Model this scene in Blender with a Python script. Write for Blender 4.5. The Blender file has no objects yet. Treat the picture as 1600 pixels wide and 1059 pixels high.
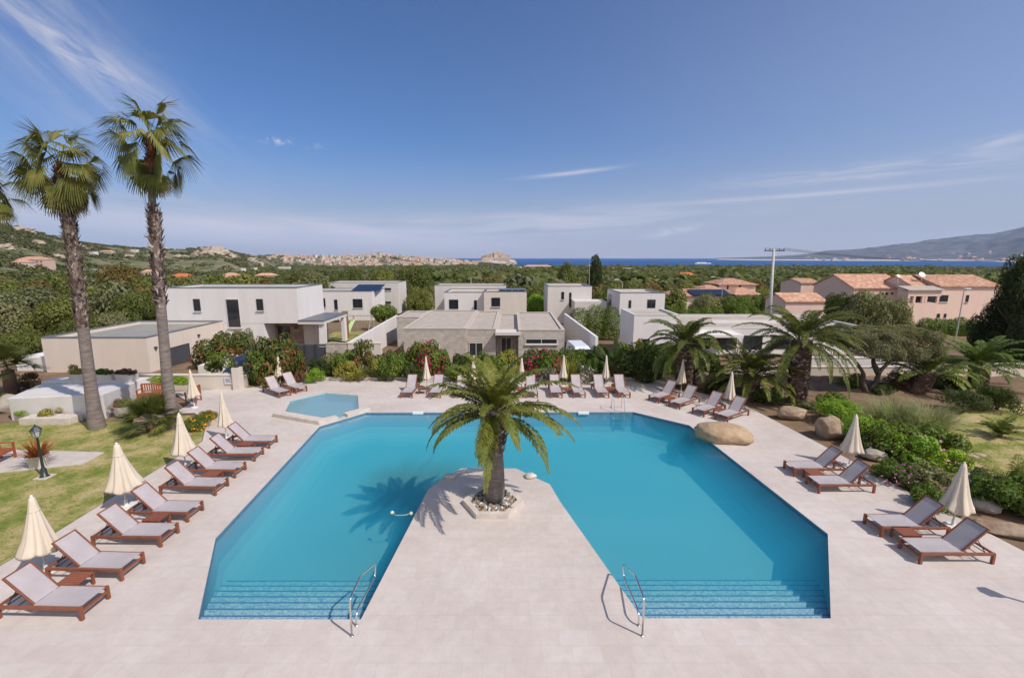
import bpy, bmesh, math, random
import numpy as np
from mathutils import Vector, Matrix, noise as mnoise

random.seed(7)
scene = bpy.context.scene
COL = scene.collection
PI = math.pi
rad = math.radians

# ------------------------------------------------------------------ layout: photo pixel -> place in the world
FPX, CAMH, PITCH = 707.0, 8.0, rad(10.2)
CP, SP = math.cos(PITCH), math.sin(PITCH)
def ray(px, py):
    a = (px - 800) / FPX; b = (529.5 - py) / FPX
    return Vector((a, CP + b * SP, -SP + b * CP))
def G(px, py, z=0.0):
    d = ray(px, py); t = (z - CAMH) / d.z
    return Vector((d.x * t, d.y * t, z))
def PY(px, py, Y):
    d = ray(px, py); t = Y / d.y
    return Vector((d.x * t, Y, CAMH + d.z * t))

# ------------------------------------------------------------------ node materials
MATS = {}
def new_mat(name):
    m = bpy.data.materials.new(name); m.use_nodes = True
    nt = m.node_tree
    return m, nt, nt.nodes['Principled BSDF'], nt.nodes['Material Output']
def nd(nt, kind, **kw):
    n = nt.nodes.new(kind)
    for k, v in kw.items():
        if k.startswith('i_'):
            key = k[2:]
            key = int(key) if key.isdigit() else key.replace('_', ' ')
            n.inputs[key].default_value = v
        else:
            setattr(n, k, v)
    return n
def c4(c): return (c[0], c[1], c[2], 1)
def ramp(nt, stops):
    r = nd(nt, 'ShaderNodeValToRGB')
    e = r.color_ramp.elements
    e[0].position, e[0].color = stops[0][0], c4(stops[0][1])
    e[1].position, e[1].color = stops[-1][0], c4(stops[-1][1])
    for p, c in stops[1:-1]:
        x = e.new(p); x.color = c4(c)
    return r
def mixc(nt, fac, a, b, mode='MIX'):
    m = nd(nt, 'ShaderNodeMix', data_type='RGBA', blend_type=mode)
    for sock, v in ((m.inputs[0], fac), (m.inputs[6], a), (m.inputs[7], b)):
        if hasattr(v, 'links') or hasattr(v, 'is_linked'): nt.links.new(v, sock)
        elif isinstance(v, (int, float)): sock.default_value = v
        else: sock.default_value = c4(v)
    return m.outputs[2]
def math_n(nt, op, a, b=None, c=None):
    m = nd(nt, 'ShaderNodeMath', operation=op)
    for i, v in enumerate((a, b, c)):
        if v is None: continue
        if isinstance(v, (int, float)): m.inputs[i].default_value = v
        else: nt.links.new(v, m.inputs[i])
    return m.outputs[0]

def mat(name, base, rough=.8, var=.12, scale=2.0, bump=0.0, bscale=30.0, metal=0.0, spec=.3, col2=None, detail=5, stretch=None, objrand=0):
    if name in MATS: return MATS[name]
    m, nt, b, out = new_mat(name)
    tc = nd(nt, 'ShaderNodeTexCoord')
    vec = tc.outputs['Object']
    if stretch:
        mp = nd(nt, 'ShaderNodeMapping'); mp.inputs['Scale'].default_value = stretch
        nt.links.new(vec, mp.inputs[0]); vec = mp.outputs[0]
    n = nd(nt, 'ShaderNodeTexNoise', i_Scale=scale, i_Detail=detail, i_Roughness=.62)
    nt.links.new(vec, n.inputs['Vector'])
    c2 = col2 or tuple(min(1, x * (1 + var)) for x in base)
    c1 = base if col2 else tuple(x * (1 - var) for x in base)
    r = ramp(nt, [(.3, c1), (.7, c2)])
    nt.links.new(n.outputs['Fac'], r.inputs[0])
    col = r.outputs[0]
    if objrand:
        oi = nd(nt, 'ShaderNodeObjectInfo')
        hv = nd(nt, 'ShaderNodeHueSaturation')
        nt.links.new(col, hv.inputs['Color'])
        nt.links.new(math_n(nt, 'MULTIPLY_ADD', oi.outputs['Random'], 2 * objrand, 1 - objrand), hv.inputs['Value'])
        col = hv.outputs[0]
    nt.links.new(col, b.inputs['Base Color'])
    b.inputs['Roughness'].default_value = rough
    b.inputs['Metallic'].default_value = metal
    b.inputs['Specular IOR Level'].default_value = spec
    if bump:
        bn = nd(nt, 'ShaderNodeTexNoise', i_Scale=bscale, i_Detail=6)
        nt.links.new(vec, bn.inputs['Vector'])
        bp = nd(nt, 'ShaderNodeBump', i_Strength=bump, i_Distance=.05)
        nt.links.new(bn.outputs['Fac'], bp.inputs['Height'])
        nt.links.new(bp.outputs[0], b.inputs['Normal'])
    MATS[name] = m
    return m

def leaf_mat(name, c1, c2, c3=None, trans=.34, nscale=1.2, objrand=.16, rough=.55, isl=.45):
    """leaves: every leaf its own tone (random per island), broad tone shifts through the plant"""
    if name in MATS: return MATS[name]
    m, nt, b, out = new_mat(name)
    geo = nd(nt, 'ShaderNodeNewGeometry')
    stops = [(0, c1), (.75, c2), (1, c3 or c2)]
    r = ramp(nt, stops)
    tc = nd(nt, 'ShaderNodeTexCoord')
    n = nd(nt, 'ShaderNodeTexNoise', i_Scale=nscale, i_Detail=3)
    nt.links.new(tc.outputs['Object'], n.inputs['Vector'])
    f = math_n(nt, 'MULTIPLY_ADD', n.outputs['Fac'], 1.5, -.45)
    f = math_n(nt, 'MULTIPLY_ADD', geo.outputs['Random Per Island'], isl, f)
    cl = nd(nt, 'ShaderNodeClamp'); nt.links.new(math_n(nt, 'ADD', f, .175 - isl / 2), cl.inputs[0])
    nt.links.new(cl.outputs[0], r.inputs[0])
    oi = nd(nt, 'ShaderNodeObjectInfo')
    hv = nd(nt, 'ShaderNodeHueSaturation')
    nt.links.new(r.outputs[0], hv.inputs['Color'])
    nt.links.new(math_n(nt, 'MULTIPLY_ADD', oi.outputs['Random'], 2 * objrand, 1 - objrand), hv.inputs['Value'])
    nt.links.new(math_n(nt, 'MULTIPLY_ADD', oi.outputs['Random'], -.035, .503), hv.inputs['Hue'])
    nt.links.new(hv.outputs[0], b.inputs['Base Color'])
    b.inputs['Roughness'].default_value = rough
    b.inputs['Specular IOR Level'].default_value = .25
    tr = nd(nt, 'ShaderNodeBsdfTranslucent')
    nt.links.new(mixc(nt, .5, hv.outputs[0], (c2[0] * 1.2, c2[1] * 1.2, c2[2] * .6)), tr.inputs[0])
    ms = nd(nt, 'ShaderNodeMixShader'); ms.inputs[0].default_value = trans
    nt.links.new(b.outputs[0], ms.inputs[1]); nt.links.new(tr.outputs[0], ms.inputs[2])
    nt.links.new(ms.outputs[0], out.inputs[0])
    MATS[name] = m
    return m

# ------------------------------------------------------------------ mesh builder
class MB:
    def __init__(self): self.v = []; self.f = []; self.m = []
    def add(self, vs, fs, mi=0):
        o = len(self.v); self.v.extend([tuple(p) for p in vs])
        for f in fs: self.f.append([i + o for i in f]); self.m.append(mi)
        return self
    def box(self, x0, x1, y0, y1, z0, z1, mi=0, rot=None):
        vs = [Vector((x, y, z)) for z in (z0, z1) for y in (y0, y1) for x in (x0, x1)]
        if rot is not None: vs = [rot @ p for p in vs]
        return self.add(vs, [(0, 2, 3, 1), (4, 5, 7, 6), (0, 1, 5, 4), (2, 6, 7, 3), (0, 4, 6, 2), (1, 3, 7, 5)], mi)
    def prism(self, poly, z0, z1, mi=0, top=None):
        n = len(poly)
        tp = top or poly
        zt = z1 if hasattr(z1, '__len__') else [z1] * n
        zb = z0 if hasattr(z0, '__len__') else [z0] * n
        vs = [(p[0], p[1], zb[i]) for i, p in enumerate(poly)] + [(p[0], p[1], zt[i]) for i, p in enumerate(tp)]
        fs = [tuple(reversed(range(n))), tuple(range(n, 2 * n))] + [(i, (i + 1) % n, n + (i + 1) % n, n + i) for i in range(n)]
        return self.add(vs, fs, mi)
    def tube(self, pts, r, n=8, mi=0, cap=True):
        pts = [Vector(p) for p in pts]; k = len(pts)
        rs = r if hasattr(r, '__len__') else [r] * k
        vs = []; up = None
        for i, p in enumerate(pts):
            t = (pts[min(i + 1, k - 1)] - pts[max(i - 1, 0)]).normalized()
            if up is None:
                up = Vector((0, 1, 0)) if abs(t.y) < .9 else Vector((1, 0, 0))
            a = (up - t * up.dot(t)).normalized(); b = t.cross(a); up = a
            for j in range(n):
                w = 2 * PI * j / n
                vs.append(p + a * math.cos(w) * rs[i] + b * math.sin(w) * rs[i])
        fs = [(i * n + j, i * n + (j + 1) % n, (i + 1) * n + (j + 1) % n, (i + 1) * n + j) for i in range(k - 1) for j in range(n)]
        if cap: fs += [tuple(reversed(range(n))), tuple(range((k - 1) * n, k * n))]
        return self.add(vs, fs, mi)
    def lathe(self, prof, n=16, at=(0, 0, 0), mi=0, fn=None):
        at = Vector(at); vs = []
        for i, (r, z) in enumerate(prof):
            for j in range(n):
                w = 2 * PI * j / n
                q = fn(i, j, w, r, z) if fn else (r, z)
                vs.append(at + Vector((math.cos(w) * q[0], math.sin(w) * q[0], q[1])))
        k = len(prof)
        fs = [(i * n + j, i * n + (j + 1) % n, (i + 1) * n + (j + 1) % n, (i + 1) * n + j) for i in range(k - 1) for j in range(n)]
        fs += [tuple(reversed(range(n))), tuple(range((k - 1) * n, k * n))]
        return self.add(vs, fs, mi)
    def build(self, name, mats, parent=None, loc=None, smooth=False, bevel=0):
        """parent given: vertices are in world space and the parent chain is unrotated"""
        o = world_loc(parent) if parent is not None else Vector(loc or (0, 0, 0))
        me = bpy.data.meshes.new(name)
        me.from_pydata([(p[0] - o.x, p[1] - o.y, p[2] - o.z) for p in self.v], [], self.f)
        mats = mats if isinstance(mats, (list, tuple)) else [mats]
        for mm in mats: me.materials.append(mm)
        me.polygons.foreach_set('material_index', self.m)
        if smooth: me.polygons.foreach_set('use_smooth', [True] * len(self.f))
        me.update()
        ob = bpy.data.objects.new(name, me); COL.objects.link(ob)
        if parent is not None: ob.parent = parent
        else: ob.location = o
        if bevel:
            bv = ob.modifiers.new('Bevel', 'BEVEL'); bv.width = bevel; bv.segments = 2; bv.limit_method = 'ANGLE'
        return ob

def world_loc(o):
    v = Vector((0, 0, 0))
    while o is not None: v += o.location; o = o.parent
    return v
def tag(o, label, cat, group=None, kind=None):
    o['label'] = label; o['category'] = cat
    if group: o['group'] = group
    if kind: o['kind'] = kind
    return o
def empty(name, loc, label, cat, group=None, rz=0):
    o = bpy.data.objects.new(name, None); COL.objects.link(o)
    o.location = loc; o.rotation_euler = (0, 0, rz); o.empty_display_size = .2
    return tag(o, label, cat, group)
def copy_tree(o, parent=None):
    c = o.copy(); COL.objects.link(c)
    if parent is not None: c.parent = parent
    for ch in list(KIDS.get(o.name, [])) or [x for x in o.children]:
        copy_tree(ch, c)
    return c
KIDS = {}

def quads_mesh(name, V, mats, mi=None, nper=4):
    """V: (N,4,3) array of loose quads"""
    n = len(V)
    me = bpy.data.meshes.new(name)
    me.vertices.add(n * nper); me.vertices.foreach_set('co', np.ascontiguousarray(V, dtype=np.float32).ravel())
    me.loops.add(n * nper); me.loops.foreach_set('vertex_index', np.arange(n * nper, dtype=np.int32))
    me.polygons.add(n); me.polygons.foreach_set('loop_start', np.arange(n, dtype=np.int32) * nper)
    me.polygons.foreach_set('loop_total', np.full(n, nper, dtype=np.int32))
    for mm in (mats if isinstance(mats, (list, tuple)) else [mats]): me.materials.append(mm)
    if mi is not None: me.polygons.foreach_set('material_index', np.ascontiguousarray(mi, dtype=np.int32))
    me.update(calc_edges=True)
    return me
def link(name, me, parent=None, loc=(0, 0, 0)):
    o = bpy.data.objects.new(name, me); COL.objects.link(o); o.location = loc
    if parent is not None: o.parent = parent
    return o

def unit(a): return a / np.maximum(np.linalg.norm(a, axis=-1, keepdims=True), 1e-9)
def leaf_quads(P, Nn, size, aspect, rng, along=None):
    """diamond leaves at P facing Nn"""
    n = len(P)
    t = along if along is not None else rng.normal(size=(n, 3))
    t = unit(t - Nn * np.sum(t * Nn, axis=1, keepdims=True))
    b = np.cross(Nn, t)
    s = size[:, None] if hasattr(size, '__len__') else size
    bend = Nn * s * .25
    V = np.stack([P - t * s + 0 * bend, P + b * s * aspect + bend * .6, P + t * s - bend, P - b * s * aspect + bend * .6], axis=1)
    return V
def crown_quads(n, clumps, leaf, aspect, rng, up=.35, shell=.72):
    """clumps: (cx,cy,cz,rx,ry,rz); leaves spread through the outer shell of every clump"""
    cl = np.array(clumps, dtype=float)
    w = (cl[:, 3] * cl[:, 4] * cl[:, 5]) ** .67; w /= w.sum()
    k = rng.choice(len(cl), n, p=w)
    d = unit(rng.normal(size=(n, 3)))
    rr = shell + (1 - shell) * rng.random(n) ** .6 + rng.normal(size=n) * .05
    P = cl[k, :3] + d * rr[:, None] * cl[k, 3:6]
    Nn = unit(d + rng.normal(size=(n, 3)) * .36 + np.array([0, 0, up * .8]))
    return leaf_quads(P, Nn, leaf * (.6 + .8 * rng.random(n)), aspect, rng)
def clump_set(nc, R, H, rc, rng, z0=.3, flat=.85):
    out = []
    for i in range(nc):
        a = rng.random() * 2 * PI; u = rng.random() ** .55
        z = z0 + (1 - z0) * rng.random()
        prof = math.sqrt(max(.05, 1 - ((z - .45) / .62) ** 2))
        r = R * u * prof
        s = rc * (.7 + .6 * rng.random())
        out.append((math.cos(a) * r, math.sin(a) * r, H * z - s * flat * .6, s, s, s * flat))
    return out
EXPOSURE, SKY_STRENGTH, HAZE_D = 0.21, 0.1, 0.000025
CLOUD_F, CLOUD_COL = .75, (5.8, 5.7, 6.4)
SKY_TINT = (.42, .645, .98)
HZ_F, HZ_COL = .85, (3.65, 3.65, 4.35)
WATER_S, WATER_A = .45, .36
# ------------------------------------------------------------------ camera, render, light, sky
cam = bpy.data.cameras.new('camera'); camo = bpy.data.objects.new('camera', cam); COL.objects.link(camo)
camo.location = (0, 0, CAMH); camo.rotation_euler = (rad(90) - PITCH, 0, 0)
cam.sensor_width = 36; cam.lens = 36 * FPX / 1600; cam.clip_start = .1; cam.clip_end = 60000
scene.camera = camo
scene.view_settings.view_transform = 'Standard'; scene.view_settings.look = 'None'
scene.view_settings.exposure = EXPOSURE; scene.view_settings.gamma = 1
scene.render.engine = 'CYCLES'
cy = scene.cycles
cy.use_denoising = True; cy.max_bounces = 7; cy.diffuse_bounces = 3; cy.glossy_bounces = 3; cy.transparent_max_bounces = 10
cy.volume_bounces = 2; cy.sample_clamp_indirect = 6

SUN_EL, SUN_AZ = rad(49), rad(-33)       # azimuth measured from +X
sdir = Vector((math.cos(SUN_EL) * math.cos(SUN_AZ), math.cos(SUN_EL) * math.sin(SUN_AZ), math.sin(SUN_EL)))
sl = bpy.data.lights.new('sun', 'SUN'); sl.energy = 3.75; sl.angle = rad(.5); sl.color = (1, .92, .83)
so = bpy.data.objects.new('sun', sl); COL.objects.link(so)
so.rotation_euler = (-sdir).to_track_quat('-Z', 'Y').to_euler(); so.location = (40, -20, 60)

world = bpy.data.worlds.new('World'); scene.world = world; world.use_nodes = True
wt = world.node_tree; bg = wt.nodes['Background']
def build_sky():
    L = wt.links.new
    tc = nd(wt, 'ShaderNodeTexCoord'); sx = nd(wt, 'ShaderNodeSeparateXYZ'); L(tc.outputs['Generated'], sx.inputs[0])
    X, Y, Z = sx.outputs
    zc = math_n(wt, 'MAXIMUM', Z, .012)
    cb = nd(wt, 'ShaderNodeCombineXYZ'); L(X, cb.inputs[0]); L(Y, cb.inputs[1]); L(zc, cb.inputs[2])
    sk = nd(wt, 'ShaderNodeTexSky', sky_type='NISHITA'); sk.sun_disc = False
    sk.sun_elevation = SUN_EL; sk.sun_rotation = PI / 2 - SUN_AZ
    sk.altitude = 60; sk.air_density = 1.0; sk.dust_density = 1.2; sk.ozone_density = 1.6
    L(cb.outputs[0], sk.inputs[0])
    az = math_n(wt, 'ARCTAN2', X, Y); el = math_n(wt, 'ARCSINE', Z)
    # thin pale band of haze and cirrus that lies low over the sea
    def streak(px, py, ang, Lp, Wp, k1, k2, amp, seed, lo=.35, hi=.75, sharp=1):
        d = ray(px, py).normalized()
        a0, e0 = math.atan2(d.x, d.y), math.asin(d.z)
        q = 1 / FPX * .9
        da = math_n(wt, 'SUBTRACT', az, a0); de = math_n(wt, 'SUBTRACT', el, e0)
        c, s = math.cos(rad(ang)), math.sin(rad(ang))
        du = math_n(wt, 'ADD', math_n(wt, 'MULTIPLY', da, c), math_n(wt, 'MULTIPLY', de, s))
        dv = math_n(wt, 'ADD', math_n(wt, 'MULTIPLY', da, -s), math_n(wt, 'MULTIPLY', de, c))
        un = math_n(wt, 'DIVIDE', du, Lp * q); vn = math_n(wt, 'DIVIDE', dv, Wp * q)
        cv = nd(wt, 'ShaderNodeCombineXYZ'); L(math_n(wt, 'MULTIPLY', du, k1), cv.inputs[0]); L(math_n(wt, 'MULTIPLY', dv, k2), cv.inputs[1])
        cv.inputs[2].default_value = seed
        no = nd(wt, 'ShaderNodeTexNoise', i_Scale=1.0, i_Detail=6, i_Roughness=.6, i_Distortion=.6); L(cv.outputs[0], no.inputs['Vector'])
        mr = nd(wt, 'ShaderNodeMapRange', interpolation_type='SMOOTHSTEP', i_1=lo, i_2=hi); L(no.outputs['Fac'], mr.inputs[0])
        r2 = math_n(wt, 'ADD', math_n(wt, 'MULTIPLY', un, un), math_n(wt, 'MULTIPLY', vn, vn))
        g = math_n(wt, 'POWER', 2.718, math_n(wt, 'MULTIPLY', r2, -sharp))
        return math_n(wt, 'MULTIPLY', math_n(wt, 'MULTIPLY', g, mr.outputs[0]), amp)
    S = [streak(1750, 150, 0, 520, 330, .8, 1.5, .30, 11.3, .0, .5),
         streak(40, 40, -40, 200, 60, 5, 22, .8, 1.3, .25, .8),
         streak(140, 95, -28, 90, 14, 9, 60, .8, 4.3, .3, .7),
         streak(330, 350, -3, 560, 26, 2.5, 24, 1.0, 2.2, .2, .65),
         streak(820, 350, 2, 330, 24, 4, 40, .75, 8.7, .25, .65),
         streak(895, 270, 5, 62, 3.2, 4, 40, .9, 5.1, .1, .5),
         streak(1380, 266, 1, 170, 11, 8, 70, .75, 6.4, .3, .72),
         streak(1280, 303, 1, 190, 3, 6, 40, .55, 3.4, .2, .6),
         streak(1020, 335, 1, 240, 16, 5, 50, .3, 9.4, .35, .75),
         streak(1050, 362, 8, 40, 6, 20, 60, .8, 7.7, .3, .6),
         streak(445, 222, -2, 38, 4.5, 55, 60, .9, 1.9, .48, .62),
         streak(1560, 222, 6, 40, 6, 12, 60, .5, 3.9, .3, .6)]
    tot = S[0]
    for x in S[1:]: tot = math_n(wt, 'ADD', tot, x)
    cl = nd(wt, 'ShaderNodeClamp'); L(math_n(wt, 'MULTIPLY', tot, CLOUD_F), cl.inputs[0])
    grade = mixc(wt, 1.0, sk.outputs[0], SKY_TINT, 'MULTIPLY')
    # horizon haze band of the sky itself
    hz = nd(wt, 'ShaderNodeMapRange', interpolation_type='SMOOTHSTEP', i_1=.24, i_2=-.04, i_3=0.0, i_4=HZ_F); L(el, hz.inputs[0])
    c1 = mixc(wt, hz.outputs[0], grade, HZ_COL)
    c2 = mixc(wt, cl.outputs[0], c1, CLOUD_COL)
    # broken white cloud, out of view, added behind the camera as fill light
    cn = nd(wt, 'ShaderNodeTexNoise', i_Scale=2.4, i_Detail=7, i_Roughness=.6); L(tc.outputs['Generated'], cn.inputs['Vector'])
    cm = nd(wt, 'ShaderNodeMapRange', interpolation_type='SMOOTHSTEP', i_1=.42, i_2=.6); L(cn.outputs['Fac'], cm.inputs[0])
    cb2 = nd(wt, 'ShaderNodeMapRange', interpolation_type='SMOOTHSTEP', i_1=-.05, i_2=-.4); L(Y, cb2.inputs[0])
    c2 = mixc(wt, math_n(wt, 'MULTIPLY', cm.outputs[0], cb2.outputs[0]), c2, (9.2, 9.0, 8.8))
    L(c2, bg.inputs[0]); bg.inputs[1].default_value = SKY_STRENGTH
build_sky()

# ------------------------------------------------------------------ the ground: one sheet from the terrace to the shore, with the hill on the left
def smooth(a, b, x):
    t = np.clip((x - a) / (b - a), 0, 1); return t * t * (3 - 2 * t)
_D = [0, 30.5, 33, 36, 50, 80, 120, 300, 800, 1900, 2060, 2650, 3000, 60000]
_Z = [-.06, -.06, -.9, -1.65, -2.0, -3.0, -5.0, -11.5, -19.5, -29.5, -33, -37, -39, -41]
SEA = -32.0
# crest of the hills: (pixel x, pixel y, distance)
CREST = [(-420, 330, 700, .2), (-200, 335, 800, .2), (0, 350, 950, .2), (60, 364, 1050, .2), (110, 376, 1200, .22), (170, 385, 1350, .25), (240, 390, 1500, .28), (290, 391, 1550, .3),
         (312, 389, 1560, .3), (325, 388, 1560, .3), (345, 389, 1560, .3), (375, 397, 1700, .35), (400, 400, 2000, .5), (430, 400, 2300, .66), (520, 402.3, 2450, .7), (560, 400.5, 2500, .7), (592, 398.5, 2500, .7), (625, 401, 2500, .7),
         (660, 404, 2500, .74), (700, 406.5, 2500, .75), (740, 410, 2500, .78), (780, 414, 2500, .8), (850, 423, 2500, .8), (900, 440, 2500, .8), (1200, 440, 2500, .8), (2600, 440, 2500, .8)]
_ct = np.array([(c[0] - 800) / FPX * CP for c in CREST])
_cr = np.array([c[2] for c in CREST], dtype=float)
_cz = np.array([PY(c[0], c[1], c[2]).z for c in CREST])
_cs = np.array([c[3] for c in CREST])
def terrain(x, y):
    x = np.asarray(x, dtype=float); y = np.asarray(y, dtype=float)
    r = np.hypot(x, y)
    d = np.maximum(np.where(r > 120, r * .85, y), np.where(r > 120, y, 0))
    d = np.maximum(d, r * .55)
    z = np.interp(d, _D, _Z)
    t = x / np.maximum(y, 1.0)
    R = np.interp(t, _ct, _cr); H = np.interp(t, _ct, _cz); s0 = np.interp(t, _ct, _cs)
    s = y / R
    up = smooth(0, 1, (s - s0) / (1 - s0)); dn = 1 - smooth(1.0, 1.5, s)
    bump = np.where(s < 1, up, dn)
    base = np.interp(R, _D, _Z)
    z = z + np.maximum(0, H - base) * bump
    # the pit the pools are dug into
    pit = (smooth(-11.4, -10.4, x) * (1 - smooth(10.2, 11.2, x)) * smooth(7.3, 8.2, y) * (1 - smooth(23.8, 24.8, y)))
    pit2 = (smooth(-13.3, -12.5, x) * (1 - smooth(-7.4, -6.6, x)) * smooth(20.5, 21.3, y) * (1 - smooth(27.0, 27.8, y)))
    return z - 3.2 * np.maximum(pit, pit2)
def tz(x, y): return float(terrain(x, y))
def hit(px, py, y0=40):
    d = ray(px, py); Y = y0
    while Y < 4000:
        q = Vector((0, 0, CAMH)) + d * (Y / d.y)
        if q.z <= tz(q.x, q.y): return q
        Y *= 1.01
    return q

def ground_mat():
    m, nt, b, out = new_mat('ground_earth')
    L = nt.links.new
    tc = nd(nt, 'ShaderNodeTexCoord')
    n1 = nd(nt, 'ShaderNodeTexNoise', i_Scale=.012, i_Detail=8, i_Roughness=.65); L(tc.outputs['Object'], n1.inputs['Vector'])
    n2 = nd(nt, 'ShaderNodeTexNoise', i_Scale=.8, i_Detail=8, i_Roughness=.7); L(tc.outputs['Object'], n2.inputs['Vector'])
    n3 = nd(nt, 'ShaderNodeTexNoise', i_Scale=.035, i_Detail=7, i_Roughness=.7); L(tc.outputs['Object'], n3.inputs['Vector'])
    scrub = ramp(nt, [(.35, (.07, .085, .035)), (.47, (.12, .13, .06)), (.56, (.2, .17, .1)), (.66, (.42, .34, .26))]); L(n3.outputs['Fac'], scrub.inputs[0])
    earth = ramp(nt, [(.3, (.13, .085, .055)), (.7, (.25, .17, .11))]); L(n2.outputs['Fac'], earth.inputs[0])
    g = nd(nt, 'ShaderNodeSeparateXYZ'); L(tc.outputs['Object'], g.inputs[0])
    mr = nd(nt, 'ShaderNodeMapRange', i_1=60, i_2=110); L(g.outputs[1], mr.inputs[0])
    col = mixc(nt, mr.outputs[0], earth.outputs[0], scrub.outputs[0])
    L(col, b.inputs['Base Color']); b.inputs['Roughness'].default_value = .95; b.inputs['Specular IOR Level'].default_value = .1
    bp = nd(nt, 'ShaderNodeBump', i_Strength=.5, i_Distance=.08); L(n2.outputs['Fac'], bp.inputs['Height']); L(bp.outputs[0], b.inputs['Normal'])
    return m
def polar_mesh(name, angs, rs, zf, m, smooth_=True):
    A, Rr = np.meshgrid(angs, rs)
    X = np.sin(A) * Rr; Y = np.cos(A) * Rr
    Z = zf(X, Y)
    V = np.stack([X, Y, Z], axis=-1).reshape(-1, 3)
    na, nr = len(angs), len(rs)
    i = np.arange(nr - 1)[:, None] * na + np.arange(na - 1)[None, :]
    F = np.stack([i, i + 1, i + na + 1, i + na], axis=-1).reshape(-1, 4)[:, ::-1]
    me = bpy.data.meshes.new(name)
    me.vertices.add(len(V)); me.vertices.foreach_set('co', V.astype(np.float32).ravel())
    me.loops.add(F.size); me.loops.foreach_set('vertex_index', np.ascontiguousarray(F, dtype=np.int32).ravel())
    me.polygons.add(len(F)); me.polygons.foreach_set('loop_start', np.arange(len(F), dtype=np.int32) * 4)
    me.polygons.foreach_set('loop_total', np.full(len(F), 4, dtype=np.int32))
    me.polygons.foreach_set('use_smooth', np.ones(len(F), dtype=bool))
    me.materials.append(m); me.update(calc_edges=True)
    return link(name, me)
rs = np.concatenate([np.arange(.5, 44, .5), np.geomspace(44, 3300, 110)])
tag(polar_mesh('ground', np.radians(np.arange(-100, 100.1, .4)), rs, terrain, ground_mat()),
    'dry earth ground falling from the terrace to the bay', 'ground', kind='structure')

# the sea
m, nt, b, out = new_mat('sea_water')
b.inputs['Base Color'].default_value = (.01, .05, .16, 1); b.inputs['Roughness'].default_value = .45; b.inputs['Specular IOR Level'].default_value = .06
tc = nd(nt, 'ShaderNodeTexCoord'); n = nd(nt, 'ShaderNodeTexNoise', i_Scale=.004, i_Detail=6); nt.links.new(tc.outputs['Object'], n.inputs['Vector'])
r = ramp(nt, [(.35, (.006, .06, .2)), (.7, (.015, .08, .25))]); nt.links.new(n.outputs['Fac'], r.inputs[0]); nt.links.new(r.outputs[0], b.inputs['Base Color'])
n2 = nd(nt, 'ShaderNodeTexNoise', i_Scale=.3, i_Detail=5); nt.links.new(tc.outputs['Object'], n2.inputs['Vector'])
bp = nd(nt, 'ShaderNodeBump', i_Strength=.6, i_Distance=1.0); nt.links.new(n2.outputs['Fac'], bp.inputs['Height']); nt.links.new(bp.outputs[0], b.inputs['Normal'])
SEA_M = m
tag(polar_mesh('sea', np.radians(np.arange(-76, 76.1, 2)), np.geomspace(1200, 20000, 30), lambda X, Y: X * 0 + SEA, m), 'deep blue sea of the wide bay', 'sea', kind='structure')

# the mountain across the bay
MT = [(1120, 403.5), (1170, 402), (1200, 401), (1240, 399), (1270, 396), (1290, 392), (1305, 391), (1330, 390), (1360, 387), (1390, 383), (1420, 380), (1450, 374), (1462, 374), (1500, 369), (1520, 366), (1540, 365),
      (1560, 361), (1580, 357), (1600, 352), (1660, 344), (1760, 338), (1900, 340), (2200, 352)]
MD = 9000
_mt = np.array([(c[0] - 800) / FPX * CP for c in MT]); _mz = np.array([PY(c[0], c[1], MD).z for c in MT])
def mount(X, Y):
    t = X / Y; s = Y / MD
    H = np.interp(t, _mt, _mz, left=-60) - SEA
    near = np.interp(t, [_mt[0], _mt[1], .78, .98, 1.04, 1.1, 1.3, 2.2], [.9, .72, .6, .62, .5, .38, .3, .3])
    up = np.clip((s - near) / (1 - near), 0, 1)
    pr = up ** 1.6
    dn = 1 - smooth(1.0, 1.25, s)
    nz = np.zeros_like(X)
    f = np.array([mnoise.fractal(Vector((x * .0011, y * .0011, 0)), 1.0, 2.0, 6) for x, y in zip(X.ravel(), Y.ravel())]).reshape(X.shape)
    Z = SEA - 4 + H * np.where(s < 1, pr, dn) * (1 + .0 * f) + f * 70 * np.clip(H / 250, 0.02, 1.5) * np.clip(up * 3, 0, 1) * (np.where(s < .97, 1, .25)) + np.where(up > 0, 7, 0) * smooth(0, .1, up)
    return Z
mm = mat('mountain_scrub', (.03, .042, .055), .95, scale=.006, col2=(.15, .15, .17), detail=9)
_nt = mm.node_tree; _b = _nt.nodes['Principled BSDF']; _src = _b.inputs['Base Color'].links[0].from_socket
_tc = nd(_nt, 'ShaderNodeTexCoord'); _sx = nd(_nt, 'ShaderNodeSeparateXYZ'); _nt.links.new(_tc.outputs['Object'], _sx.inputs[0])
_mr = nd(_nt, 'ShaderNodeMapRange', i_1=SEA + 16, i_2=SEA + 9); _nt.links.new(_sx.outputs[2], _mr.inputs[0])
_nt.links.new(mixc(_nt, _mr.outputs[0], _src, (.50, .45, .38)), _b.inputs['Base Color'])
tag(polar_mesh('mountain', np.arctan(np.linspace(_mt[0], 1.7, 260)), np.linspace(2700, 14800, 90), mount, mm), 'long scrub covered mountain across the bay', 'mountain', kind='structure')

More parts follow.
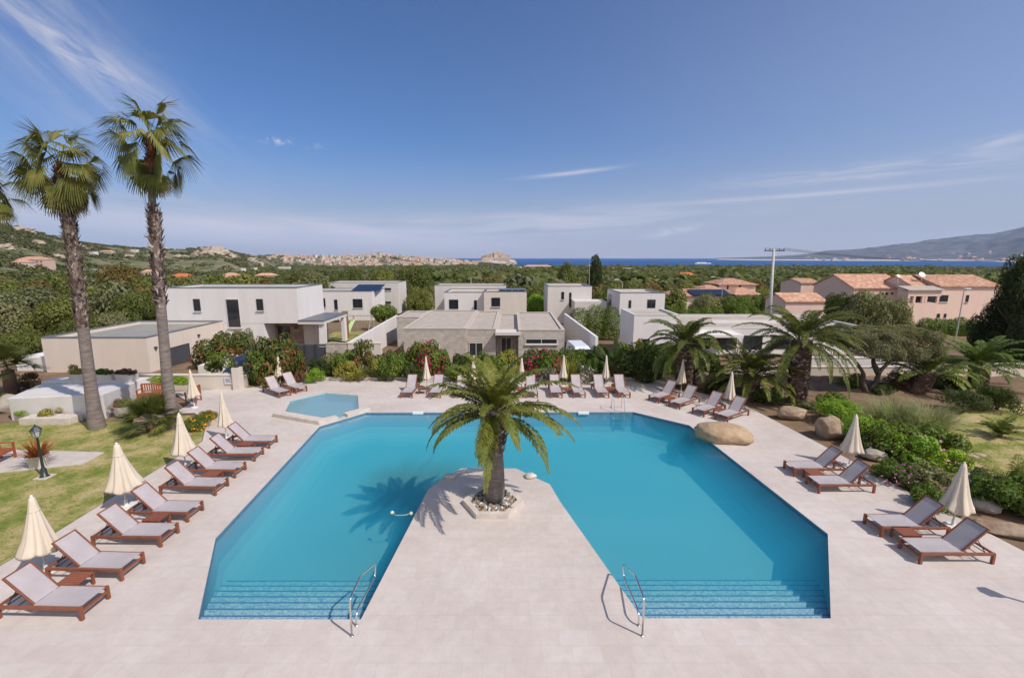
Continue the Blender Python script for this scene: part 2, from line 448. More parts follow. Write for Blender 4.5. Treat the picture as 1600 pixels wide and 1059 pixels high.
# air: one closed box of even haze
hz = MB().box(-20500, 20500, -700, 20500, -44, 1000).build('haze', [])
m = bpy.data.materials.new('haze_air'); m.use_nodes = True; nt = m.node_tree; nt.nodes.clear()
o = nd(nt, 'ShaderNodeOutputMaterial'); v = nd(nt, 'ShaderNodeVolumePrincipled'); v.inputs['Color'].default_value = (.62, .76, 1, 1); v.inputs['Density'].default_value = HAZE_D; v.inputs['Anisotropy'].default_value = 0
nt.links.new(v.outputs[0], o.inputs['Volume']); hz.data.materials.append(m)
tag(hz, 'thin blue haze in the air over the bay', 'haze', kind='stuff')
# ------------------------------------------------------------------ terrace, pools
POOL = [(-7.06, 8.9), (-8.6, 11.9), (-9.28, 20.75), (-7.67, 22.7), (6.38, 22.8), (8.6, 20.87), (9.3, 12.1), (7.19, 8.93),
        (2.94, 8.93), (1.6, 13.9), (1.36, 15.05), (.15, 16.3), (-1.95, 16.3), (-2.5, 15.6), (-2.94, 14.7), (-3.0, 13.94), (-3.4, 8.9)]
KID = [tuple(G(*p).xy) for p in ((443, 647), (454, 626), (508, 614), (559, 617.5), (560.5, 638), (524, 656))]
DECK = [(-13.5, 3.0), (-13.5, 12.2), (-13.7, 18.9), (-15.1, 21.3), (-16.6, 22.6), (-17.7, 22.6), (-17.9, 24.2), (-20.6, 26.4), (-16.4, 27.3), (-14.6, 28.75), (-7.25, 29.2), (7.5, 29.2), (8.6, 28.9), (9.9, 28.1),
        (11.0, 26.7), (12.84, 23.76), (13.5, 18.2), (13.75, 14.5), (14.2, 11.2), (14.4, 3.0)]

def tile_mat():
    m, nt, b, out = new_mat('travertine_paving'); L = nt.links.new
    tc = nd(nt, 'ShaderNodeTexCoord')
    br = nd(nt, 'ShaderNodeTexBrick', offset=.37, squash=.68, squash_frequency=3, i_Scale=1.0, i_Mortar_Size=.006, i_Mortar_Smooth=.3, i_Brick_Width=.62, i_Row_Height=.41, i_Bias=0.0)
    br.inputs['Color1'].default_value = (.530, .463, .424, 1); br.inputs['Color2'].default_value = (.556, .502, .468, 1); br.inputs['Mortar'].default_value = (.49, .43, .39, 1)
    L(tc.outputs['Object'], br.inputs['Vector'])
    n = nd(nt, 'ShaderNodeTexNoise', i_Scale=3.5, i_Detail=8, i_Roughness=.7); L(tc.outputs['Object'], n.inputs['Vector'])
    n2 = nd(nt, 'ShaderNodeTexNoise', i_Scale=.35, i_Detail=4); L(tc.outputs['Object'], n2.inputs['Vector'])
    r = ramp(nt, [(.3, (.91, .90, .89)), (.7, (1.06, 1.06, 1.06))]); L(n.outputs['Fac'], r.inputs[0])
    r2 = ramp(nt, [(.3, (.9, .88, .86)), (.7, (1.05, 1.05, 1.06))]); L(n2.outputs['Fac'], r2.inputs[0])
    c = mixc(nt, 1, mixc(nt, 1, br.outputs['Color'], r.outputs[0], 'MULTIPLY'), r2.outputs[0], 'MULTIPLY')
    # damp rust-coloured blotches
    n3 = nd(nt, 'ShaderNodeTexNoise', i_Scale=1.1, i_Detail=5, i_Roughness=.6); L(tc.outputs['Object'], n3.inputs['Vector'])
    mr = nd(nt, 'ShaderNodeMapRange', i_1=.62, i_2=.78, i_3=0.0, i_4=.22); L(n3.outputs['Fac'], mr.inputs[0])
    c = mixc(nt, mr.outputs[0], c, (.55, .43, .33))
    L(c, b.inputs['Base Color']); b.inputs['Roughness'].default_value = .75; b.inputs['Specular IOR Level'].default_value = .25
    bp = nd(nt, 'ShaderNodeBump', i_Strength=.25, i_Distance=.01); L(n.outputs['Fac'], bp.inputs['Height']); L(bp.outputs[0], b.inputs['Normal'])
    return m
M_TILE = tile_mat()
def sheet(name, outer, holes, z, m):
    bm = bmesh.new(); edges = []
    for loop in [outer] + holes:
        vs = [bm.verts.new((p[0], p[1], z)) for p in loop]
        edges += [bm.edges.new((vs[i], vs[(i + 1) % len(vs)])) for i in range(len(vs))]
    bmesh.ops.triangle_fill(bm, use_beauty=True, edges=edges)
    for f in bm.faces:
        if f.normal.z < 0: f.normal_flip()
    me = bpy.data.meshes.new(name); bm.to_mesh(me); bm.free(); me.materials.append(m)
    return link(name, me)
# deck: a slab with the two pools cut out, split so that the paddling pool's spillway stays separate
tag(sheet('terrace', DECK, [POOL, KID], 0, M_TILE), 'pale travertine paved terrace round the pool', 'terrace', kind='structure')

def pool_mat(name, c1, c2, mosaic=0.0):
    m, nt, b, out = new_mat(name); L = nt.links.new
    tc = nd(nt, 'ShaderNodeTexCoord')
    n = nd(nt, 'ShaderNodeTexNoise', i_Scale=.22, i_Detail=3); L(tc.outputs['Object'], n.inputs['Vector'])
    r = ramp(nt, [(.35, c1), (.65, c2)]); L(n.outputs['Fac'], r.inputs[0])
    v = nd(nt, 'ShaderNodeTexVoronoi', i_Scale=24.0); L(tc.outputs['Object'], v.inputs['Vector'])
    r2 = ramp(nt, [(0, (.35, .6, .85)), (.5, (.9, .95, 1)), (1, (1.35, 1.25, 1.1))]); 
    sp = nd(nt, 'ShaderNodeSeparateColor'); L(v.outputs['Color'], sp.inputs[0]); L(sp.outputs[0], r2.inputs[0])
    c = mixc(nt, mosaic, r.outputs[0], mixc(nt, 1, r.outputs[0], r2.outputs[0], 'MULTIPLY'))
    L(c, b.inputs['Base Color']); b.inputs['Roughness'].default_value = .6; b.inputs['Specular IOR Level'].default_value = .1
    return m
M_PLASTER = pool_mat('pool_plaster', (.235, .355, .45), (.275, .385, .485), .05)
M_STEP = pool_mat('pool_step_mosaic', (.27, .40, .46), (.31, .43, .50), .8)
M_NOSE = mat('step_nosing_tile', (.05, .15, .32), .5, .1, 8)
M_LINE = mat('waterline_tile', (.10, .20, .30), .4, .2, 12)
pool_b = MB()
DEPTH = -1.45
n = len(POOL)
b = pool_b
def inset(poly, d):
    out = []; n = len(poly)
    for i in range(n):
        p0, p1, p2 = (Vector(poly[(i + k - 1) % n]) for k in range(3))
        d1, d2 = (p1 - p0).normalized(), (p2 - p1).normalized()
        n1, n2 = Vector((d1.y, -d1.x)), Vector((d2.y, -d2.x))
        m_ = (n1 + n2); m_ = m_ / max(.35, (1 + n1.dot(n2)))
        out.append(tuple(p1 + m_ * d))
    return out
COVE = [(-.16, 0), (-.8, .02), (-1.08, .12), (-1.28, .32), (-1.40, .62), (DEPTH, 1.0)]
rings = [[(q[0], q[1], z) for q in inset(POOL, w)] for z, w in COVE]
cv = MB()
for r0, r1 in zip(rings, rings[1:]): cv.add(r0 + r1, [(i, n + i, n + (i + 1) % n, (i + 1) % n) for i in range(n)], 0)
b.add([(p[0], p[1], -.02) for p in POOL] + [(p[0], p[1], -.16) for p in POOL], [(i, n + i, n + (i + 1) % n, (i + 1) % n) for i in range(n)], 1)
# coping edge, bright stone
b.add([(p[0], p[1], 0) for p in POOL] + [(p[0], p[1], -.02) for p in POOL], [(i, n + i, n + (i + 1) % n, (i + 1) % n) for i in range(n)], 2)
basin = b.build('pool_basin', [M_PLASTER, M_LINE, M_TILE])
tag(basin, 'turquoise basin of the large angular swimming pool', 'pool basin', kind='structure')
fl = sheet('floor', inset(POOL, 1.0), [], DEPTH, M_PLASTER); fl.parent = basin
cv.build('wall', M_PLASTER, basin, smooth=True)
# broad steps at the near end on both sides of the paved spit
def steps(xl0, xl1, xr0, xr1, y0, label):
    sb = MB(); nb = MB()
    def xl(y): return xl0 + (xl1 - xl0) * (y - y0) / 3.0
    def xr(y): return xr0 + (xr1 - xr0) * (y - y0) / 3.0
    for k in range(7):
        z = -.17 - .165 * k; ya = y0 + (0 if k == 0 else .3 + .4 * (k - 1)); yb = y0 + .3 + .4 * k
        poly = [(xl(ya) + .004, ya + .003), (xr(ya) - .004, ya + .003), (xr(yb) - .004, yb), (xl(yb) + .004, yb)]
        sb.prism(poly, DEPTH + .005, z)
        w = .035
        nb.prism([(xl(yb) + .006, yb - w), (xr(yb) - .006, yb - w), (xr(yb) - .006, yb + .004), (xl(yb) + .006, yb + .004)], z - .05, z + .004)
    s = sb.build('steps', M_STEP, basin); nb.build('nosing', M_NOSE, s)
steps(-7.06, -8.6, -3.4, -3.17, 8.9, '')
steps(2.94, 2.12, 7.19, 9.3, 8.93, '')
# skimmer mouths in the far wall
for px in (653, 741, 823, 912):
    x = G(px, 644).x
    MB().box(x - .28, x + .28, 22.70, 22.83, -.12, .006).build('skimmer', mat('white_plastic', (.75, .76, .76), .5, .03), basin)

def water_mat(name, tint, diff, dcol):
    m, nt, b, out = new_mat(name); nt.nodes.remove(b); L = nt.links.new
    tc = nd(nt, 'ShaderNodeTexCoord')
    n = nd(nt, 'ShaderNodeTexNoise', i_Scale=2.2, i_Detail=4, i_Roughness=.5); L(tc.outputs['Object'], n.inputs['Vector'])
    bp = nd(nt, 'ShaderNodeBump', i_Strength=.10, i_Distance=.03); L(n.outputs['Fac'], bp.inputs['Height'])
    fr = nd(nt, 'ShaderNodeFresnel', i_IOR=1.33); L(bp.outputs[0], fr.inputs['Normal'])
    tr = nd(nt, 'ShaderNodeBsdfTransparent'); tr.inputs[0].default_value = c4(tint)
    df = nd(nt, 'ShaderNodeBsdfDiffuse'); df.inputs[0].default_value = c4(dcol)
    gl = nd(nt, 'ShaderNodeBsdfGlossy'); gl.inputs['Roughness'].default_value = .03; L(bp.outputs[0], gl.inputs['Normal'])
    m1 = nd(nt, 'ShaderNodeMixShader'); m1.inputs[0].default_value = diff; L(tr.outputs[0], m1.inputs[1]); L(df.outputs[0], m1.inputs[2])
    m2 = nd(nt, 'ShaderNodeMixShader'); L(fr.outputs[0], m2.inputs[0]); L(m1.outputs[0], m2.inputs[1]); L(gl.outputs[0], m2.inputs[2])
    L(m2.outputs[0], out.inputs[0])
    return m
wm = water_mat('pool_water', (1, 1, 1), .0, (.2, .42, .5))
nt = wm.node_tree; wo = [x for x in nt.nodes if x.type == 'OUTPUT_MATERIAL'][0]
vs_ = nd(nt, 'ShaderNodeVolumeScatter'); vs_.inputs['Color'].default_value = (.03, .42, .72, 1); vs_.inputs['Density'].default_value = WATER_S; vs_.inputs['Anisotropy'].default_value = 0
va_ = nd(nt, 'ShaderNodeVolumeAbsorption'); va_.inputs['Color'].default_value = (.10, .86, .95, 1); va_.inputs['Density'].default_value = WATER_A
ad_ = nd(nt, 'ShaderNodeAddShader'); nt.links.new(vs_.outputs[0], ad_.inputs[0]); nt.links.new(va_.outputs[0], ad_.inputs[1]); nt.links.new(ad_.outputs[0], wo.inputs['Volume'])
wq = inset(POOL, -.04)[::-1]
tag(MB().prism(wq, DEPTH - .12, -.07).build('pool_water', wm), 'clear turquoise water filling the large pool', 'water', kind='structure')

# paddling pool: shallow basin, low coping wall with a gap that spills into the large pool
n = len(KID); b = MB()
b.add([(p[0], p[1], .0) for p in KID] + [(p[0], p[1], -.5) for p in KID], [(i, n + i, n + (i + 1) % n, (i + 1) % n) for i in range(n)], 0)
b.prism(KID, -.56, -.5, 0)
kb = b.build('paddling_pool_basin', pool_mat('paddling_pool_plaster', (.2, .42, .49), (.23, .45, .52), .06))
tag(kb, 'small six sided paddling pool basin', 'pool basin', kind='structure')
tag(sheet('paddling_pool_water', [(p[0], p[1]) for p in KID], [], -.035, water_mat('paddling_water', (.88, .97, .98), .5, (.33, .50, .57))), 'still water of the small paddling pool', 'water', kind='structure')
M_STONE = mat('pale_stone', (.55, .48, .42), .8, .14, 4, bump=.3)
curb = MB()
A, B_, Cc, D_ = Vector((-12.2, 22.0, 0)), Vector((-9.35, 20.85, 0)), Vector((-8.65, 21.55, 0)), Vector((-7.7, 22.75, 0))
def bar2(mb, p, q, w, z0, z1, side=1):
    d = (q - p).normalized(); nrm = Vector((-d.y, d.x, 0)) * w * side
    mb.prism([(p.x, p.y), (q.x, q.y), (q.x + nrm.x, q.y + nrm.y), (p.x + nrm.x, p.y + nrm.y)] if side > 0 else [(p.x, p.y), (p.x + nrm.x, p.y + nrm.y), (q.x + nrm.x, q.y + nrm.y), (q.x, q.y)], z0, z1)
bar2(curb, A, B_, .48, -.2, .2); bar2(curb, B_ + Vector((.012, .01, 0)), Cc, .42, -.2, .17); 
bar2(curb, Vector((-8.35, 21.95, 0)), Vector((-7.5, 22.95, 0)), .4, -.2, .16)
tag(curb.build('pool_coping', M_STONE, loc=(-10, 21.7, 0), bevel=.012), 'raised pale stone coping between the paddling pool and the large pool', 'pool coping', kind='structure')
sp_ = MB(); bar2(sp_, Vector((-8.64, 21.57, 0)), Vector((-8.36, 21.93, 0)), .42, -.2, -.02)
tag(sp_.build('spillway', M_PLASTER), 'blue spillway gap between the paddling pool and the large pool', 'spillway', kind='structure')

# kerbs at the edge of the planted beds
def kerb(pts, w, h, name, label, m):
    mb = MB()
    P = [Vector((p[0], p[1], 0)) for p in pts]
    off = []
    for i, p in enumerate(P):
        d = (P[min(i + 1, len(P) - 1)] - P[max(i - 1, 0)]).normalized(); off.append(p + Vector((-d.y, d.x, 0)) * w)
    n = len(P)
    poly = P + off[::-1]
    for i in range(n - 1):
        a, b2, c, d = P[i], P[i + 1], off[i + 1], off[i]
        mb.prism([(a.x, a.y), (b2.x, b2.y), (c.x, c.y), (d.x, d.y)], -.1, h)
    return tag(mb.build(name, m), label, 'kerb', kind='structure')
kerb([(9.9, 28.1), (8.6, 28.92), (7.5, 29.22), (-7.25, 29.22), (-14.6, 28.78)][::-1], .3, .16, 'kerb', 'low pale stone kerb along the planted bed behind the loungers', M_STONE)

# lawns, soil, paths
def grass_sheet_mat(name, dry=.5):
    m, nt, b, out = new_mat(name); L = nt.links.new
    tc = nd(nt, 'ShaderNodeTexCoord')
    n = nd(nt, 'ShaderNodeTexNoise', i_Scale=.8, i_Detail=7, i_Roughness=.7); L(tc.outputs['Object'], n.inputs['Vector'])
    n2 = nd(nt, 'ShaderNodeTexNoise', i_Scale=9, i_Detail=8, i_Roughness=.75); L(tc.outputs['Object'], n2.inputs['Vector'])
    r = ramp(nt, [(.36, (.13, .165, .03)), (.45, (.20, .22, .055)), (.52 + .08 * (1 - dry), (.36, .30, .13)), (.66, (.46, .36, .20))]); 
    f = math_n(nt, 'MULTIPLY_ADD', n2.outputs['Fac'], .45, -.22); L(math_n(nt, 'ADD', n.outputs['Fac'], f), r.inputs[0])
    L(r.outputs[0], b.inputs['Base Color']); b.inputs['Roughness'].default_value = .95; b.inputs['Specular IOR Level'].default_value = .1
    bp = nd(nt, 'ShaderNodeBump', i_Strength=.9, i_Distance=.04); L(n2.outputs['Fac'], bp.inputs['Height']); L(bp.outputs[0], b.inputs['Normal'])
    return m
LAWN_L = [(-13.54, 3), (-13.54, 12.2), (-13.74, 18.9), (-15.14, 21.3), (-16.7, 22.3), (-19, 21.4), (-24, 21.2), (-40, 20.5), (-40, 3)]
LAWN_R = [(18.9, 12.5), (17.6, 15.5), (17.8, 18.5), (20.5, 20.6), (24.2, 23.0), (29, 24.6), (36, 25), (40, 12.5)]
M_LAWN = grass_sheet_mat('lawn_turf', .5)
tag(sheet('lawn', LAWN_L, [], -.012, M_LAWN), 'patchy green and straw coloured lawn left of the pool', 'lawn', kind='structure')
tag(sheet('lawn', LAWN_R, [], -.012, grass_sheet_mat('dry_lawn_turf', 1.0)), 'dry lawn behind the shrubs right of the pool', 'lawn', kind='structure')
tag(MB().prism([(-24, 14.6), (-16.9, 16.65), (-17.0, 17.75), (-24, 18.2)], -.03, .012).build('path', mat('path_paving', (.5, .45, .41), .85, .1, 3, bump=.2)), 'pale paved path across the left lawn', 'path', kind='structure')
def inside(poly, x, y):
    c = np.zeros(len(x), bool); n = len(poly)
    for i in range(n):
        x1, y1 = poly[i]; x2, y2 = poly[(i + 1) % n]
        if y1 == y2: continue
        c ^= ((y1 > y) != (y2 > y)) & (x < (x2 - x1) * (y - y1) / (y2 - y1) + x1)
    return c
def grass_blades(poly, n, h, rng):
    xs = [p[0] for p in poly]; ys = [p[1] for p in poly]
    x = rng.uniform(min(xs), max(xs), n * 3); y = rng.uniform(min(ys), max(ys), n * 3)
    w = 1 / (1 + (y / 12) ** 2)
    k = inside(poly, x, y) & (rng.random(n * 3) < w * 2)
    k &= ~inside([(-24, 14.6), (-16.9, 16.65), (-17.0, 17.75), (-24, 18.2)], x, y)
    x, y = x[k][:n], y[k][:n]
    P = np.stack([x, y, np.full(len(x), -.01)], 1)
    a = rng.random(len(x)) * 2 * PI
    side = np.stack([np.cos(a), np.sin(a), a * 0], 1) * .007
    lean = rng.normal(size=(len(x), 3)) * .02; lean[:, 2] = h * (.5 + rng.random(len(x)))
    V = np.stack([P - side, P + side, P + side * .3 + lean, P - side * .3 + lean], 1)
    return V
rng = np.random.default_rng(3)
M_BLADE = leaf_mat('grass_blade', (.16, .21, .05), (.29, .29, .09), (.45, .37, .17), trans=.3, nscale=.5)
tag(link('lawn_grass', quads_mesh('lawn_grass', grass_blades(LAWN_L, 60000, .035, rng), M_BLADE)), 'short grass blades on the left lawn', 'grass', kind='stuff')
tag(link('lawn_grass', quads_mesh('lawn_grass', grass_blades(LAWN_R, 14000, .04, rng), leaf_mat('dry_grass_blade', (.26, .24, .10), (.38, .32, .15), (.48, .38, .21), trans=.3, nscale=.5))), 'thin dry grass blades on the right lawn', 'grass', kind='stuff')

# ------------------------------------------------------------------ furniture
M_TEAK = mat('oiled_teak', (.215, .072, .037), .5, .25, 6, spec=.4, stretch=(1, 8, 8), objrand=.12)
M_TEAK2 = mat('bench_teak', (.30, .085, .035), .55, .2, 6, spec=.35, stretch=(1, 8, 8), objrand=.08)
M_DARK = mat('dark_steel', (.02, .02, .022), .45, .1, 5, spec=.5)
M_CHROME = mat('polished_steel', (.72, .7, .67), .16, .05, 5, metal=1.0)
def mesh_fabric():
    m, nt, b, out = new_mat('grey_mesh_fabric'); L = nt.links.new
    tc = nd(nt, 'ShaderNodeTexCoord')
    n = nd(nt, 'ShaderNodeTexNoise', i_Scale=2.5, i_Detail=4); L(tc.outputs['Object'], n.inputs['Vector'])
    r = ramp(nt, [(.3, (.42, .375, .385)), (.7, (.49, .44, .45))]); L(n.outputs['Fac'], r.inputs[0])
    L(r.outputs[0], b.inputs['Base Color']); b.inputs['Roughness'].default_value = .8
    wv = nd(nt, 'ShaderNodeTexChecker', i_Scale=120.0); L(tc.outputs['Object'], wv.inputs['Vector'])
    tr = nd(nt, 'ShaderNodeBsdfTransparent'); ms = nd(nt, 'ShaderNodeMixShader')
    L(math_n(nt, 'MULTIPLY', wv.outputs['Fac'], .35), ms.inputs[0]); L(b.outputs[0], ms.inputs[1]); L(tr.outputs[0], ms.inputs[2]); L(ms.outputs[0], out.inputs[0])
    return m
M_FAB = mesh_fabric()
def make_lounger():
    root = empty('sun_lounger', (0, 0, 0), '', 'sun lounger', 'grey mesh sun loungers round the pool')
    f = MB(); f.box(-1.97, 0, -.355, -.305, .25, .325); f.box(-1.97, 0, .305, .355, .25, .325)
    f.box(-.052, -.004, -.305, .305, .17, .225); f.box(-1.966, -1.92, -.305, .305, .26, .315)
    f.box(-1.12, -1.07, -.305, .305, .20, .25)
    f.build('frame', M_TEAK, root, bevel=.006)
    for x in (-.065, -1.975):
        for y in (-.36, .29):
            MB().box(x, x + .07, y, y + .07, 0, .335 if x > -1 else .30).build('leg', M_TEAK, root, bevel=.006)
    s = MB(); N = 10
    for i in range(N):
        for j in (0, 1):
            pass
    xs = [-.03 - 1.10 * i / N for i in range(N + 1)]
    vs = []; 
    for i, x in enumerate(xs):
        sag = -.018 * math.sin(PI * i / N)
        for y in (-.305, -.15, 0, .15, .305): vs.append((x, y, .335 + sag * (1 - (y / .33) ** 2)))
    s.add(vs, [(i * 5 + j, i * 5 + j + 1, i * 5 + j + 6, i * 5 + j + 5) for i in range(N) for j in range(4)])
    s.add([(p[0], p[1], p[2] - .012) for p in vs], [(i * 5 + j, i * 5 + j + 5, i * 5 + j + 6, i * 5 + j + 1) for i in range(N) for j in range(4)])
    s.build('seat', M_FAB, root, smooth=True)
    a = rad(47); R = Matrix.Rotation(a, 3, 'Y'); hinge = Vector((-1.14, 0, .335)); L = .84
    def T(mb):
        mb.v = [tuple(R @ Vector(p) + hinge) for p in mb.v]; return mb
    bk = MB(); bk.box(-L, 0, -.30, -.262, -.02, .03); bk.box(-L, 0, .262, .30, -.02, .03); bk.box(-L - .03, -L, -.30, .30, -.02, .03)
    T(bk).build('backrest_frame', M_TEAK, root, bevel=.005)
    fb = MB(); fb.box(-L, 0, -.262, .262, .0, .012); T(fb).build('backrest', M_FAB, root)
    pr = MB(); top = R @ Vector((-.5, 0, -.02)) + hinge
    for y in (-.24, .24): pr.tube([(top.x, y, top.z), (-1.80, y, .27)], .011, 6)
    pr.tube([(-1.80, -.30, .27), (-1.80, .30, .27)], .011, 6); pr.tube([(-1.55, -.30, .265), (-1.55, .30, .265)], .011, 6)
    pr.build('prop', M_DARK, root)
    return root
def make_table():
    root = empty('side_table', (0, 0, 0), '', 'side table', 'low teak side tables between the loungers')
    t = MB()
    for k in range(6): t.box(-.27, .27, -.225 + k * .075, -.225 + k * .075 + .068, .30, .325)
    t.build('tabletop', M_TEAK, root, bevel=.004)
    for y in (-.215, .19): MB().box(-.26, .26, y, y + .025, .25, .298).build('apron', M_TEAK, root)
    for x in (-.26, .21):
        for y in (-.22, .17): MB().box(x, x + .05, y, y + .05, 0, .25).build('leg', M_TEAK, root)
    return root
M_CANVAS = mat('cream_canvas', (.64, .545, .435), .9, .07, 3, bump=.25, bscale=60, stretch=(3, 3, .6))
def make_parasol(var):
    rnd = random.Random(var)
    root = empty('parasol', (0, 0, 0), '', 'parasol', 'closed cream parasols round the pool')
    MB().lathe([(.019, .05), (.019, 2.02)], 10).build('pole', mat('pale_pole', (.55, .52, .47), .5, .06, 4), root, smooth=True)
    bs = MB().lathe([(.22, 0), (.22, .045), (.20, .055), (.06, .06), (.04, .09), (.036, .26), (.025, .27)], 20)
    bs.build('base', mat('white_base', (.66, .64, .61), .6, .06, 5), root, bevel=0)
    ph = [rnd.random() * .5 for _ in range(8)]; amp = [.10 + .16 * rnd.random() for _ in range(8)]
    prof = [(.02, 2.05), (.055, 2.02), (.075, 1.93), (.10, 1.75), (.15, 1.5), (.20, 1.25), (.255, 1.0), (.315, .8), (.355, .68), (.365, .62)]
    ox, oy = rnd.uniform(-.03, .03), rnd.uniform(-.03, .03)
    def fn(i, j, w, r, z):
        u = (2.05 - z) / 1.4; k = int(j / 6) % 8
        fold = math.cos(w * 8 + ph[k]) + .35 * math.cos(w * 16 + 3 * ph[k] + z * 2)
        rr = r * (1 + amp[k] * min(1, u * 1.6) * fold * .8 + .12 * math.sin(w + ph[0] * 12) * u)
        return rr, z + (.03 * math.cos(w * 8 + 1) + .04 * math.sin(w * 3 + ph[1] * 9)) * (u if i >= 8 else 0)
    MB().lathe(prof, 48, fn=fn).build('canopy', M_CANVAS, root, smooth=True)
    MB().lathe([(.02, 2.035), (.032, 2.055), (.026, 2.085), (.008, 2.10)], 10).build('finial', mat('white_finial', (.7, .69, .67), .5, .02), root, smooth=True)
    MB().lathe([(.088, 1.72), (.112, 1.715), (.118, 1.69), (.10, 1.685)], 24).build('tie', M_CANVAS, root, smooth=True)
    return root
lounger0, table0 = make_lounger(), make_table()
para0 = [make_parasol(k) for k in range(3)]
used = set()
def place(proto, xy, rz, label, cond=None):
    o = proto if proto.name not in used else copy_tree(proto)
    used.add(proto.name); used.add(o.name)
    o.location = (xy[0], xy[1], .003); o.rotation_euler = (0, 0, rz); o['label'] = label
    return o
J = random.Random(4)
# the left row: foot of each lounger towards the pool
left = [((152, 951), 'first'), ((210, 893), 'second'), ((267, 843), 'third'), ((307, 806), 'fourth'), ((348, 766.5), 'fifth'), ((377, 740), 'sixth'), ((406, 715), 'seventh'), ((428, 695.5), 'eighth')]
for (px, w) in left:
    place(lounger0, G(*px), rad(J.uniform(-2.5, 1.5)), f'{w} sun lounger counted from the camera in the row beside the left lawn')
for px, w in (((117, 903), 'second'), ((244, 807), 'third and fourth from the camera'), ((331, 739.5), 'fifth and sixth from the camera'), ((384, 692.5), 'seventh and eighth from the camera')):
    lab = 'low teak side table in front of the front loungers of the left row' if w.startswith('second') else f'low teak table between {w} left loungers'
    if w.startswith('second'): lab = 'low teak side table between the first two loungers of the left row'
    place(table0, G(px[0], px[1], .32), rad(J.uniform(-4, 4)), lab)
for px, h, lab in (((73, 894), 1.03, 'closed cream parasol behind the first two loungers of the left lawn row'), ((198, 792), 1.06, 'closed cream parasol on the lawn edge behind the third and fourth left loungers'),
                   ((291, 733), 1.08, 'closed cream parasol on the lawn edge behind the fifth and sixth left loungers'), ((354, 686), 1.04, 'closed cream parasol near the yellow flowers at the far end of the left row'),
                   ((304, 637), 1.02, 'closed cream parasol by the wooden chair and bench'), ((438, 601), .98, 'closed cream parasol in front of the red and green bush by the two angled loungers'),
                   ((667, 606), .97, 'closed cream parasol in front of the red flowering oleander'), ((740, 606), .97, 'closed cream parasol mostly hidden behind the fronds of the island palm'),
                   ((815, 606), .97, 'closed cream parasol just right of the island palm crown'), ((880, 604), .97, 'closed cream parasol in front of the spiky yellow green plant'),
                   ((946, 604), .97, 'closed cream parasol in front of the dark tall leaved plant'), ((1064, 613), .98, 'closed cream parasol in front of the thick palm trunk'),
                   ((1139, 640), 1.0, 'closed cream parasol in front of the low bushy palm'), ((1327, 727), 1.0, 'closed cream parasol beside the big square boulder'), ((1488, 823), 1.0, 'closed cream parasol nearest the front on the right side')):
    k = {73: 1.05, 198: 1.2, 291: 1.03, 354: .78, 304: .76, 1327: .95, 1488: 1.02, 1064: .78, 1139: .78}.get(px[0], .68) * J.uniform(.96, 1.04)
    o = place(para0[J.randrange(3)], G(*px), J.uniform(0, 6), lab); o.scale = (k, k, h)
# far row
for px, a, lab in (((446, 620), -37, 'left one of the two angled loungers by the parasol near the paddling pool'), ((471.5, 613), -37, 'right one of the two angled loungers by the parasol near the paddling pool'),
                   ((635, 622), -91, 'lounger left of the parasol in front of the red oleander'), ((679, 622), -90, 'lounger right of the parasol in front of the red oleander'),
                   ((718, 622), -90, 'far row lounger behind the island palm left of its trunk'), ((758, 622), -89, 'far row lounger hidden directly behind the island palm'),
                   ((795, 622), -90, 'far row lounger behind the palm fronds just right of the trunk'), ((831, 622), -90, 'far row lounger beside the drooping right fronds of the palm'),
                   ((869.5, 622), -90, 'lounger left of the parasol by the spiky yellow green plant'), ((905.5, 622), -89, 'lounger right of the parasol by the spiky yellow green plant'),
                   ((942.5, 622), -90, 'lounger left of the parasol by the dark tall leaved plant'), ((975.5, 622), -90, 'lounger at the right end of the far row behind the pool ladder'),
                   ((1021, 628), -143, 'angled lounger left of the parasol by the thick palm trunk'), ((1053, 637.5), -142, 'angled lounger right of the parasol by the thick palm trunk'),
                   ((1090, 649), -146, 'angled lounger left of the parasol by the bushy palm'), ((1126, 658), -146, 'angled lounger just behind the smooth poolside boulder'),
                   ((1231.5, 738), 180, 'lounger in front of the big square boulder and its parasol'), ((1268, 763), 181, 'lounger just below the parasol at the square boulder'),
                   ((1361.5, 828), 180, 'second lounger from the front on the right side of the pool'), ((1419, 868), 180, 'front lounger on the right side of the pool')):
    place(lounger0, G(*px), rad(a + J.uniform(-1, 1)), lab)
for px, a, lab in (((448, 606), -37, 'side table between the two angled loungers near the paddling pool'), ((661, 606), 0, 'side table under the parasol in front of the red oleander'), ((738, 606), 0, 'side table behind the island palm trunk'),
                   ((811, 607), 0, 'side table right of the island palm among the far loungers'), ((884, 606), 0, 'side table under the parasol by the spiky yellow green plant'), ((953, 605.5), 0, 'side table under the parasol by the dark tall leaved plant'),
                   ((1046, 621), 37, 'side table between the angled loungers by the thick palm trunk'), ((1125, 640), 35, 'side table between the angled loungers by the bushy palm'),
                   ((1272, 737), 0, 'side table between the loungers at the square boulder'), ((1416, 829), 0, 'side table between the two front loungers on the right')):
    place(table0, G(px[0], px[1], .32), rad(a), lab)

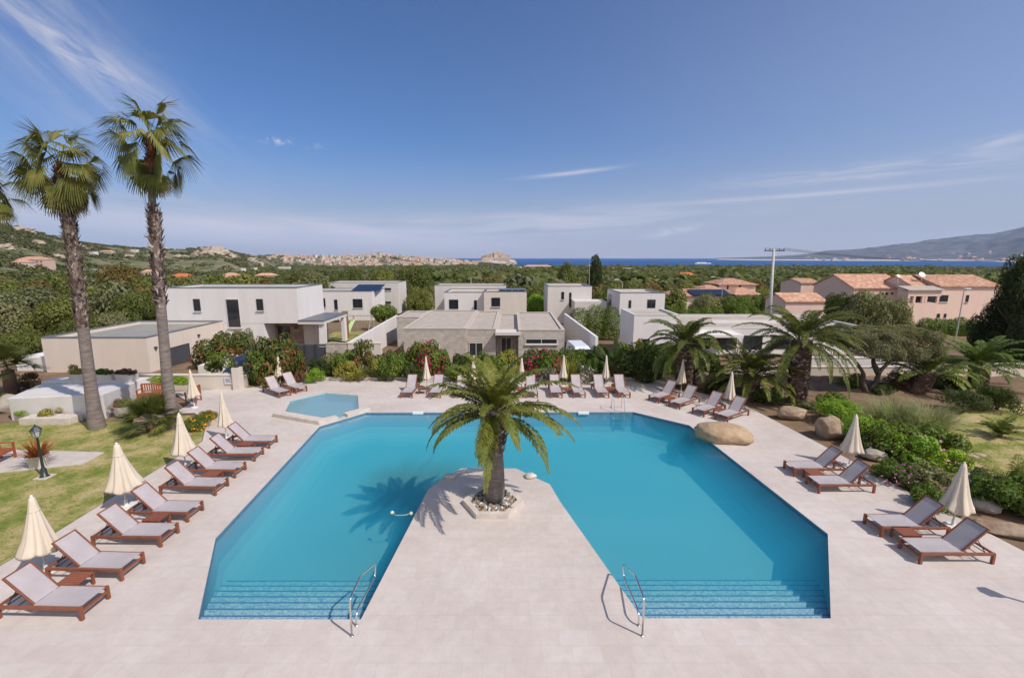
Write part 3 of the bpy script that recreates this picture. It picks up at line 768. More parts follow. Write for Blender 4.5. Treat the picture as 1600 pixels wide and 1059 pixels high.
# handrails into the steps, ladder
def rounded(pts, r=.07, k=4):
    P = [Vector(p) for p in pts]; out = [P[0]]
    for i in range(1, len(P) - 1):
        a = (P[i - 1] - P[i]); b2 = (P[i + 1] - P[i]); q = min(r, a.length * .45, b2.length * .45)
        s, e = P[i] + a.normalized() * q, P[i] + b2.normalized() * q
        for t in range(k + 1):
            t /= k; out.append(s * (1 - t) ** 2 + P[i] * 2 * t * (1 - t) + e * t * t)
    return out + [P[-1]]
RAIL = [(8.44, 0), (8.46, .88), (9.15, .90), (10.22, .42), (10.12, .12), (8.9, .30), (8.74, .22), (8.72, 0)]
for x, lab in ((-3.44, 'steel pool handrail on the left of the paved spit'), (2.80, 'steel pool handrail on the right of the paved spit')):
    root = empty('handrail', (x, 8.5, 0), lab, 'handrail', 'steel handrails at the pool steps')
    MB().tube(rounded([(x, y, z) for y, z in RAIL], .12, 5), .021, 10).build('rail', M_CHROME, root, smooth=True)
    for y in (8.44, 8.72): MB().lathe([(.045, .002), (.045, .012), (.024, .03)], 14, (x, y, 0)).build('flange', M_CHROME, root, smooth=True)
lx = G(965, 640).x; root = empty('pool_ladder', (lx, 22.9, 0), 'small steel ladder at the far edge of the pool', 'pool ladder')
for dx in (-.27, .27):
    MB().tube(rounded([(lx + dx, 23.45, 0), (lx + dx, 23.35, .75), (lx + dx, 22.95, .8), (lx + dx, 22.68, .1), (lx + dx, 22.68, -1.0)], .15, 5), .02, 8).build('rail', M_CHROME, root, smooth=True)
for z in (-.3, -.55, -.8): MB().box(lx - .25, lx + .25, 22.64, 22.72, z, z + .03).build('rung', M_CHROME, root)
for i, (px, lab) in enumerate((((652, 638), 'round white skimmer lid near the lounger left of the palm'), ((908, 636), 'round white skimmer lid in front of the far row of loungers'), ((1041, 648), 'round white skimmer lid below the angled loungers'), ((1156, 711), 'round white skimmer lid beside the poolside boulder'))):
    tag(MB().lathe([(.13, 0), (.13, .012), (.115, .02), (.03, .022), (.02, .03)], 20).build('skimmer_lid', mat('white_plastic', (.75, .76, .76), .5, .03), loc=G(*px) + Vector((0, 0, .003)), smooth=False), lab, 'skimmer lid', 'white skimmer lids in the terrace')

# island planter
cx, cyy = -.62, 13.72
hexp = [(cx + .98 * math.cos(rad(a)), cyy + .98 * math.sin(rad(a))) for a in (0, 60, 120, 180, 240, 300)]
root = empty('palm_planter', (cx, cyy, 0), 'low six sided stone planter round the island palm', 'planter')
mb = MB()
for i in range(6):
    a0, a1 = rad(60 * i), rad(60 * i + 60)
    q = [(cx + r * math.cos(a), cyy + r * math.sin(a)) for r, a in ((1.0, a0), (1.0, a1), (.8, a1), (.8, a0))]
    mb.prism(q, 0, .17)
mb.build('kerb', M_STONE, root)
MB().prism([(cx + .79 * math.cos(rad(a)), cyy + .79 * math.sin(rad(a))) for a in range(0, 360, 60)], .0, .06).build('soil', mat('planter_soil', (.12, .09, .06), .95, .3, 8, bump=.6), root)
def rock_mesh(name, r, seed, m, sub=3, rough=.28, freq=.9, flat=1.0, cut=True):
    bm = bmesh.new(); bmesh.ops.create_icosphere(bm, subdivisions=sub, radius=1)
    off = Vector((seed * 7.3, seed * 3.1, seed * 1.7))
    rn = random.Random(seed)
    planes = [(Vector((rn.gauss(0, 1), rn.gauss(0, 1), rn.gauss(0, 1))).normalized(), rn.uniform(.62, .88)) for _ in range(7)] if cut else []
    for v in bm.verts:
        p = v.co.copy()
        p *= 1 + rough * mnoise.fractal(p * freq + off, 1, 2, 4)
        for nn, d in planes:
            e = p.dot(nn) - d
            if e > 0: p -= nn * e * .85
        p *= 1 + .05 * mnoise.fractal(p * 5 + off, 1, 2, 4)
        v.co = Vector((p.x * r[0], p.y * r[1], p.z * r[2]))
    me = bpy.data.meshes.new(name); bm.to_mesh(me); bm.free(); me.materials.append(m)
    me.polygons.foreach_set('use_smooth', [True] * len(me.polygons)); me.update()
    return me
M_PEB = mat('planter_pebble', (.30, .27, .24), .8, .2, 6, bump=.3, objrand=.75)
pm = [rock_mesh('pebble', (.07, .055, .045), 20 + k, M_PEB, sub=2) for k in range(4)]
pb = MB(); Jp = random.Random(9)
for k in range(190):
    a, r = Jp.uniform(0, 2 * PI), .72 * math.sqrt(Jp.random())
    if r < .26: continue
    s = Jp.uniform(.5, 1.5); R = Matrix.Rotation(Jp.uniform(0, 6), 3, 'Z') @ Matrix.Rotation(Jp.uniform(0, 6), 3, 'X')
    src = pm[k % 4]
    pb.add([R @ v.co * s + Vector((cx + r * math.cos(a), cyy + r * math.sin(a), .085 + .03 * Jp.random())) for v in src.vertices], [tuple(p.vertices) for p in src.polygons], Jp.choice((0, 0, 1, 2)))
o = pb.build('pebbles', [mat('grey_pebble', (.2, .18, .16), .8, .3, 9), mat('white_pebble', (.62, .6, .56), .8, .1, 9), mat('brown_pebble', (.30, .22, .15), .8, .2, 9)], smooth=True)
tag(o, 'loose grey and white pebbles inside the palm planter', 'pebbles', kind='stuff')
M_WROCK = mat('white_rock', (.55, .5, .44), .85, .2, 6, bump=.4)
for px, lab in (((703, 747), 'small pale rock at the left water edge of the island'), ((828, 746), 'small pale rock at the right water edge of the island')):
    tag(link('small_rock', rock_mesh('small_rock', (.24, .16, .12), 31 + px[0], M_WROCK, 3), loc=G(*px) + Vector((0, 0, .07))), lab, 'rock')

# boulders
M_BOUL = mat('sand_boulder', (.33, .215, .125), .9, .16, 2.2, bump=.9, bscale=5, col2=(.45, .33, .215), detail=9)
M_BROWN = mat('brown_boulder', (.20, .125, .075), .9, .2, 1.6, bump=.6, bscale=6, col2=(.42, .33, .25))
M_GREYB = mat('grey_boulder', (.28, .24, .20), .9, .2, 1.6, bump=.6, bscale=6, col2=(.40, .35, .30))
def boulder(px, r, seed, m, lab, rz=0, z=.3, cut=True, rough=.25):
    p = G(*px); o = link('boulder', rock_mesh('boulder', r, seed, m, 4, rough, cut=cut), loc=(p.x, p.y, r[2] * z)); o.rotation_euler = (0, 0, rz)
    tag(o, lab, 'boulder', 'boulders round the terrace')
boulder((1130, 685), (1.22, .85, .46), 3, M_BOUL, 'large smooth sand coloured boulder overhanging the pool edge', rad(-18), .55, False, .16)
boulder((1298, 682), (.74, .62, .62), 12, M_BROWN, 'big square brown boulder with a pale flat top', .3, .6)
boulder((1236, 652), (.75, .5, .45), 8, M_BROWN, 'rounded brown boulder left of the clay pot', .2, .5)
boulder((1104, 604), (.9, .5, .72), 14, M_BROWN, 'brown boulder behind the angled loungers by the palm', 0, .4)
boulder((1366, 716), (.5, .32, .26), 17, M_GREYB, 'grey boulder under the shrubs behind the right parasol', -.5, .5)
boulder((1536, 796), (.48, .32, .24), 19, M_GREYB, 'pale flat boulder right of the front right parasol', -.4, .6)
boulder((1572, 832), (.85, .35, .22), 23, M_BROWN, 'long dark boulder behind the front right lounger', -.45, .5)
boulder((1515, 714), (.7, .22, .11), 27, M_BROWN, 'low reddish boulder at the near edge of the right lawn', .1, .5)
boulder((492, 592), (.5, .35, .3), 29, M_GREYB, 'pale boulder beside the round clipped bush in the far bed', .1, .5)
boulder((14, 640), (.9, .6, .5), 33, M_GREYB, 'pale boulder at the left end of the whitewashed slab', .1, .5)
for px, s, lab in (((855, 584), 1, 'white flowering cushion left of the spiky yellow green plant'), ((914, 586), 1.1, 'white flowering cushion between the two far parasols')):
    pass
tag(MB().lathe([(.14, 0), (.24, .12), (.28, .3), (.25, .42), (.2, .47), (.24, .5), (.22, .5), (.17, .46), (.02, .44)], 20).build('clay_pot', mat('pale_clay', (.42, .35, .25), .85, .12, 5, bump=.2), loc=G(1257, 665), smooth=True), 'pale round clay pot between two brown boulders', 'pot')

# lamp posts: one on the left lawn, one just outside the frame whose shadow falls on the terrace
M_IRON = mat('dark_green_iron', (.018, .03, .03), .4, .2, 8, spec=.5)
M_LGLASS = mat('lantern_glass', (.42, .43, .42), .15, .05, 3, spec=.6)
def lamp(at, lab, h=1.0):
    root = empty('lamp_post', at, lab, 'lamp post', 'lantern lamp posts')
    x, y, z = at
    MB().lathe([(.15, 0), (.15, .05), (.10, .07), (.09, .3), (.06, .36), (.045, .42), (.035, 1.5 * h), (.045, 1.52 * h), (.03, 1.56 * h)], 14, at).build('post', M_IRON, root, smooth=True)
    MB().box(x - .22, x + .22, y - .22, y + .22, z - .02, z + .03).build('plinth', M_STONE, root)
    t = 1.56 * h
    MB().lathe([(.06, t), (.10, t + .04), (.15, t + .26), (.14, t + .27)], 6, at).build('lantern', M_LGLASS, root)
    MB().lathe([(.19, t + .27), (.17, t + .30), (.08, t + .40), (.03, t + .43), (.012, t + .50)], 6, at).build('cap', M_IRON, root)
    fr = MB()
    for k in range(6):
        a = PI * k / 3; fr.tube([(x + .10 * math.cos(a), y + .10 * math.sin(a), z + t + .04), (x + .155 * math.cos(a), y + .155 * math.sin(a), z + t + .27)], .009, 5)
    fr.build('lantern_frame', M_IRON, root)
lamp(G(70, 745), 'dark green lantern lamp post on the left lawn', 1.0)
lamp(Vector((13.2, 8.7, 0)), 'lantern lamp post outside the right edge whose shadow lies on the terrace', 1.25)

# benches and chair
def bench(at, rz, w, lab, name, cat):
    root = empty(name, (0, 0, 0), lab, cat)
    s = MB()
    for k in range(5): s.box(-w / 2, w / 2, -.22 + k * .095, -.22 + k * .095 + .075, .41, .44)
    s.build('seat', M_TEAK2, root)
    bk = MB(); n = max(5, int(w / .11))
    bk.box(-w / 2, w / 2, .27, .31, .87, .94); bk.box(-w / 2, w / 2, .255, .29, .48, .53)
    for k in range(n):
        x = -w / 2 + .05 + (w - .1) * k / (n - 1); bk.box(x - .03, x + .03, .265, .29, .53, .87)
    bk.build('backrest', M_TEAK2, root)
    for sx in (-1, 1):
        MB().box(sx * w / 2 - .03, sx * w / 2 + .03, -.24, -.18, 0, .64).build('leg', M_TEAK2, root)
        MB().box(sx * w / 2 - .03, sx * w / 2 + .03, .25, .312, 0, .90).build('leg', M_TEAK2, root)
        MB().box(sx * w / 2 - .04, sx * w / 2 + .04, -.26, .30, .64, .67).build('armrest', M_TEAK2, root)
    for y in (-.22, .255): MB().box(-w / 2, w / 2, y, y + .03, .33, .41).build('apron', M_TEAK2, root)
    root.location = at; root.rotation_euler = (0, 0, rz)
    return root
bench(G(243, 625) , rad(12), 1.5, 'orange brown slatted bench against the pale wall', 'garden_bench', 'bench')
bench(G(302, 628), rad(-78), .6, 'orange brown wooden armchair beside the closed parasol', 'garden_chair', 'chair')
bench(G(-12, 728), rad(100), 1.5, 'orange wooden bench cut off by the left edge on the lawn path', 'garden_bench', 'bench')

q = G(627, 804, -.06); fl_ = empty('float_line', q, 'short floating line with two small pale floats left of the island', 'float line')
MB().tube([(q.x - .32, q.y + .12, -.055), (q.x - .15, q.y - .05, -.05), (q.x + .12, q.y - .03, -.05), (q.x + .3, q.y + .08, -.055)], .014, 6).build('line', mat('grey_line', (.35, .36, .3), .7, .1), fl_)
for dx, dy in ((-.32, .12), (.3, .08)): MB().lathe([(.02, -.06), (.06, -.03), (.065, 0), (.04, .04), (.015, .05)], 10, (q.x + dx, q.y + dy, -.05)).build('float', mat('yellowish_float', (.6, .62, .42), .5, .05), fl_, smooth=True)
# ------------------------------------------------------------------ palms
M_PALM = leaf_mat('palm_frond_green', (0.0521, 0.093, 0.0223), (0.158, 0.214, 0.0409), (0.372, 0.354, 0.0836), trans=.22, nscale=.7, objrand=.10, rough=.5)
M_PALMY = leaf_mat('palm_frond_yellow_green', (.055, .085, .014), (.19, .22, .04), (.40, .36, .10), trans=.25, nscale=.9, objrand=.08, rough=.5)
M_PALMG = leaf_mat('palm_frond_grey_green', (0.054, 0.0744, 0.0168), (0.15, 0.174, 0.0384), (0.324, 0.288, 0.09), trans=.25, nscale=.7, objrand=.10, rough=.5)
M_FAN = leaf_mat('fan_palm_green', (.045, .07, .014), (.17, .185, .04), (.36, .31, .12), trans=.25, nscale=.9, objrand=.1)
M_DEAD = leaf_mat('dead_frond', (.10, .065, .035), (.22, .15, .085), (.33, .25, .16), trans=.1, nscale=2)
M_BOOT = leaf_mat('leaf_base', (.045, .032, .026), (.22, .16, .12), (.60, .52, .43), trans=0, nscale=3, isl=1.0)
M_BOOTR = leaf_mat('leaf_base_red', (.10, .035, .018), (.22, .09, .045), (.34, .2, .12), trans=0, nscale=3)
M_BARK = mat('palm_bark', (.12, .095, .08), .95, .3, 3, bump=.8, bscale=9, col2=(.27, .22, .19), stretch=(1, 1, 5))
M_BARKB = mat('palm_bark_brown', (.10, .055, .035), .95, .3, 6, bump=.8, bscale=14, col2=(.2, .12, .08))

def frond_quads(org, a, e, L, rng, nl=44, lw=.03, ll=.42, droop=1.5, arch=1.0):
    """pinnate frond: quads of the rachis and its leaflets"""
    K = 14
    pts = [np.array(org, dtype=float)]; ang = e; ds = L / K
    tw = rng.normal() * .12
    for i in range(K):
        h = np.array([math.cos(a + tw * i / K), math.sin(a + tw * i / K), 0])
        pts.append(pts[-1] + (h * math.cos(ang) + np.array([0, 0, math.sin(ang)])) * ds)
        ang -= droop / K * (.45 + 1.1 * i / K) * arch
        ang = max(ang, -1.45)
    pts = np.array(pts)
    out = []
    tan = unit(np.gradient(pts, axis=0))
    side0 = np.array([-math.sin(a), math.cos(a), 0.])
    for i in range(K):
        w0, w1 = .035 * (1 - i / K) + .006, .035 * (1 - (i + 1) / K) + .006
        out.append([pts[i] - side0 * w0, pts[i] + side0 * w0, pts[i + 1] + side0 * w1, pts[i + 1] - side0 * w1])
    u = np.linspace(.1, .995, nl); idx = u * K
    i0 = np.minimum(idx.astype(int), K - 1); fr = (idx - i0)[:, None]
    P = pts[i0] * (1 - fr) + pts[i0 + 1] * fr; T = unit(tan[i0] * (1 - fr) + tan[i0 + 1] * fr)
    S = unit(side0 - T * (T @ side0)[:, None]); U = np.cross(T, S); U = np.where(U[:, 2:3] < 0, -U, U)
    prof = ll * np.minimum(1, .35 + 2.2 * u) * (1 - .72 * np.maximum(0, (u - .55) / .45) ** 1.3)
    for sgn in (-1, 1):
        jit = rng.normal(size=(nl, 3)) * .10
        D = unit(S * sgn * .85 + T * (.45 + .5 * u[:, None]) + U * .32 + jit)
        ln = (prof * (.85 + .3 * rng.random(nl)))[:, None]
        mid = P + D * ln * .55; tip = P + unit(D + np.array([0, 0, -.42])) * ln
        W = T * lw
        out.extend(np.stack([P - W * .5, mid - W * 1.25, tip, mid + W * 1.25], axis=1))
    return np.array(out)
def phoenix(name, base, crown, L, n, rng, trunk_r, label, seed, lean=(0, 0), ivy=False, mat_=None, elev=(-.75, 1.45), tr_split=.5, nl=44, bulge=1.35, extra=None, dr=(1.05, .55), ll=.38):
    base = Vector(base); crown = Vector(crown)
    root = empty(name, base, label, 'palm tree', 'feather palms on the terrace and in the garden')
    # trunk
    hgt = crown.z - base.z
    zs = max(.1, tr_split)
    pts = []; rr = []
    for i in range(14):
        t = i / 13; p = base.lerp(crown, t); p.x += .04 * math.sin(t * 5 + seed); pts.append(p)
        rr.append(trunk_r * (1.18 - .25 * t if t < tr_split else .93 + (bulge - .93) * math.sin(min(1, (t - tr_split) / (1 - tr_split) * 1.25) * PI * .62)))
    pts[0] = pts[0] - Vector((0, 0, .15))
    MB().tube(pts, rr, 18).build('trunk', M_BARK if tr_split > .2 else M_BARKB, root, smooth=True)
    # leaf-base scales on the upper trunk
    Q = []
    nz = int((1 - tr_split) * hgt / .085) + 3
    for k in range(nz):
        t = tr_split + (1.02 - tr_split) * k / nz
        p = np.array(base.lerp(crown, t)); r = trunk_r * (.93 + (bulge - .93) * math.sin(min(1, max(0, (t - tr_split)) / (1 - tr_split) * 1.25) * PI * .62))
        m_ = 13
        for j in range(m_):
            w = 2 * PI * (j + .5 * (k % 2) + rng.normal() * .06) / m_
            o = np.array([math.cos(w), math.sin(w), 0]); s = np.array([-math.sin(w), math.cos(w), 0])
            c = p + o * r * .97; hw = PI * r / m_ * .8; h = .12 * (.8 + .5 * rng.random()); out = .05 + .05 * rng.random()
            Q.append([c - s * hw - [0, 0, h * .4], c + s * hw - [0, 0, h * .4], c + o * out + s * hw * .5 + [0, 0, h * .6], c + o * out - s * hw * .5 + [0, 0, h * .6]])
    Q = np.array(Q) - np.array(base)
    link('leaf_bases', quads_mesh('leaf_bases', Q, M_BOOT), root)
    F = []
    for k in range(n):
        t = (k + .5) / n
        e = elev[1] + (elev[0] - elev[1]) * t ** .8 + rng.normal() * .09
        a = k * 2.39996 + rng.normal() * .18
        o = np.array(crown) + np.array([math.cos(a), math.sin(a), 0]) * trunk_r * (.2 + .9 * t) + np.array([0, 0, .18 - .30 * t])
        F.append(frond_quads(o, a, e, L * (.82 + .3 * rng.random()) * (.75 if t < .12 else 1), rng, nl=nl, ll=ll, droop=dr[0] + dr[1] * rng.random(), arch=1.05))
    for (a, e, l) in (extra or []):
        F.append(frond_quads(np.array(crown) + np.array([math.cos(a), math.sin(a), 0]) * trunk_r - np.array([0, 0, .1]), a, e, l, rng, nl=60, ll=ll, droop=1.6))
    Q = np.concatenate(F) - np.array(base)
    link('crown', quads_mesh('crown', Q, mat_ or M_PALM), root)
    return root
rng = np.random.default_rng(11)
isl = (-.62, 13.95, .05)
phoenix('feather_palm', isl, (-.52, 13.95, 3.1), 2.5, 42, rng, .285, 'feather palm with thick grey trunk growing on the island in the pool', 1, tr_split=.56, mat_=M_PALMY, elev=(-.15, 1.45), nl=54, dr=(.95, .5), ll=.31,
        extra=[(rad(205), .1, 2.2), (rad(258), .0, 1.8), (rad(-40), .05, 2.1), (rad(-8), .45, 2.7)])
def ph(pxb, pxc, L, n, r, lab, seed, **kw):
    b_ = G(*pxb); c_ = PY(pxc[0], pxc[1], b_.y + .2)
    return phoenix('feather_palm', b_, c_, L, n, rng, r, lab, seed, **kw)
ph((1068, 606), (1072, 536), 2.7, 42, .50, 'feather palm with very thick scaly trunk behind the angled loungers', 2, tr_split=.02, mat_=M_PALMG, bulge=1.1, elev=(-.3, 1.4), nl=58)
ph((1170, 622), (1176, 585), 2.6, 48, .42, 'low bushy feather palm with short trunk behind the right angled loungers', 3, tr_split=.02, mat_=M_PALMY, bulge=1.1, elev=(-.15, 1.4))
ph((1245, 627), (1252, 532), 3.4, 46, .46, 'feather palm with arching fronds standing before the white low villa', 4, tr_split=.02, mat_=M_PALMG, bulge=1.12, elev=(-.35, 1.4), nl=64)
ph((1434, 612), (1450, 583), 2.4, 30, .42, 'feather palm with steep fronds right of the flat clipped tree', 5, tr_split=.02, mat_=M_PALM, bulge=1.05, elev=(.2, 1.42))
ph((1528, 604), (1530, 572), 2.9, 44, .45, 'dark feather palm in front of the beige wall near the right edge', 6, tr_split=.02, mat_=M_PALM, bulge=1.05, elev=(.0, 1.42))
# young palms
def young_palm(px, L, n, lab, m=None):
    b_ = G(*px); root = empty('young_palm', b_, lab, 'palm', 'young palms in the beds')
    F = [frond_quads(np.array([0, 0, .1]), k * 2.4 + rng.normal() * .2, 1.3 - .9 * k / n, L * (.8 + .4 * rng.random()), rng, nl=30, ll=.28, lw=.02, droop=1.2) for k in range(n)]
    link('fronds', quads_mesh('fronds', np.concatenate(F), m or M_PALMY), root)
    MB().lathe([(.10, -.05), (.09, .1), (.04, .18)], 10, b_).build('trunk', M_BARKB, root)
young_palm((1562, 682), 1.0, 14, 'small yellow green young palm on the right lawn')
young_palm((1580, 775), 1.5, 16, 'young feather palm among the shrubs at the right edge')

# fan palms
def fan_leaf(org, a, e, pet, R, rng, nseg=22, droop=.5, spread=2.0, tilt_s=.75):
    out = []
    h = np.array([math.cos(a), math.sin(a), 0.]); z = np.array([0, 0, 1.])
    d0 = h * math.cos(e) + z * math.sin(e)
    p0 = np.array(org, dtype=float); p1 = p0 + d0 * pet * .5
    e2 = e - .35 * droop - .1; d1 = h * math.cos(e2) + z * math.sin(e2); p2 = p1 + d1 * pet * .5
    s = np.array([-math.sin(a), math.cos(a), 0.])
    for q0, q1 in ((p0, p1), (p1, p2)): out.append([q0 - s * .018, q0 + s * .018, q1 + s * .012, q1 - s * .012])
    e3 = e2 - .75 * droop; f = h * math.cos(e3) + z * math.sin(e3); nrm = np.cross(s, f); nrm = nrm * (1 if nrm[2] > 0 else -1)
    tilt = rng.normal() * tilt_s; s2 = s * math.cos(tilt) + nrm * math.sin(tilt)
    for k in range(nseg):
        w = (k / (nseg - 1) - .5) * 2 * spread * .8
        d = f * math.cos(w) + s2 * math.sin(w) + nrm * .12 * abs(math.sin(w)); d /= np.linalg.norm(d)
        t = np.cross(nrm, d); t /= np.linalg.norm(t)
        l = R * (.8 + .2 * math.cos(w)) * (.9 + .2 * rng.random()); hw = .026 * R / .9
        a1 = p2 + d * l * .5; dd = d + np.array([0, 0, -.8 * droop - .35 * rng.random()]); dd /= np.linalg.norm(dd); a2 = a1 + dd * l * .55
        out.append([p2 - t * .006, p2 + t * .006, a1 + t * hw, a1 - t * hw])
        out.append([a1 - t * hw, a1 + t * hw, a2 + t * .006, a2 - t * .006])
    return out
def washingtonia(pts, radii, crown, rough, ndead, label, seed, Y, n=34, scale=.95):
    """pts: pixels down the trunk at distance Y; rough: (z0,z1,kind) trunk ranges with leaf bases"""
    rg = np.random.default_rng(seed)
    W = [PY(p[0], p[1], Y) for p in pts]; W[0].z = -.1
    root = empty('fan_palm', (W[0].x, W[0].y, 0), label, 'palm tree', 'tall fan palms on the left lawn')
    fine = []; fr = []
    for i in range(len(W) - 1):
        for k in range(6):
            t = k / 6; fine.append(W[i].lerp(W[i + 1], t)); fr.append(radii[i] * (1 - t) + radii[i + 1] * t)
    fine.append(W[-1]); fr.append(radii[-1])
    MB().tube(fine, fr, 16).build('trunk', mat('fan_palm_bark', (.14, .11, .095), .95, .2, 2.5, bump=.9, bscale=7, col2=(.29, .24, .22), stretch=(1, 1, 6)), root, smooth=True)
    fz = np.array([p.z for p in fine]); fx = np.array([p.x for p in fine]); fa = np.array(fr)
    for (py0, py1, kind) in rough:
        z0, z1 = PY(240, py0, Y).z, PY(240, py1, Y).z
        Q = []
        zz = z0
        while zz < z1:
            x = np.interp(zz, fz, fx); r = np.interp(zz, fz, fa)
            for j in range(11):
                w = 2 * PI * j / 11 + rg.random() * .7 + zz * 9
                o = np.array([math.cos(w), math.sin(w), 0]); s = np.array([-math.sin(w), math.cos(w), 0])
                s = s + np.array([0, 0, rg.normal() * .5])
                c = np.array([x, Y, zz + rg.normal() * .04]) + o * r * .96; h = .12 + .2 * rg.random(); out = .02 + .13 * rg.random() ** 1.5; hw = .045 + .03 * rg.random()
                tw = s * rg.normal() * .12
                Q.append([c - s * hw - [0, 0, h * .3], c + s * hw - [0, 0, h * .3], c + o * out + s * hw * .35 + tw + [0, 0, h * .75], c + o * out - s * hw * .35 + tw + [0, 0, h * .75]])
            zz += .10
        link('leaf_bases', quads_mesh('leaf_bases', np.array(Q) - np.array(root.location), kind), root)
    C = np.array(PY(crown[0], crown[1], Y))
    F = []
    for k in range(n):
        t = k / n
        e = 1.45 - 1.8 * t + rg.normal() * .18; a = k * 2.39996 + rg.normal() * .3
        F += fan_leaf(C + [0, 0, .35 - .75 * t], a, e, (1.15 - .25 * abs(t - .5)) * (.85 + .35 * rg.random()) * scale, (1.02 + .2 * rg.random()) * scale, rg, droop=.45 + .75 * t + .3 * rg.random(), nseg=24, spread=1.5 + .4 * rg.random())
    link('crown', quads_mesh('crown', np.array(F) - np.array(root.location), M_FAN), root)
    D = []
    for k in range(ndead):
        D += fan_leaf(C + [0, 0, -.5 - .35 * rg.random()], k * 2.4 + rg.normal() * .3, -.75 - .5 * rg.random(), .6 * scale, .8 * scale, rg, droop=1.0, nseg=18)
    link('dead_leaves', quads_mesh('dead_leaves', np.array(D) - np.array(root.location), M_DEAD), root)
washingtonia([(152, 668), (147, 640), (141, 600), (131, 520), (119, 430), (108, 350), (103, 318), (98, 290), (95, 262)], [.36, .28, .24, .215, .22, .215, .16, .26, .2], (95, 268), [(508, 325, M_BOOT), (322, 262, M_BOOTR)], 10,
             'tall fan palm with a crooked rough trunk nearer the left edge', 5, 20.6)
washingtonia([(272, 668), (268, 640), (262, 600), (255, 520), (247, 430), (242, 345), (238, 318), (236, 270), (237, 225)], [.34, .27, .23, .20, .21, .215, .14, .15, .14], (238, 234), [(476, 320, M_BOOT), (265, 225, M_BOOTR)], 12,
             'tallest fan palm with shaggy upper trunk and smooth grey foot', 8, 20.6)
washingtonia([(-25, 668), (-35, 500), (-42, 400), (-45, 290)], [.4, .28, .27, .2], (-46, 290), [(480, 300, M_BOOT)], 8, 'fan palm mostly outside the left edge with only frond tips showing', 12, 20.6, n=30)
def low_fan(px, crown_h, n, pet, R, tr, lab, seed):
    rg = np.random.default_rng(seed); b_ = G(*px)
    root = empty('fan_palm', b_, lab, 'palm tree')
    MB().tube([(b_.x, b_.y, -.1), (b_.x, b_.y, crown_h * .5), (b_.x, b_.y, crown_h)], [tr * 1.25, tr, tr * .9], 12).build('trunk', M_BARKB, root, smooth=True)
    F = []
    for k in range(n):
        t = k / n
        F += fan_leaf(np.array([0, 0, crown_h + .1 - .25 * t]), k * 2.4 + rg.normal() * .3, 1.45 - 1.35 * t + rg.normal() * .12, pet * (.8 + .4 * rg.random()), R * (.85 + .3 * rg.random()), rg, droop=.0 + .25 * t, nseg=26, spread=1.65, tilt_s=.5)
    link('crown', quads_mesh('crown', np.array(F), M_FAN), root)
low_fan((240, 672), .4, 24, .62, .9, .24, 'low fan palm shrub between the two tall palm trunks', 3)
low_fan((20, 618), 1.55, 26, .85, .85, .3, 'short fan palm with brown trunk by the garage wall at the left edge', 4)

# ------------------------------------------------------------------ bushes and garden plants
PROTO = {}
def bush_mesh(key, n, leaf, nc, rc, seed, aspect=.5, up=.4):
    if key not in PROTO:
        rg = np.random.default_rng(seed)
        cl = clump_set(nc, .8, 1.0, rc, rg, .25)
        PROTO[key] = quads_mesh('foliage', crown_quads(n, cl, leaf, aspect, rg, up), [])
        PROTO[key].materials.append(None)
    return PROTO[key]
def with_mat(name, me, m, parent=None, loc=(0, 0, 0), scale=(1, 1, 1), rz=0):
    o = link(name, me, parent, loc)
    if len(me.materials) == 0: me.materials.append(None)
    o.material_slots[0].link = 'OBJECT'; o.material_slots[0].material = m
    o.scale = scale; o.rotation_euler = (0, 0, rz)
    return o
LM = {
 'lime': leaf_mat('leaf_lime', (0.117, 0.234, 0.0234), (0.312, 0.488, 0.0488), (0.507, 0.643, 0.117)),
 'green': leaf_mat('leaf_green', (0.052, 0.104, 0.0169), (0.156, 0.234, 0.0364), (0.286, 0.338, 0.078)),
 'dark': leaf_mat('leaf_dark', (0.0325, 0.0585, 0.0143), (0.0845, 0.12, 0.0286), (0.169, 0.195, 0.052)),
 'olive': leaf_mat('leaf_olive', (0.117, 0.137, 0.0585), (0.254, 0.273, 0.117), (0.39, 0.39, 0.195)),
 'silver': leaf_mat('leaf_silver', (.08, .09, .05), (.2, .2, .13), (.36, .34, .26)),
 'photinia': leaf_mat('leaf_photinia', (.06, .10, .02), (.17, .18, .045), (.46, .09, .05), nscale=1.8, isl=.95),
 'yellow': leaf_mat('leaf_yellow', (0.18, 0.21, 0.03), (0.39, 0.375, 0.075), (0.6, 0.51, 0.15)),
 'rust': leaf_mat('leaf_rust', (0.105, 0.09, 0.03), (0.195, 0.128, 0.06), (0.3, 0.15, 0.075)),
 'forest': leaf_mat('leaf_forest', (0.0845, 0.111, 0.0234), (0.195, 0.227, 0.0546), (0.325, 0.332, 0.104), objrand=.3),
 'forest_olive': leaf_mat('leaf_forest_olive', (0.117, 0.137, 0.0585), (0.247, 0.26, 0.124), (0.377, 0.37, 0.195), objrand=.25),
 'forest_brown': leaf_mat('leaf_forest_brown', (0.117, 0.091, 0.026), (0.247, 0.189, 0.0546), (0.364, 0.273, 0.091), objrand=.25),
 'pine': leaf_mat('leaf_pine', (.025, .042, .012), (.065, .088, .026), (.12, .14, .045)),
 'red': leaf_mat('petal_red', (.22, .012, .015), (.42, .03, .03), (.5, .10, .07), trans=.1),
 'pink': leaf_mat('petal_pink', (.4, .12, .22), (.55, .25, .35), (.6, .4, .45), trans=.1),
 'white': leaf_mat('petal_white', (.5, .47, .4), (.66, .63, .58), (.7, .68, .62), trans=.1),
 'gold': leaf_mat('petal_gold', (.55, .30, .01), (.65, .42, .02), (.7, .5, .05), trans=.1),
 'coral': leaf_mat('petal_coral', (.4, .12, .06), (.5, .2, .1), (.5, .26, .14), trans=.1),
}
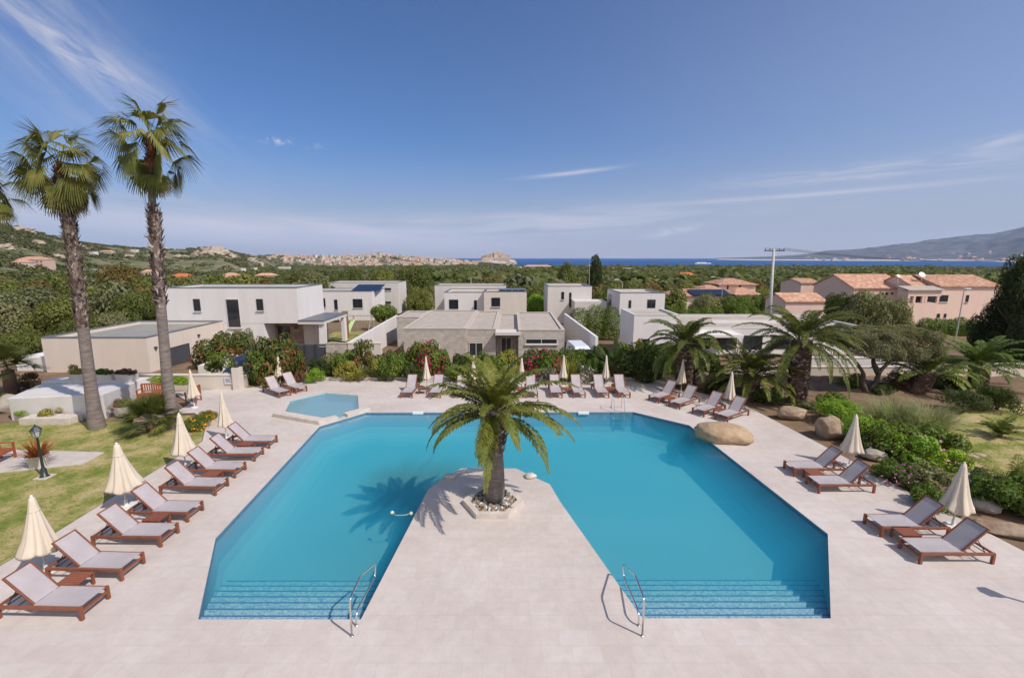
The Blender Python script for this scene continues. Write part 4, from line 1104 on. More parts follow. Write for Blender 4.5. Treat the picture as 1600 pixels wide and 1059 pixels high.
bush_mesh('a', 3600, .062, 16, .34, 1); bush_mesh('b', 2600, .075, 12, .38, 2); bush_mesh('fine', 6000, .036, 18, .34, 3); bush_mesh('ball', 4200, .05, 30, .30, 4); bush_mesh('blossom', 520, .05, 22, .36, 5, .8)
bush_mesh('blossom_few', 110, .05, 16, .36, 15, .8); bush_mesh('loose', 1500, .07, 22, .26, 6)
STEM = MB()
for k in range(7):
    a = k * .9; STEM.tube([(0, 0, -.1), (.12 * math.cos(a), .12 * math.sin(a), .3), (.4 * math.cos(a), .4 * math.sin(a), .72)], [.035, .028, .012], 5)
STEM_O = STEM.build('stems', mat('shrub_wood', (.10, .075, .055), .9, .2, 6)); STEM_ME = STEM_O.data; bpy.data.objects.remove(STEM_O)
BN = 0; BZ = .12
def bush(px, w, h, kind, mat_key, label, blossom=None, z=0.0, name='shrub', cat='shrub', depth=None, nb=1.0, Y=None, group='shrubs of the planted beds'):
    """px: pixel where the bush meets the ground; w,h metres"""
    global BN; BN += 1
    p = G(px[0], px[1], z) if Y is None else PY(px[0], px[1], Y)
    if Y == 31.9: p.z = tz(p.x, 31.9) - .05; h += .45
    if z == BZ: h *= 1.22; w *= 1.08
    root = empty(name, p, label, cat, group)
    with_mat('foliage', bush_mesh(kind, 0, 0, 0, 0, 0), LM[mat_key], root, (0, 0, 0), (w / 2, (depth or w) / 2, h), BN * 1.7)
    with_mat('stems', STEM_ME, mat('shrub_wood', (.1, .075, .055)), root, (0, 0, 0), (w / 2, (depth or w) / 2, h * .8), BN)
    if blossom: with_mat('blossoms', PROTO['blossom_few' if blossom in ('pink', 'coral') else 'blossom'], LM[blossom], root, (0, 0, 0), (w / 2 * 1.04, (depth or w) / 2 * 1.04, h * 1.03), BN * 2.3)
    return root
def blades_quads(n, L, w, spread, rng, droop=.9, base=.12):
    """sword leaves from one crown"""
    out = []
    for k in range(n):
        a = rng.random() * 2 * PI; e = PI / 2 - spread * rng.random() ** .7
        l = L * (.65 + .45 * rng.random()); o = np.array([math.cos(a) * base * rng.random(), math.sin(a) * base * rng.random(), 0])
        h = np.array([math.cos(a), math.sin(a), 0]); s = np.array([-math.sin(a), math.cos(a), 0]) * w
        p = o; K = 3
        for i in range(K):
            d = h * math.cos(e) + np.array([0, 0, math.sin(e)]); q = p + d * l / K
            w0, w1 = (.7, 1, .65, .04)[i], (.7, 1, .65, .04)[i + 1]
            out.append([p - s * w0, p + s * w0, q + s * w1, q - s * w1]); p = q; e -= droop / K * (i + .6)
    return np.array(out)
BLP = {}
def sword(px, L, n, w, m, label, name='sword_leaf_plant', cat='plant', spread=1.25, z=0, droop=.9, base=.12, group='plants of the planted beds'):
    rg = np.random.default_rng(int(px[0] * 7 + px[1])); p = G(px[0], px[1], z)
    o = link(name, quads_mesh(name, blades_quads(n, L, w, spread, rg, droop, base), LM[m] if isinstance(m, str) else m), loc=p)
    return tag(o, label, cat, group)
# the bed behind the loungers, from left to right
bush((430, 592), 2.9, 2.45, 'a', 'photinia', 'large red and green leaved bush behind the closed parasol of the angled loungers', z=BZ)
bush((404, 594), 1.9, 1.6, 'b', 'green', 'green bush at the left foot of the large red leaved bush', z=BZ)
bush((460, 586), 1.6, 1.7, 'a', 'photinia', 'rust and green bush touching the right side of the large red leaved bush', z=BZ)
bush((498, 586), 1.5, .9, 'ball', 'dark', 'round clipped dark green bush in the far bed', z=BZ)
bush((492, 594), 1.35, .62, 'ball', 'lime', 'low round lime green bush in front of the clipped dark bush', z=BZ)
bush((469, 594), .7, .55, 'b', 'rust', 'small reddish bush left of the low lime bush', z=BZ)
bush((533, 584), 1.3, 1.1, 'b', 'green', 'green leafy bush right of the clipped dark bush', z=BZ)
bush((541, 591), 1.6, .95, 'loose', 'yellow', 'yellow green bush beside the fan leaved plant in the far bed', z=BZ)
sword((562, 592), 1.05, 90, .035, 'yellow', 'yellow fan of arching leaves hanging over the far kerb', z=BZ)
sword((583, 588), 1.3, 90, .03, 'olive', 'grey green spiky plant in the middle of the far bed', z=BZ)
bush((572, 581), 1.8, 1.9, 'loose', 'photinia', 'loose red tipped bush before the white gate wall', z=BZ)
bush((594, 586), 1.3, 1.0, 'b', 'yellow', 'yellowish bush left of the dense dark green bush', z=BZ)
bush((614, 591), 1.7, 1.5, 'a', 'green', 'dense glossy dark green bush left of the red oleander', z=BZ)
bush((664, 583), 2.4, 1.9, 'a', 'green', 'oleander full of red flowers behind the parasol left of the palm', 'red', z=BZ, name='oleander')
bush((654, 594), 1.1, .6, 'ball', 'dark', 'low round dark bush below the red oleander', z=BZ)
bush((640, 592), 1.0, .8, 'b', 'dark', 'dark bush between the dense green bush and the red oleander', z=BZ)
sword((708, 592), 1.5, 120, .04, 'green', 'dark green spiky plant behind the left fronds of the island palm', z=BZ)
bush((735, 592), 1.6, .9, 'a', 'green', 'green bush mostly hidden by the island palm crown', z=BZ)
bush((775, 592), 1.5, 1.1, 'b', 'green', 'green bush directly behind the island palm', z=BZ)
sword((808, 590), 1.4, 60, .05, 'yellow', 'yellow green broad leaved plant right of the island palm', z=BZ)
bush((848, 587), 2.5, 1.6, 'a', 'green', 'oleander with deep red flowers right of the island palm', 'red', z=BZ, name='oleander')
bush((856, 594), 1.0, .75, 'fine', 'silver', 'white flowering cushion below the right red oleander', 'white', z=BZ, cat='plant')
sword((890, 592), 1.75, 220, .03, 'yellow', 'big spiky yellow green plant behind the far parasol', z=BZ, droop=.7)
bush((913, 595), 1.15, .85, 'fine', 'silver', 'white flowering cushion between the two far parasols', 'white', z=BZ, cat='plant')
bush((928, 590), 1.3, 1.2, 'a', 'green', 'green bush left of the dark tall leaved plant', z=BZ)
bush((985, 590), 2.0, 1.6, 'a', 'dark', 'dark leafy bush right of the dark tall leaved plant', z=BZ)
bush((1003, 583), 1.9, 1.9, 'loose', 'green', 'bush with coral red flower heads before the white villa', 'coral', z=BZ)
sword((1027, 592), 1.4, 170, .035, 'olive', 'grey green agave like clump left of the thick palm trunk', z=BZ)
bush((1012, 595), 1.2, .7, 'b', 'dark', 'low dark bush at the right end of the far bed', z=BZ)
bush((1106, 592), 1.9, 1.5, 'a', 'green', 'fresh green bush right of the thick palm trunk', z=BZ)
bush((1085, 588), 1.2, 1.4, 'loose', 'silver', 'pale flowering bush behind the thick palm trunk', 'white', z=BZ)
sword((1140, 602), 1.2, 130, .035, 'dark', 'dark spiky plant left of the low bushy palm', z=0)
bush((1120, 612), 1.4, .8, 'a', 'dark', 'dark bush beside the brown boulder by the angled loungers', z=0)
bush((1205, 632), 1.8, 1.0, 'fine', 'dark', 'dark green fine leaved bush right of the low bushy palm', z=0)
bush((1188, 626), 1.0, .7, 'b', 'green', 'small green bush against the foot of the low bushy palm', z=0)
# taller second row along the back of the bed
for px, w, h, kind, m_, lab in ((520, 1.9, 1.5, 'a', 'olive', 'olive shrub at the back of the bed behind the clipped dark bush'), (552, 1.8, 1.5, 'b', 'green', 'green shrub against the low block wall'), (606, 2.0, 1.5, 'a', 'dark', 'dark shrub at the back of the bed right of the gate wall'),
                          (638, 1.8, 1.7, 'a', 'green', 'green shrub at the left front corner of the block house'), (692, 2.0, 1.5, 'b', 'green', 'green shrub under the left window of the block house'), (722, 2.0, 1.4, 'a', 'dark', 'dark shrub under the middle window of the block house'),
                          (757, 2.0, 1.5, 'a', 'green', 'green shrub before the block house behind the palm crown top'), (792, 2.0, 1.5, 'b', 'yellow', 'yellow green shrub before the block house door'), (826, 1.9, 1.5, 'a', 'dark', 'dark shrub left below the strip window of the block house'),
                          (873, 1.9, 1.7, 'a', 'green', 'green shrub below the right end of the strip window'), (902, 2.2, 1.8, 'a', 'green', 'tall green shrub standing in front of the white van'), (932, 2.2, 2.0, 'a', 'dark', 'tall dark shrub right in front of the white van'),
                          (978, 2.4, 2.2, 'a', 'green', 'tall green shrub before the white cube end of the long villa'), (1000, 2.4, 2.3, 'a', 'dark', 'tall dark shrub in front of the blue parked car'), (1030, 2.2, 2.2, 'a', 'green', 'tall green shrub left behind the thick palm trunk'), (1050, 2.0, 1.9, 'b', 'olive', 'olive shrub directly behind the thick palm trunk')):
    bush((px, 570), w, h, kind, m_, lab, Y=31.9)
# big dark plant with tall paddle leaves
p = G(958, 588, BZ); root = empty('paddle_leaf_plant', p, 'dark tall paddle leaved plant behind the right far parasol', 'plant')
rg = np.random.default_rng(55); Q = []
for k in range(46):
    a = rg.random() * 2 * PI; e = 1.45 - .95 * rg.random(); l = 1.3 + 1.5 * rg.random(); w = .15 + .06 * rg.random()
    h = np.array([math.cos(a), math.sin(a), 0]); s = np.array([-math.sin(a), math.cos(a), 0]); q = h * .3 * rg.random()
    d = h * math.cos(e) + np.array([0, 0, math.sin(e)]); p1 = q + d * l * .55; Q.append([q - s * .02, q + s * .02, p1 + s * .015, p1 - s * .015])
    for i in range(3):
        d = h * math.cos(e) + np.array([0, 0, math.sin(e)]); p2 = p1 + d * l * .2; w0, w1 = (.25, 1, .85, .08)[i] * w, (.25, 1, .85, .08)[i + 1] * w
        Q.append([p1 - s * w0, p1 + s * w0, p2 + s * w1, p2 - s * w1]); p1 = p2; e -= .3
link('leaves', quads_mesh('leaves', np.array(Q), LM['dark']), root)
MB().tube([(p.x, p.y, p.z - .1), (p.x, p.y, p.z + .8)], .12, 8).build('stem', M_BARKB, root)
# right garden
bush((1310, 660), 2.5, 1.15, 'fine', 'lime', 'bright lime green bush above the square boulder')
bush((1350, 690), 2.0, 1.2, 'fine', 'lime', 'lime green bush behind the parasol at the square boulder')
bush((1385, 702), 2.4, 1.25, 'a', 'green', 'green shrub under the tall ornamental grass')
bush((1420, 722), 2.2, 1.15, 'loose', 'lime', 'loose light green shrub with a few pink flowers', 'pink')
bush((1452, 706), 2.3, 1.2, 'a', 'green', 'green shrub at the right end of the ornamental grass')
bush((1400, 752), 1.7, .8, 'loose', 'green', 'low straggling shrub with pink flowers near the terrace edge', 'pink')
bush((1446, 762), 1.8, .9, 'loose', 'olive', 'olive green straggling shrub above the second right lounger')
bush((1480, 740), 1.8, .9, 'loose', 'lime', 'light green loose shrub at the edge of the right lawn')
bush((1455, 790), 1.3, .65, 'a', 'green', 'low green shrub beside the front right parasol')
bush((1560, 795), 2.0, 1.1, 'loose', 'green', 'green shrub right of the front right parasol')
bush((1598, 800), 2.0, 1.3, 'a', 'green', 'green shrub cut off by the right edge above the dark boulder')
bush((1535, 770), 1.5, .8, 'loose', 'olive', 'pale straggling shrub behind the front right parasol', 'white')
bush((1345, 700), 1.3, .7, 'b', 'dark', 'dark shrub in the shade right of the square boulder')
bush((1300, 640), 1.6, .9, 'b', 'green', 'green shrub behind the rounded brown boulder')
bush((1502, 640), 2.6, 1.1, 'fine', 'dark', 'dark wide spreading shrub left part on the right lawn', depth=1.6)
bush((1558, 640), 2.8, 1.25, 'fine', 'dark', 'dark wide spreading shrub right part on the right lawn', depth=1.6)
bush((1480, 606), 2.0, .8, 'b', 'dark', 'low dark shrub below the beige wall between two palms')
bush((1410, 602), 2.6, .9, 'loose', 'rust', 'dry brownish shrub beside the flat clipped tree trunks')
bush((1330, 602), 1.6, .8, 'loose', 'green', 'small green shrub below the flat clipped tree')
bush((1375, 612), 1.5, .5, 'b', 'dark', 'low dark shrub right of the clipped tree trunks')
bush((1262, 640), 1.3, .5, 'loose', 'olive', 'low dry plant between the rounded boulder and the palm')
for i, (px, L, n, lab) in enumerate((((1392, 662), 1.75, 800, 'large clump of arching blue green ornamental grass, left of two'), ((1448, 672), 1.75, 800, 'large clump of arching blue green ornamental grass, right of two'))):
    sword(px, L, n, .011, leaf_mat('ornamental_grass', (.16, .21, .085), (.32, .36, .18), (.52, .5, .32), trans=.45, nscale=1), lab, 'ornamental_grass', 'ornamental grass', spread=1.0, droop=1.15, base=.75, group='ornamental grass clumps')
# flowers near the left lawn
bush((308, 668), 1.5, .55, 'fine', 'green', 'low bed plant full of golden yellow flowers by the left row', 'gold', nb=2)
bush((325, 655), .9, .45, 'fine', 'green', 'small patch of golden yellow flowers at the terrace corner', 'gold')
bush((44, 652), 1.1, .5, 'fine', 'lime', 'low lime green plant in front of the whitewashed slab')
bush((85, 655), 1.3, .6, 'loose', 'yellow', 'dry yellowish plant in front of the whitewashed slab')
bush((5, 640), 1.2, .9, 'a', 'green', 'green bush at the left edge beside the whitewashed slab')
bush((40, 605), 1.6, .9, 'loose', 'rust', 'dark rusty plant behind the whitewashed slab', z=.2)
sword((60, 608), .9, 90, .03, 'rust', 'bronze sword leaved plant behind the whitewashed slab', z=.2)
# potted plants
def pot(px, r, h, label, leaf, L, n, m, z=0, blossom=None, spread=1.2):
    p = G(px[0], px[1], z); root = empty('potted_plant', p, label, 'potted plant')
    MB().lathe([(r * .72, 0), (r * .8, h * .3), (r, h * .92), (r * 1.02, h), (r * .9, h), (r * .86, h * .85), (.02, h * .84)], 10, p).build('pot', mat('white_pot', (.56, .50, .44), .8, .1, 4, bump=.2), root)
    rg = np.random.default_rng(int(px[0]))
    if leaf == 'blade': link('leaves', quads_mesh('leaves', blades_quads(n, L, .03, spread, rg, .5, r * .5), LM[m] if isinstance(m, str) else m), root, (0, 0, h * .85))
    else: with_mat('leaves', PROTO['fine'], LM[m], root, (0, 0, h * .8), (L, L, L * .9))
    if blossom: with_mat('blossoms', PROTO['blossom'], LM[blossom], root, (0, 0, h * .85), (L, L, L))
pot((61, 728), .36, .48, 'white tub with an orange sword leaved plant on the lawn path', 'blade', .85, 90, leaf_mat('orange_blade', (.22, .09, .02), (.42, .19, .04), (.5, .3, .09)))
pot((192, 648), .42, .5, 'white tub with pink flowers between slab and bench', 'bush', .5, 0, 'green', blossom='pink')
# ------------------------------------------------------------------ houses
def render_mat(name, c, bump=.12): return mat(name, tuple(x * .93 for x in c), .9, .05, .55, bump=bump, bscale=40, detail=9, stretch=(1.6, 1.6, .35), col2=tuple(min(.82, x * 1.04) for x in c))
M_WHITE = render_mat('white_render', (.69, .65, .63))
M_CREAM = render_mat('cream_render', (.62, .55, .48))
M_BEIGE = render_mat('beige_render', (.64, .55, .475))
M_PINK = render_mat('pink_render', (.74, .54, .45))
M_GREYW = render_mat('pale_grey_render', (.60, .56, .525))
M_ROOFG = mat('gravel_roof', (.42, .36, .31), .95, .14, 1.2, bump=.4, bscale=50)
M_ROOFD = mat('grey_membrane_roof', (.26, .25, .23), .8, .1, .6)
M_EDGE = mat('grey_roof_edge', (.13, .14, .155), .5, .1, 2)
M_GLASS = mat('window_glass', (.018, .022, .028), .08, .3, .7, spec=.7)
M_FRAME = mat('anthracite_frame', (.045, .048, .055), .5, .1, 5)
M_WFRAME = mat('white_frame', (.6, .59, .57), .5, .04, 5)
M_GARAGE = mat('anthracite_door', (.06, .066, .08), .5, .08, 3, stretch=(.3, .3, 12))
M_SOLAR = mat('solar_panel', (.012, .018, .04), .2, .2, 6, spec=.6)
M_WOODF = mat('larch_boards', (.34, .18, .06), .7, .2, 4, stretch=(6, 6, .6))
def block_mat(name, c, w, h, mort, var=.12):
    m, nt, b, out = new_mat(name); L = nt.links.new
    tc = nd(nt, 'ShaderNodeTexCoord'); sx = nd(nt, 'ShaderNodeSeparateXYZ'); L(tc.outputs['Object'], sx.inputs[0])
    cb = nd(nt, 'ShaderNodeCombineXYZ'); L(math_n(nt, 'ADD', sx.outputs[0], sx.outputs[1]), cb.inputs[0]); L(sx.outputs[2], cb.inputs[1])
    br = nd(nt, 'ShaderNodeTexBrick', i_Scale=1.0, i_Mortar_Size=.012, i_Brick_Width=w, i_Row_Height=h); L(cb.outputs[0], br.inputs['Vector'])
    br.inputs['Color1'].default_value = c4([x * (1 - var) for x in c]); br.inputs['Color2'].default_value = c4([x * (1 + var) for x in c]); br.inputs['Mortar'].default_value = c4(mort)
    n = nd(nt, 'ShaderNodeTexNoise', i_Scale=2.2, i_Detail=6); L(tc.outputs['Object'], n.inputs['Vector']); r = ramp(nt, [(.3, (.86, .84, .82)), (.7, (1.1, 1.1, 1.1))]); L(n.outputs['Fac'], r.inputs[0])
    L(mixc(nt, 1, br.outputs['Color'], r.outputs[0], 'MULTIPLY'), b.inputs['Base Color']); b.inputs['Roughness'].default_value = .9
    return m
M_BLOCK = block_mat('raw_concrete_block', (.43, .385, .34), .5, .22, (.37, .335, .3))
M_CONC = mat('concrete_lintel', (.46, .41, .36), .9, .08, 2)
M_STONEW = block_mat('rustic_stone', (.30, .20, .155), .55, .28, (.33, .25, .19), .3)
def tiles_mat():
    m, nt, b, out = new_mat('clay_roof_tiles'); L = nt.links.new
    tc = nd(nt, 'ShaderNodeTexCoord')
    n = nd(nt, 'ShaderNodeTexNoise', i_Scale=1.3, i_Detail=7, i_Roughness=.75); L(tc.outputs['Object'], n.inputs['Vector'])
    v = nd(nt, 'ShaderNodeTexVoronoi', i_Scale=2.6); L(tc.outputs['Object'], v.inputs['Vector'])
    sp = nd(nt, 'ShaderNodeSeparateColor'); L(v.outputs['Color'], sp.inputs[0])
    r = ramp(nt, [(.25, (.46, .20, .115)), (.5, (.58, .31, .20)), (.78, (.70, .49, .35))]); L(math_n(nt, 'ADD', math_n(nt, 'MULTIPLY', n.outputs['Fac'], .6), math_n(nt, 'MULTIPLY', sp.outputs[0], .4)), r.inputs[0])
    wv = nd(nt, 'ShaderNodeTexWave', i_Scale=3.2, i_Distortion=.3); wv.bands_direction = 'X'; L(tc.outputs['Object'], wv.inputs['Vector'])
    bp = nd(nt, 'ShaderNodeBump', i_Strength=.7, i_Distance=.08); L(wv.outputs['Fac'], bp.inputs['Height']); L(bp.outputs[0], b.inputs['Normal'])
    oi = nd(nt, 'ShaderNodeObjectInfo'); hv = nd(nt, 'ShaderNodeHueSaturation'); L(r.outputs[0], hv.inputs['Color']); L(math_n(nt, 'MULTIPLY_ADD', oi.outputs['Random'], .3, .85), hv.inputs['Value'])
    L(hv.outputs[0], b.inputs['Base Color']); b.inputs['Roughness'].default_value = .9
    return m
M_TILES = tiles_mat()
M_OTILES = mat('orange_roof_tiles', (.52, .15, .05), .9, .2, 1.5, bump=.3)

def flat_block(root, x0, x1, y0, y1, z0, z1, wall, roof, edge=M_EDGE, par=.30, name='wall'):
    """a flat roofed block: walls with parapet, sunken roof, metal coping"""
    w = MB(); t = .25
    w.box(x0, x1, y0, y1, z0, z1 - par)
    o = w.build(name, wall, root)
    p = MB(); zz = z1 - par
    p.box(x0, x1, y0, y0 + t, zz, z1); p.box(x0, x1, y1 - t, y1, zz, z1); p.box(x0, x0 + t, y0 + t, y1 - t, zz, z1); p.box(x1 - t, x1, y0 + t, y1 - t, zz, z1)
    p.build('parapet', wall, o)
    r = MB().box(x0 + t, x1 - t, y0 + t, y1 - t, zz, zz + .06).build('roof', roof, root)
    e = MB(); k = .03
    for a in ((x0 - k, x1 + k, y0 - k, y0 + t + k), (x0 - k, x1 + k, y1 - t - k, y1 + k), (x0 - k, x0 + t + k, y0 + t + k, y1 - t - k), (x1 - t - k, x1 + k, y0 + t + k, y1 - t - k)): e.box(*a, z1, z1 + .07)
    e.build('coping', edge, o)
    return o
def window(root, face, at, a0, a1, z0, z1, frame=M_FRAME, glass=M_GLASS, bars=1, name='window', sill=True, cross=0):
    """face '-y','+x','-x': plane position at; a0..a1 along the wall"""
    f, g = MB(), MB(); t = .06
    def bx(mb, u0, u1, v0, v1, d0, d1):
        if face == '-y': mb.box(u0, u1, at - d1, at - d0, v0, v1)
        elif face == '+x': mb.box(at + d0, at + d1, u0, u1, v0, v1)
        else: mb.box(at - d1, at - d0, u0, u1, v0, v1)
    bx(f, a0, a1, z0, z0 + t, .002, .05); bx(f, a0, a1, z1 - t, z1, .002, .05); bx(f, a0, a0 + t, z0 + t, z1 - t, .002, .05); bx(f, a1 - t, a1, z0 + t, z1 - t, .002, .05)
    for k in range(1, bars + 1) if bars else ():
        c = a0 + (a1 - a0) * k / (bars + 1); bx(f, c - t * .4, c + t * .4, z0 + t, z1 - t, .022, .045)
    for k in range(1, cross + 1) if cross else ():
        c = z0 + (z1 - z0) * k / (cross + 1); bx(f, a0 + t, a1 - t, c - t * .3, c + t * .3, .023, .043)
    o = f.build(name, frame, root)
    bx(g, a0 + t, a1 - t, z0 + t, z1 - t, .003, .02); g.build('pane', glass, o)
    if sill:
        s = MB(); bx(s, a0 - .08, a1 + .08, z0 - .09, z0 - .003, .001, .14); s.build('sill', M_GREYW, o)
    return o
def win_px(root, Y, px0, px1, py0, py1, **kw):
    a, b = PY(px0, py1, Y), PY(px1, py0, Y)
    return window(root, '-y', Y, a.x, b.x, a.z, b.z, **kw)
def gabled(root, x0, x1, y0, y1, z0, ze, zr, wall, roof, axis='x', over=.35, hip=0.0, name='wall'):
    w = MB()
    if axis == 'x':
        ym = (y0 + y1) / 2
        vs = [(x0, y0, z0), (x1, y0, z0), (x1, y1, z0), (x0, y1, z0), (x0, y0, ze), (x1, y0, ze), (x1, y1, ze), (x0, y1, ze), (x0 + hip, ym, zr - .06), (x1 - hip, ym, zr - .06)]
        w.add(vs, [(0, 1, 5, 4), (1, 2, 6, 9, 5), (2, 3, 7, 6), (3, 0, 4, 8, 7), (4, 5, 9, 8), (6, 7, 8, 9), (3, 2, 1, 0)])
        o = w.build(name, wall, root)
        s = (zr - ze) / (ym - y0); oz = ze - s * over
        r = MB(); th = .16
        ax0, ax1 = x0 - over, x1 + over
        for dz in (0.02,):
            top = [(ax0, y0 - over, oz), (ax1, y0 - over, oz), (ax1 - hip, ym, zr), (ax0 + hip, ym, zr), (ax1, y1 + over, oz), (ax0, y1 + over, oz)]
            V = [(p[0], p[1], p[2] + .02) for p in top] + [(p[0], p[1], p[2] + .02 + th) for p in top]
            r.add(V, [(6, 7, 8, 9), (9, 8, 10, 11), (1, 0, 3, 2), (2, 3, 5, 4), (0, 1, 7, 6), (4, 5, 11, 10), (0, 6, 9, 3), (3, 9, 11, 5), (1, 2, 8, 7), (2, 4, 10, 8)])
            if hip > 0: r.add([V[6], V[9], V[11]], [(0, 1, 2)]); r.add([V[7], V[8], V[10]], [(0, 1, 2)])
        r.build('roof', roof, root)
    return o
def house(name, at, label, group=None): return empty(name, at, label, 'house', group)
def lean(x): return x

# villa A: big white house on the left, garage wing towards the pool
YA = 48.0
gz = -1.9
XA0, XA1 = PY(250, 450, YA).x, PY(463, 450, YA).x
zA1, zA0 = PY(400, 450, YA).z, PY(464, 505, YA).z
A = house('villa', (XA0, YA, gz), 'large white two storey villa with a low garage wing on the left')
flat_block(A, XA0, XA1, YA, YA + 6.6, zA0, zA1, M_WHITE, M_ROOFD, par=.25, name='upper_wall')
XR = PY(412, 505, YA).x
MB().box(XA0, XR, YA + .02, YA + 6.5, gz, zA0 - .003).build('lower_wall', M_WHITE, A)
x1 = PY(474, 520, YA + 2.2).x
MB().box(XR + .003, x1, YA + 2.2, YA + 6.5, gz, zA0 - .003).build('stone_wall', M_STONEW, A)
MB().box(x1 + .003, XA1 + .4, YA + 2.25, YA + 6.5, gz, zA0 - .003).build('panel_wall', M_CREAM, A)
win_px(A, YA, 304, 312, 467, 486); win_px(A, YA, 402, 410.5, 467, 485); win_px(A, YA, 357, 373, 467, 512, bars=0, frame=M_WFRAME, cross=0)
win_px(A, YA + 2.2, 436, 452.5, 510, 535, bars=1, cross=2, name='glazed_door', sill=False)
for px in (422, 463): 
    q = PY(px, 512, YA + 2.2); MB().box(q.x - .14, q.x + .14, q.y - .16, q.y - .002, q.z - .1, q.z + .1).build('wall_lamp', M_FRAME, A)
q0, q1 = PY(464, 500, YA), PY(508, 501, YA)
sx1 = PY(533, 488, YA + 6.6).x
sl = MB().prism([(XA1 + .032, YA - .4), (q1.x, YA - .4), (q1.x, YA + 6.5), (XA1 + .032, YA + 6.5)], zA0 - .05, zA0 + .28).build('porch_roof', M_GREYW, A)
MB().prism([(XA1 + .05, YA - .45), (q1.x + .05, YA - .45), (q1.x + .05, YA + 6.55), (XA1 + .05, YA + 6.55)], zA0 + .283, zA0 + .37).build('coping', M_EDGE, sl)
mb = MB(); xb = PY(499, 503, YA).x
mb.add([(xb, YA - .2, zA0 - .06), (xb + .7, YA - .2, zA0 - .06), (q1.x - .05, YA - .2, gz), (q1.x - .75, YA - .2, gz), (xb, YA + .15, zA0 - .06), (xb + .7, YA + .15, zA0 - .06), (q1.x - .05, YA + .15, gz), (q1.x - .75, YA + .15, gz)],
       [(0, 3, 2, 1), (4, 5, 6, 7), (0, 1, 5, 4), (3, 7, 6, 2), (0, 4, 7, 3), (1, 2, 6, 5)])
mb.build('slanting_pier', M_WHITE, A)
MB().box(q1.x - .45, q1.x - .05, YA + 5.6, YA + 6.3, gz, zA0 - .06).build('column', M_WHITE, A)
p0, p1 = PY(535, 506, YA + 7.5), PY(543, 486, YA + 7.5); MB().box(p0.x, p1.x, YA + 7.5, YA + 7.6, gz, p1.z).build('timber_screen', M_WOODF, A)
for k in range(3): MB().box(PY(486, 500, YA + 7).x, PY(530, 500, YA + 7).x, YA + 7 + k * .01, YA + 7.06 + k * .01, zA0 - .9 + k * .3, zA0 - .65 + k * .3).build('timber_rail', M_WOODF, A)
# garage wing
YG = 37.7; XG0, XG1 = PY(64, 530, YG).x, PY(228, 528, YG).x; zG = PY(228, 528, YG).z
flat_block(A, XG0, XG1, YG, YA - .005, gz, zG, M_BEIGE, M_ROOFD, par=.35, name='garage_wall')
ya, yb = 39.6, 42.6
window(A, '+x', XG1, ya, yb, gz, -.05, glass=M_GARAGE, bars=0, name='garage_door', sill=False)
MB().box(XG1 + .001, XG1 + .02, 45.2, 47.9, gz, .3).build('porch_shade', M_CREAM, A)
for y_, z_ in ((44, .35), (38.5, .2)): MB().box(XG1 + .002, XG1 + .16, y_ - .1, y_ + .1, z_, z_ + .2).build('wall_lamp', M_FRAME, A)
MB().box(XG0 - 3.2, XG0 - .01, YG + .6, YG + 5, gz, -.55).build('lean_to', M_WHITE, A)
# villa B with solar panels
YB = 80.0; gB = tz(-25, 80) - .3
B = house('villa', (PY(540, 490, YB).x, YB, gB), 'white villa with solar panels behind the play garden')
x0, x1 = PY(470, 452, YB).x, PY(581, 455, YB).x; zt = PY(581, 455.5, YB).z
flat_block(B, x0, x1, YB, YB + 8, gB, zt, M_WHITE, M_ROOFD)
pz = zt + .05; sp = MB()
a, b_ = PY(548, 457, YB + 1).x, PY(590, 449, YB + 6).x
for k in range(5): sp.add([(a + k * 1.0, YB + 1.2, pz), (a + k * 1.0 + .95, YB + 1.2, pz), (a + k * 1.0 + .95, YB + 5.5, pz + .9), (a + k + 0., YB + 5.5, pz + .9), (a + k * 1.0, YB + 1.2, pz - .05), (a + k * 1.0 + .95, YB + 1.2, pz - .05), (a + k * 1.0 + .95, YB + 5.5, pz + .85), (a + k, YB + 5.5, pz + .85)], [(0, 1, 2, 3), (7, 6, 5, 4), (0, 4, 5, 1), (1, 5, 6, 2), (2, 6, 7, 3), (3, 7, 4, 0)])
sp.build('solar_panels', M_SOLAR, B)
win_px(B, YB, 552, 566, 467, 481); win_px(B, YB, 500, 508, 466, 480); win_px(B, YB, 523, 527, 468, 484, bars=0)
YB2 = 92.0; x0, x1 = PY(512, 442, YB2).x, PY(622, 442, YB2).x; zt = PY(622, 441.5, YB2).z
flat_block(B, x0, x1, YB2, YB2 + 7, gB, zt, M_GREYW, M_ROOFG, name='upper_wall')
win_px(B, YB2, 601, 611, 450, 453.5, bars=0); win_px(B, YB2, 601, 611, 471, 474.5, bars=0)
# villa C
gC = -3.6
Cv = house('villa', (PY(750, 480, 70).x, 70, gC), 'white cubic villa behind the unfinished block house')
x0, x1 = PY(679, 446, 78).x, PY(790, 446, 78).x
flat_block(Cv, x0, x1, 78, 84, gC, PY(700, 446, 78).z, M_GREYW, M_ROOFG)
x0, x1 = PY(694, 458, 70).x, PY(757, 458, 70).x
flat_block(Cv, x0, x1 - .003, 70, 77.9, gC, PY(700, 457, 70).z, M_WHITE, M_ROOFG, name='front_wall')
x1b = PY(823, 456, 68).x
flat_block(Cv, x1, x1b, 68.4, 75, gC, PY(800, 456, 68.4).z, M_CREAM, M_ROOFG, name='front_wall')
win_px(Cv, 70, 702, 716, 468, 483); win_px(Cv, 70, 741, 745, 469, 489, bars=0); win_px(Cv, 68.4, 768, 781.5, 465, 479)
q = PY(800, 452, 72); 
sp = MB()
for k in range(4): sp.box(q.x - 2 + k * 1.02, q.x - 1.03 + k * 1.02, 70, 73.5, PY(800, 456, 68.4).z + .02, PY(800, 456, 68.4).z + .2)
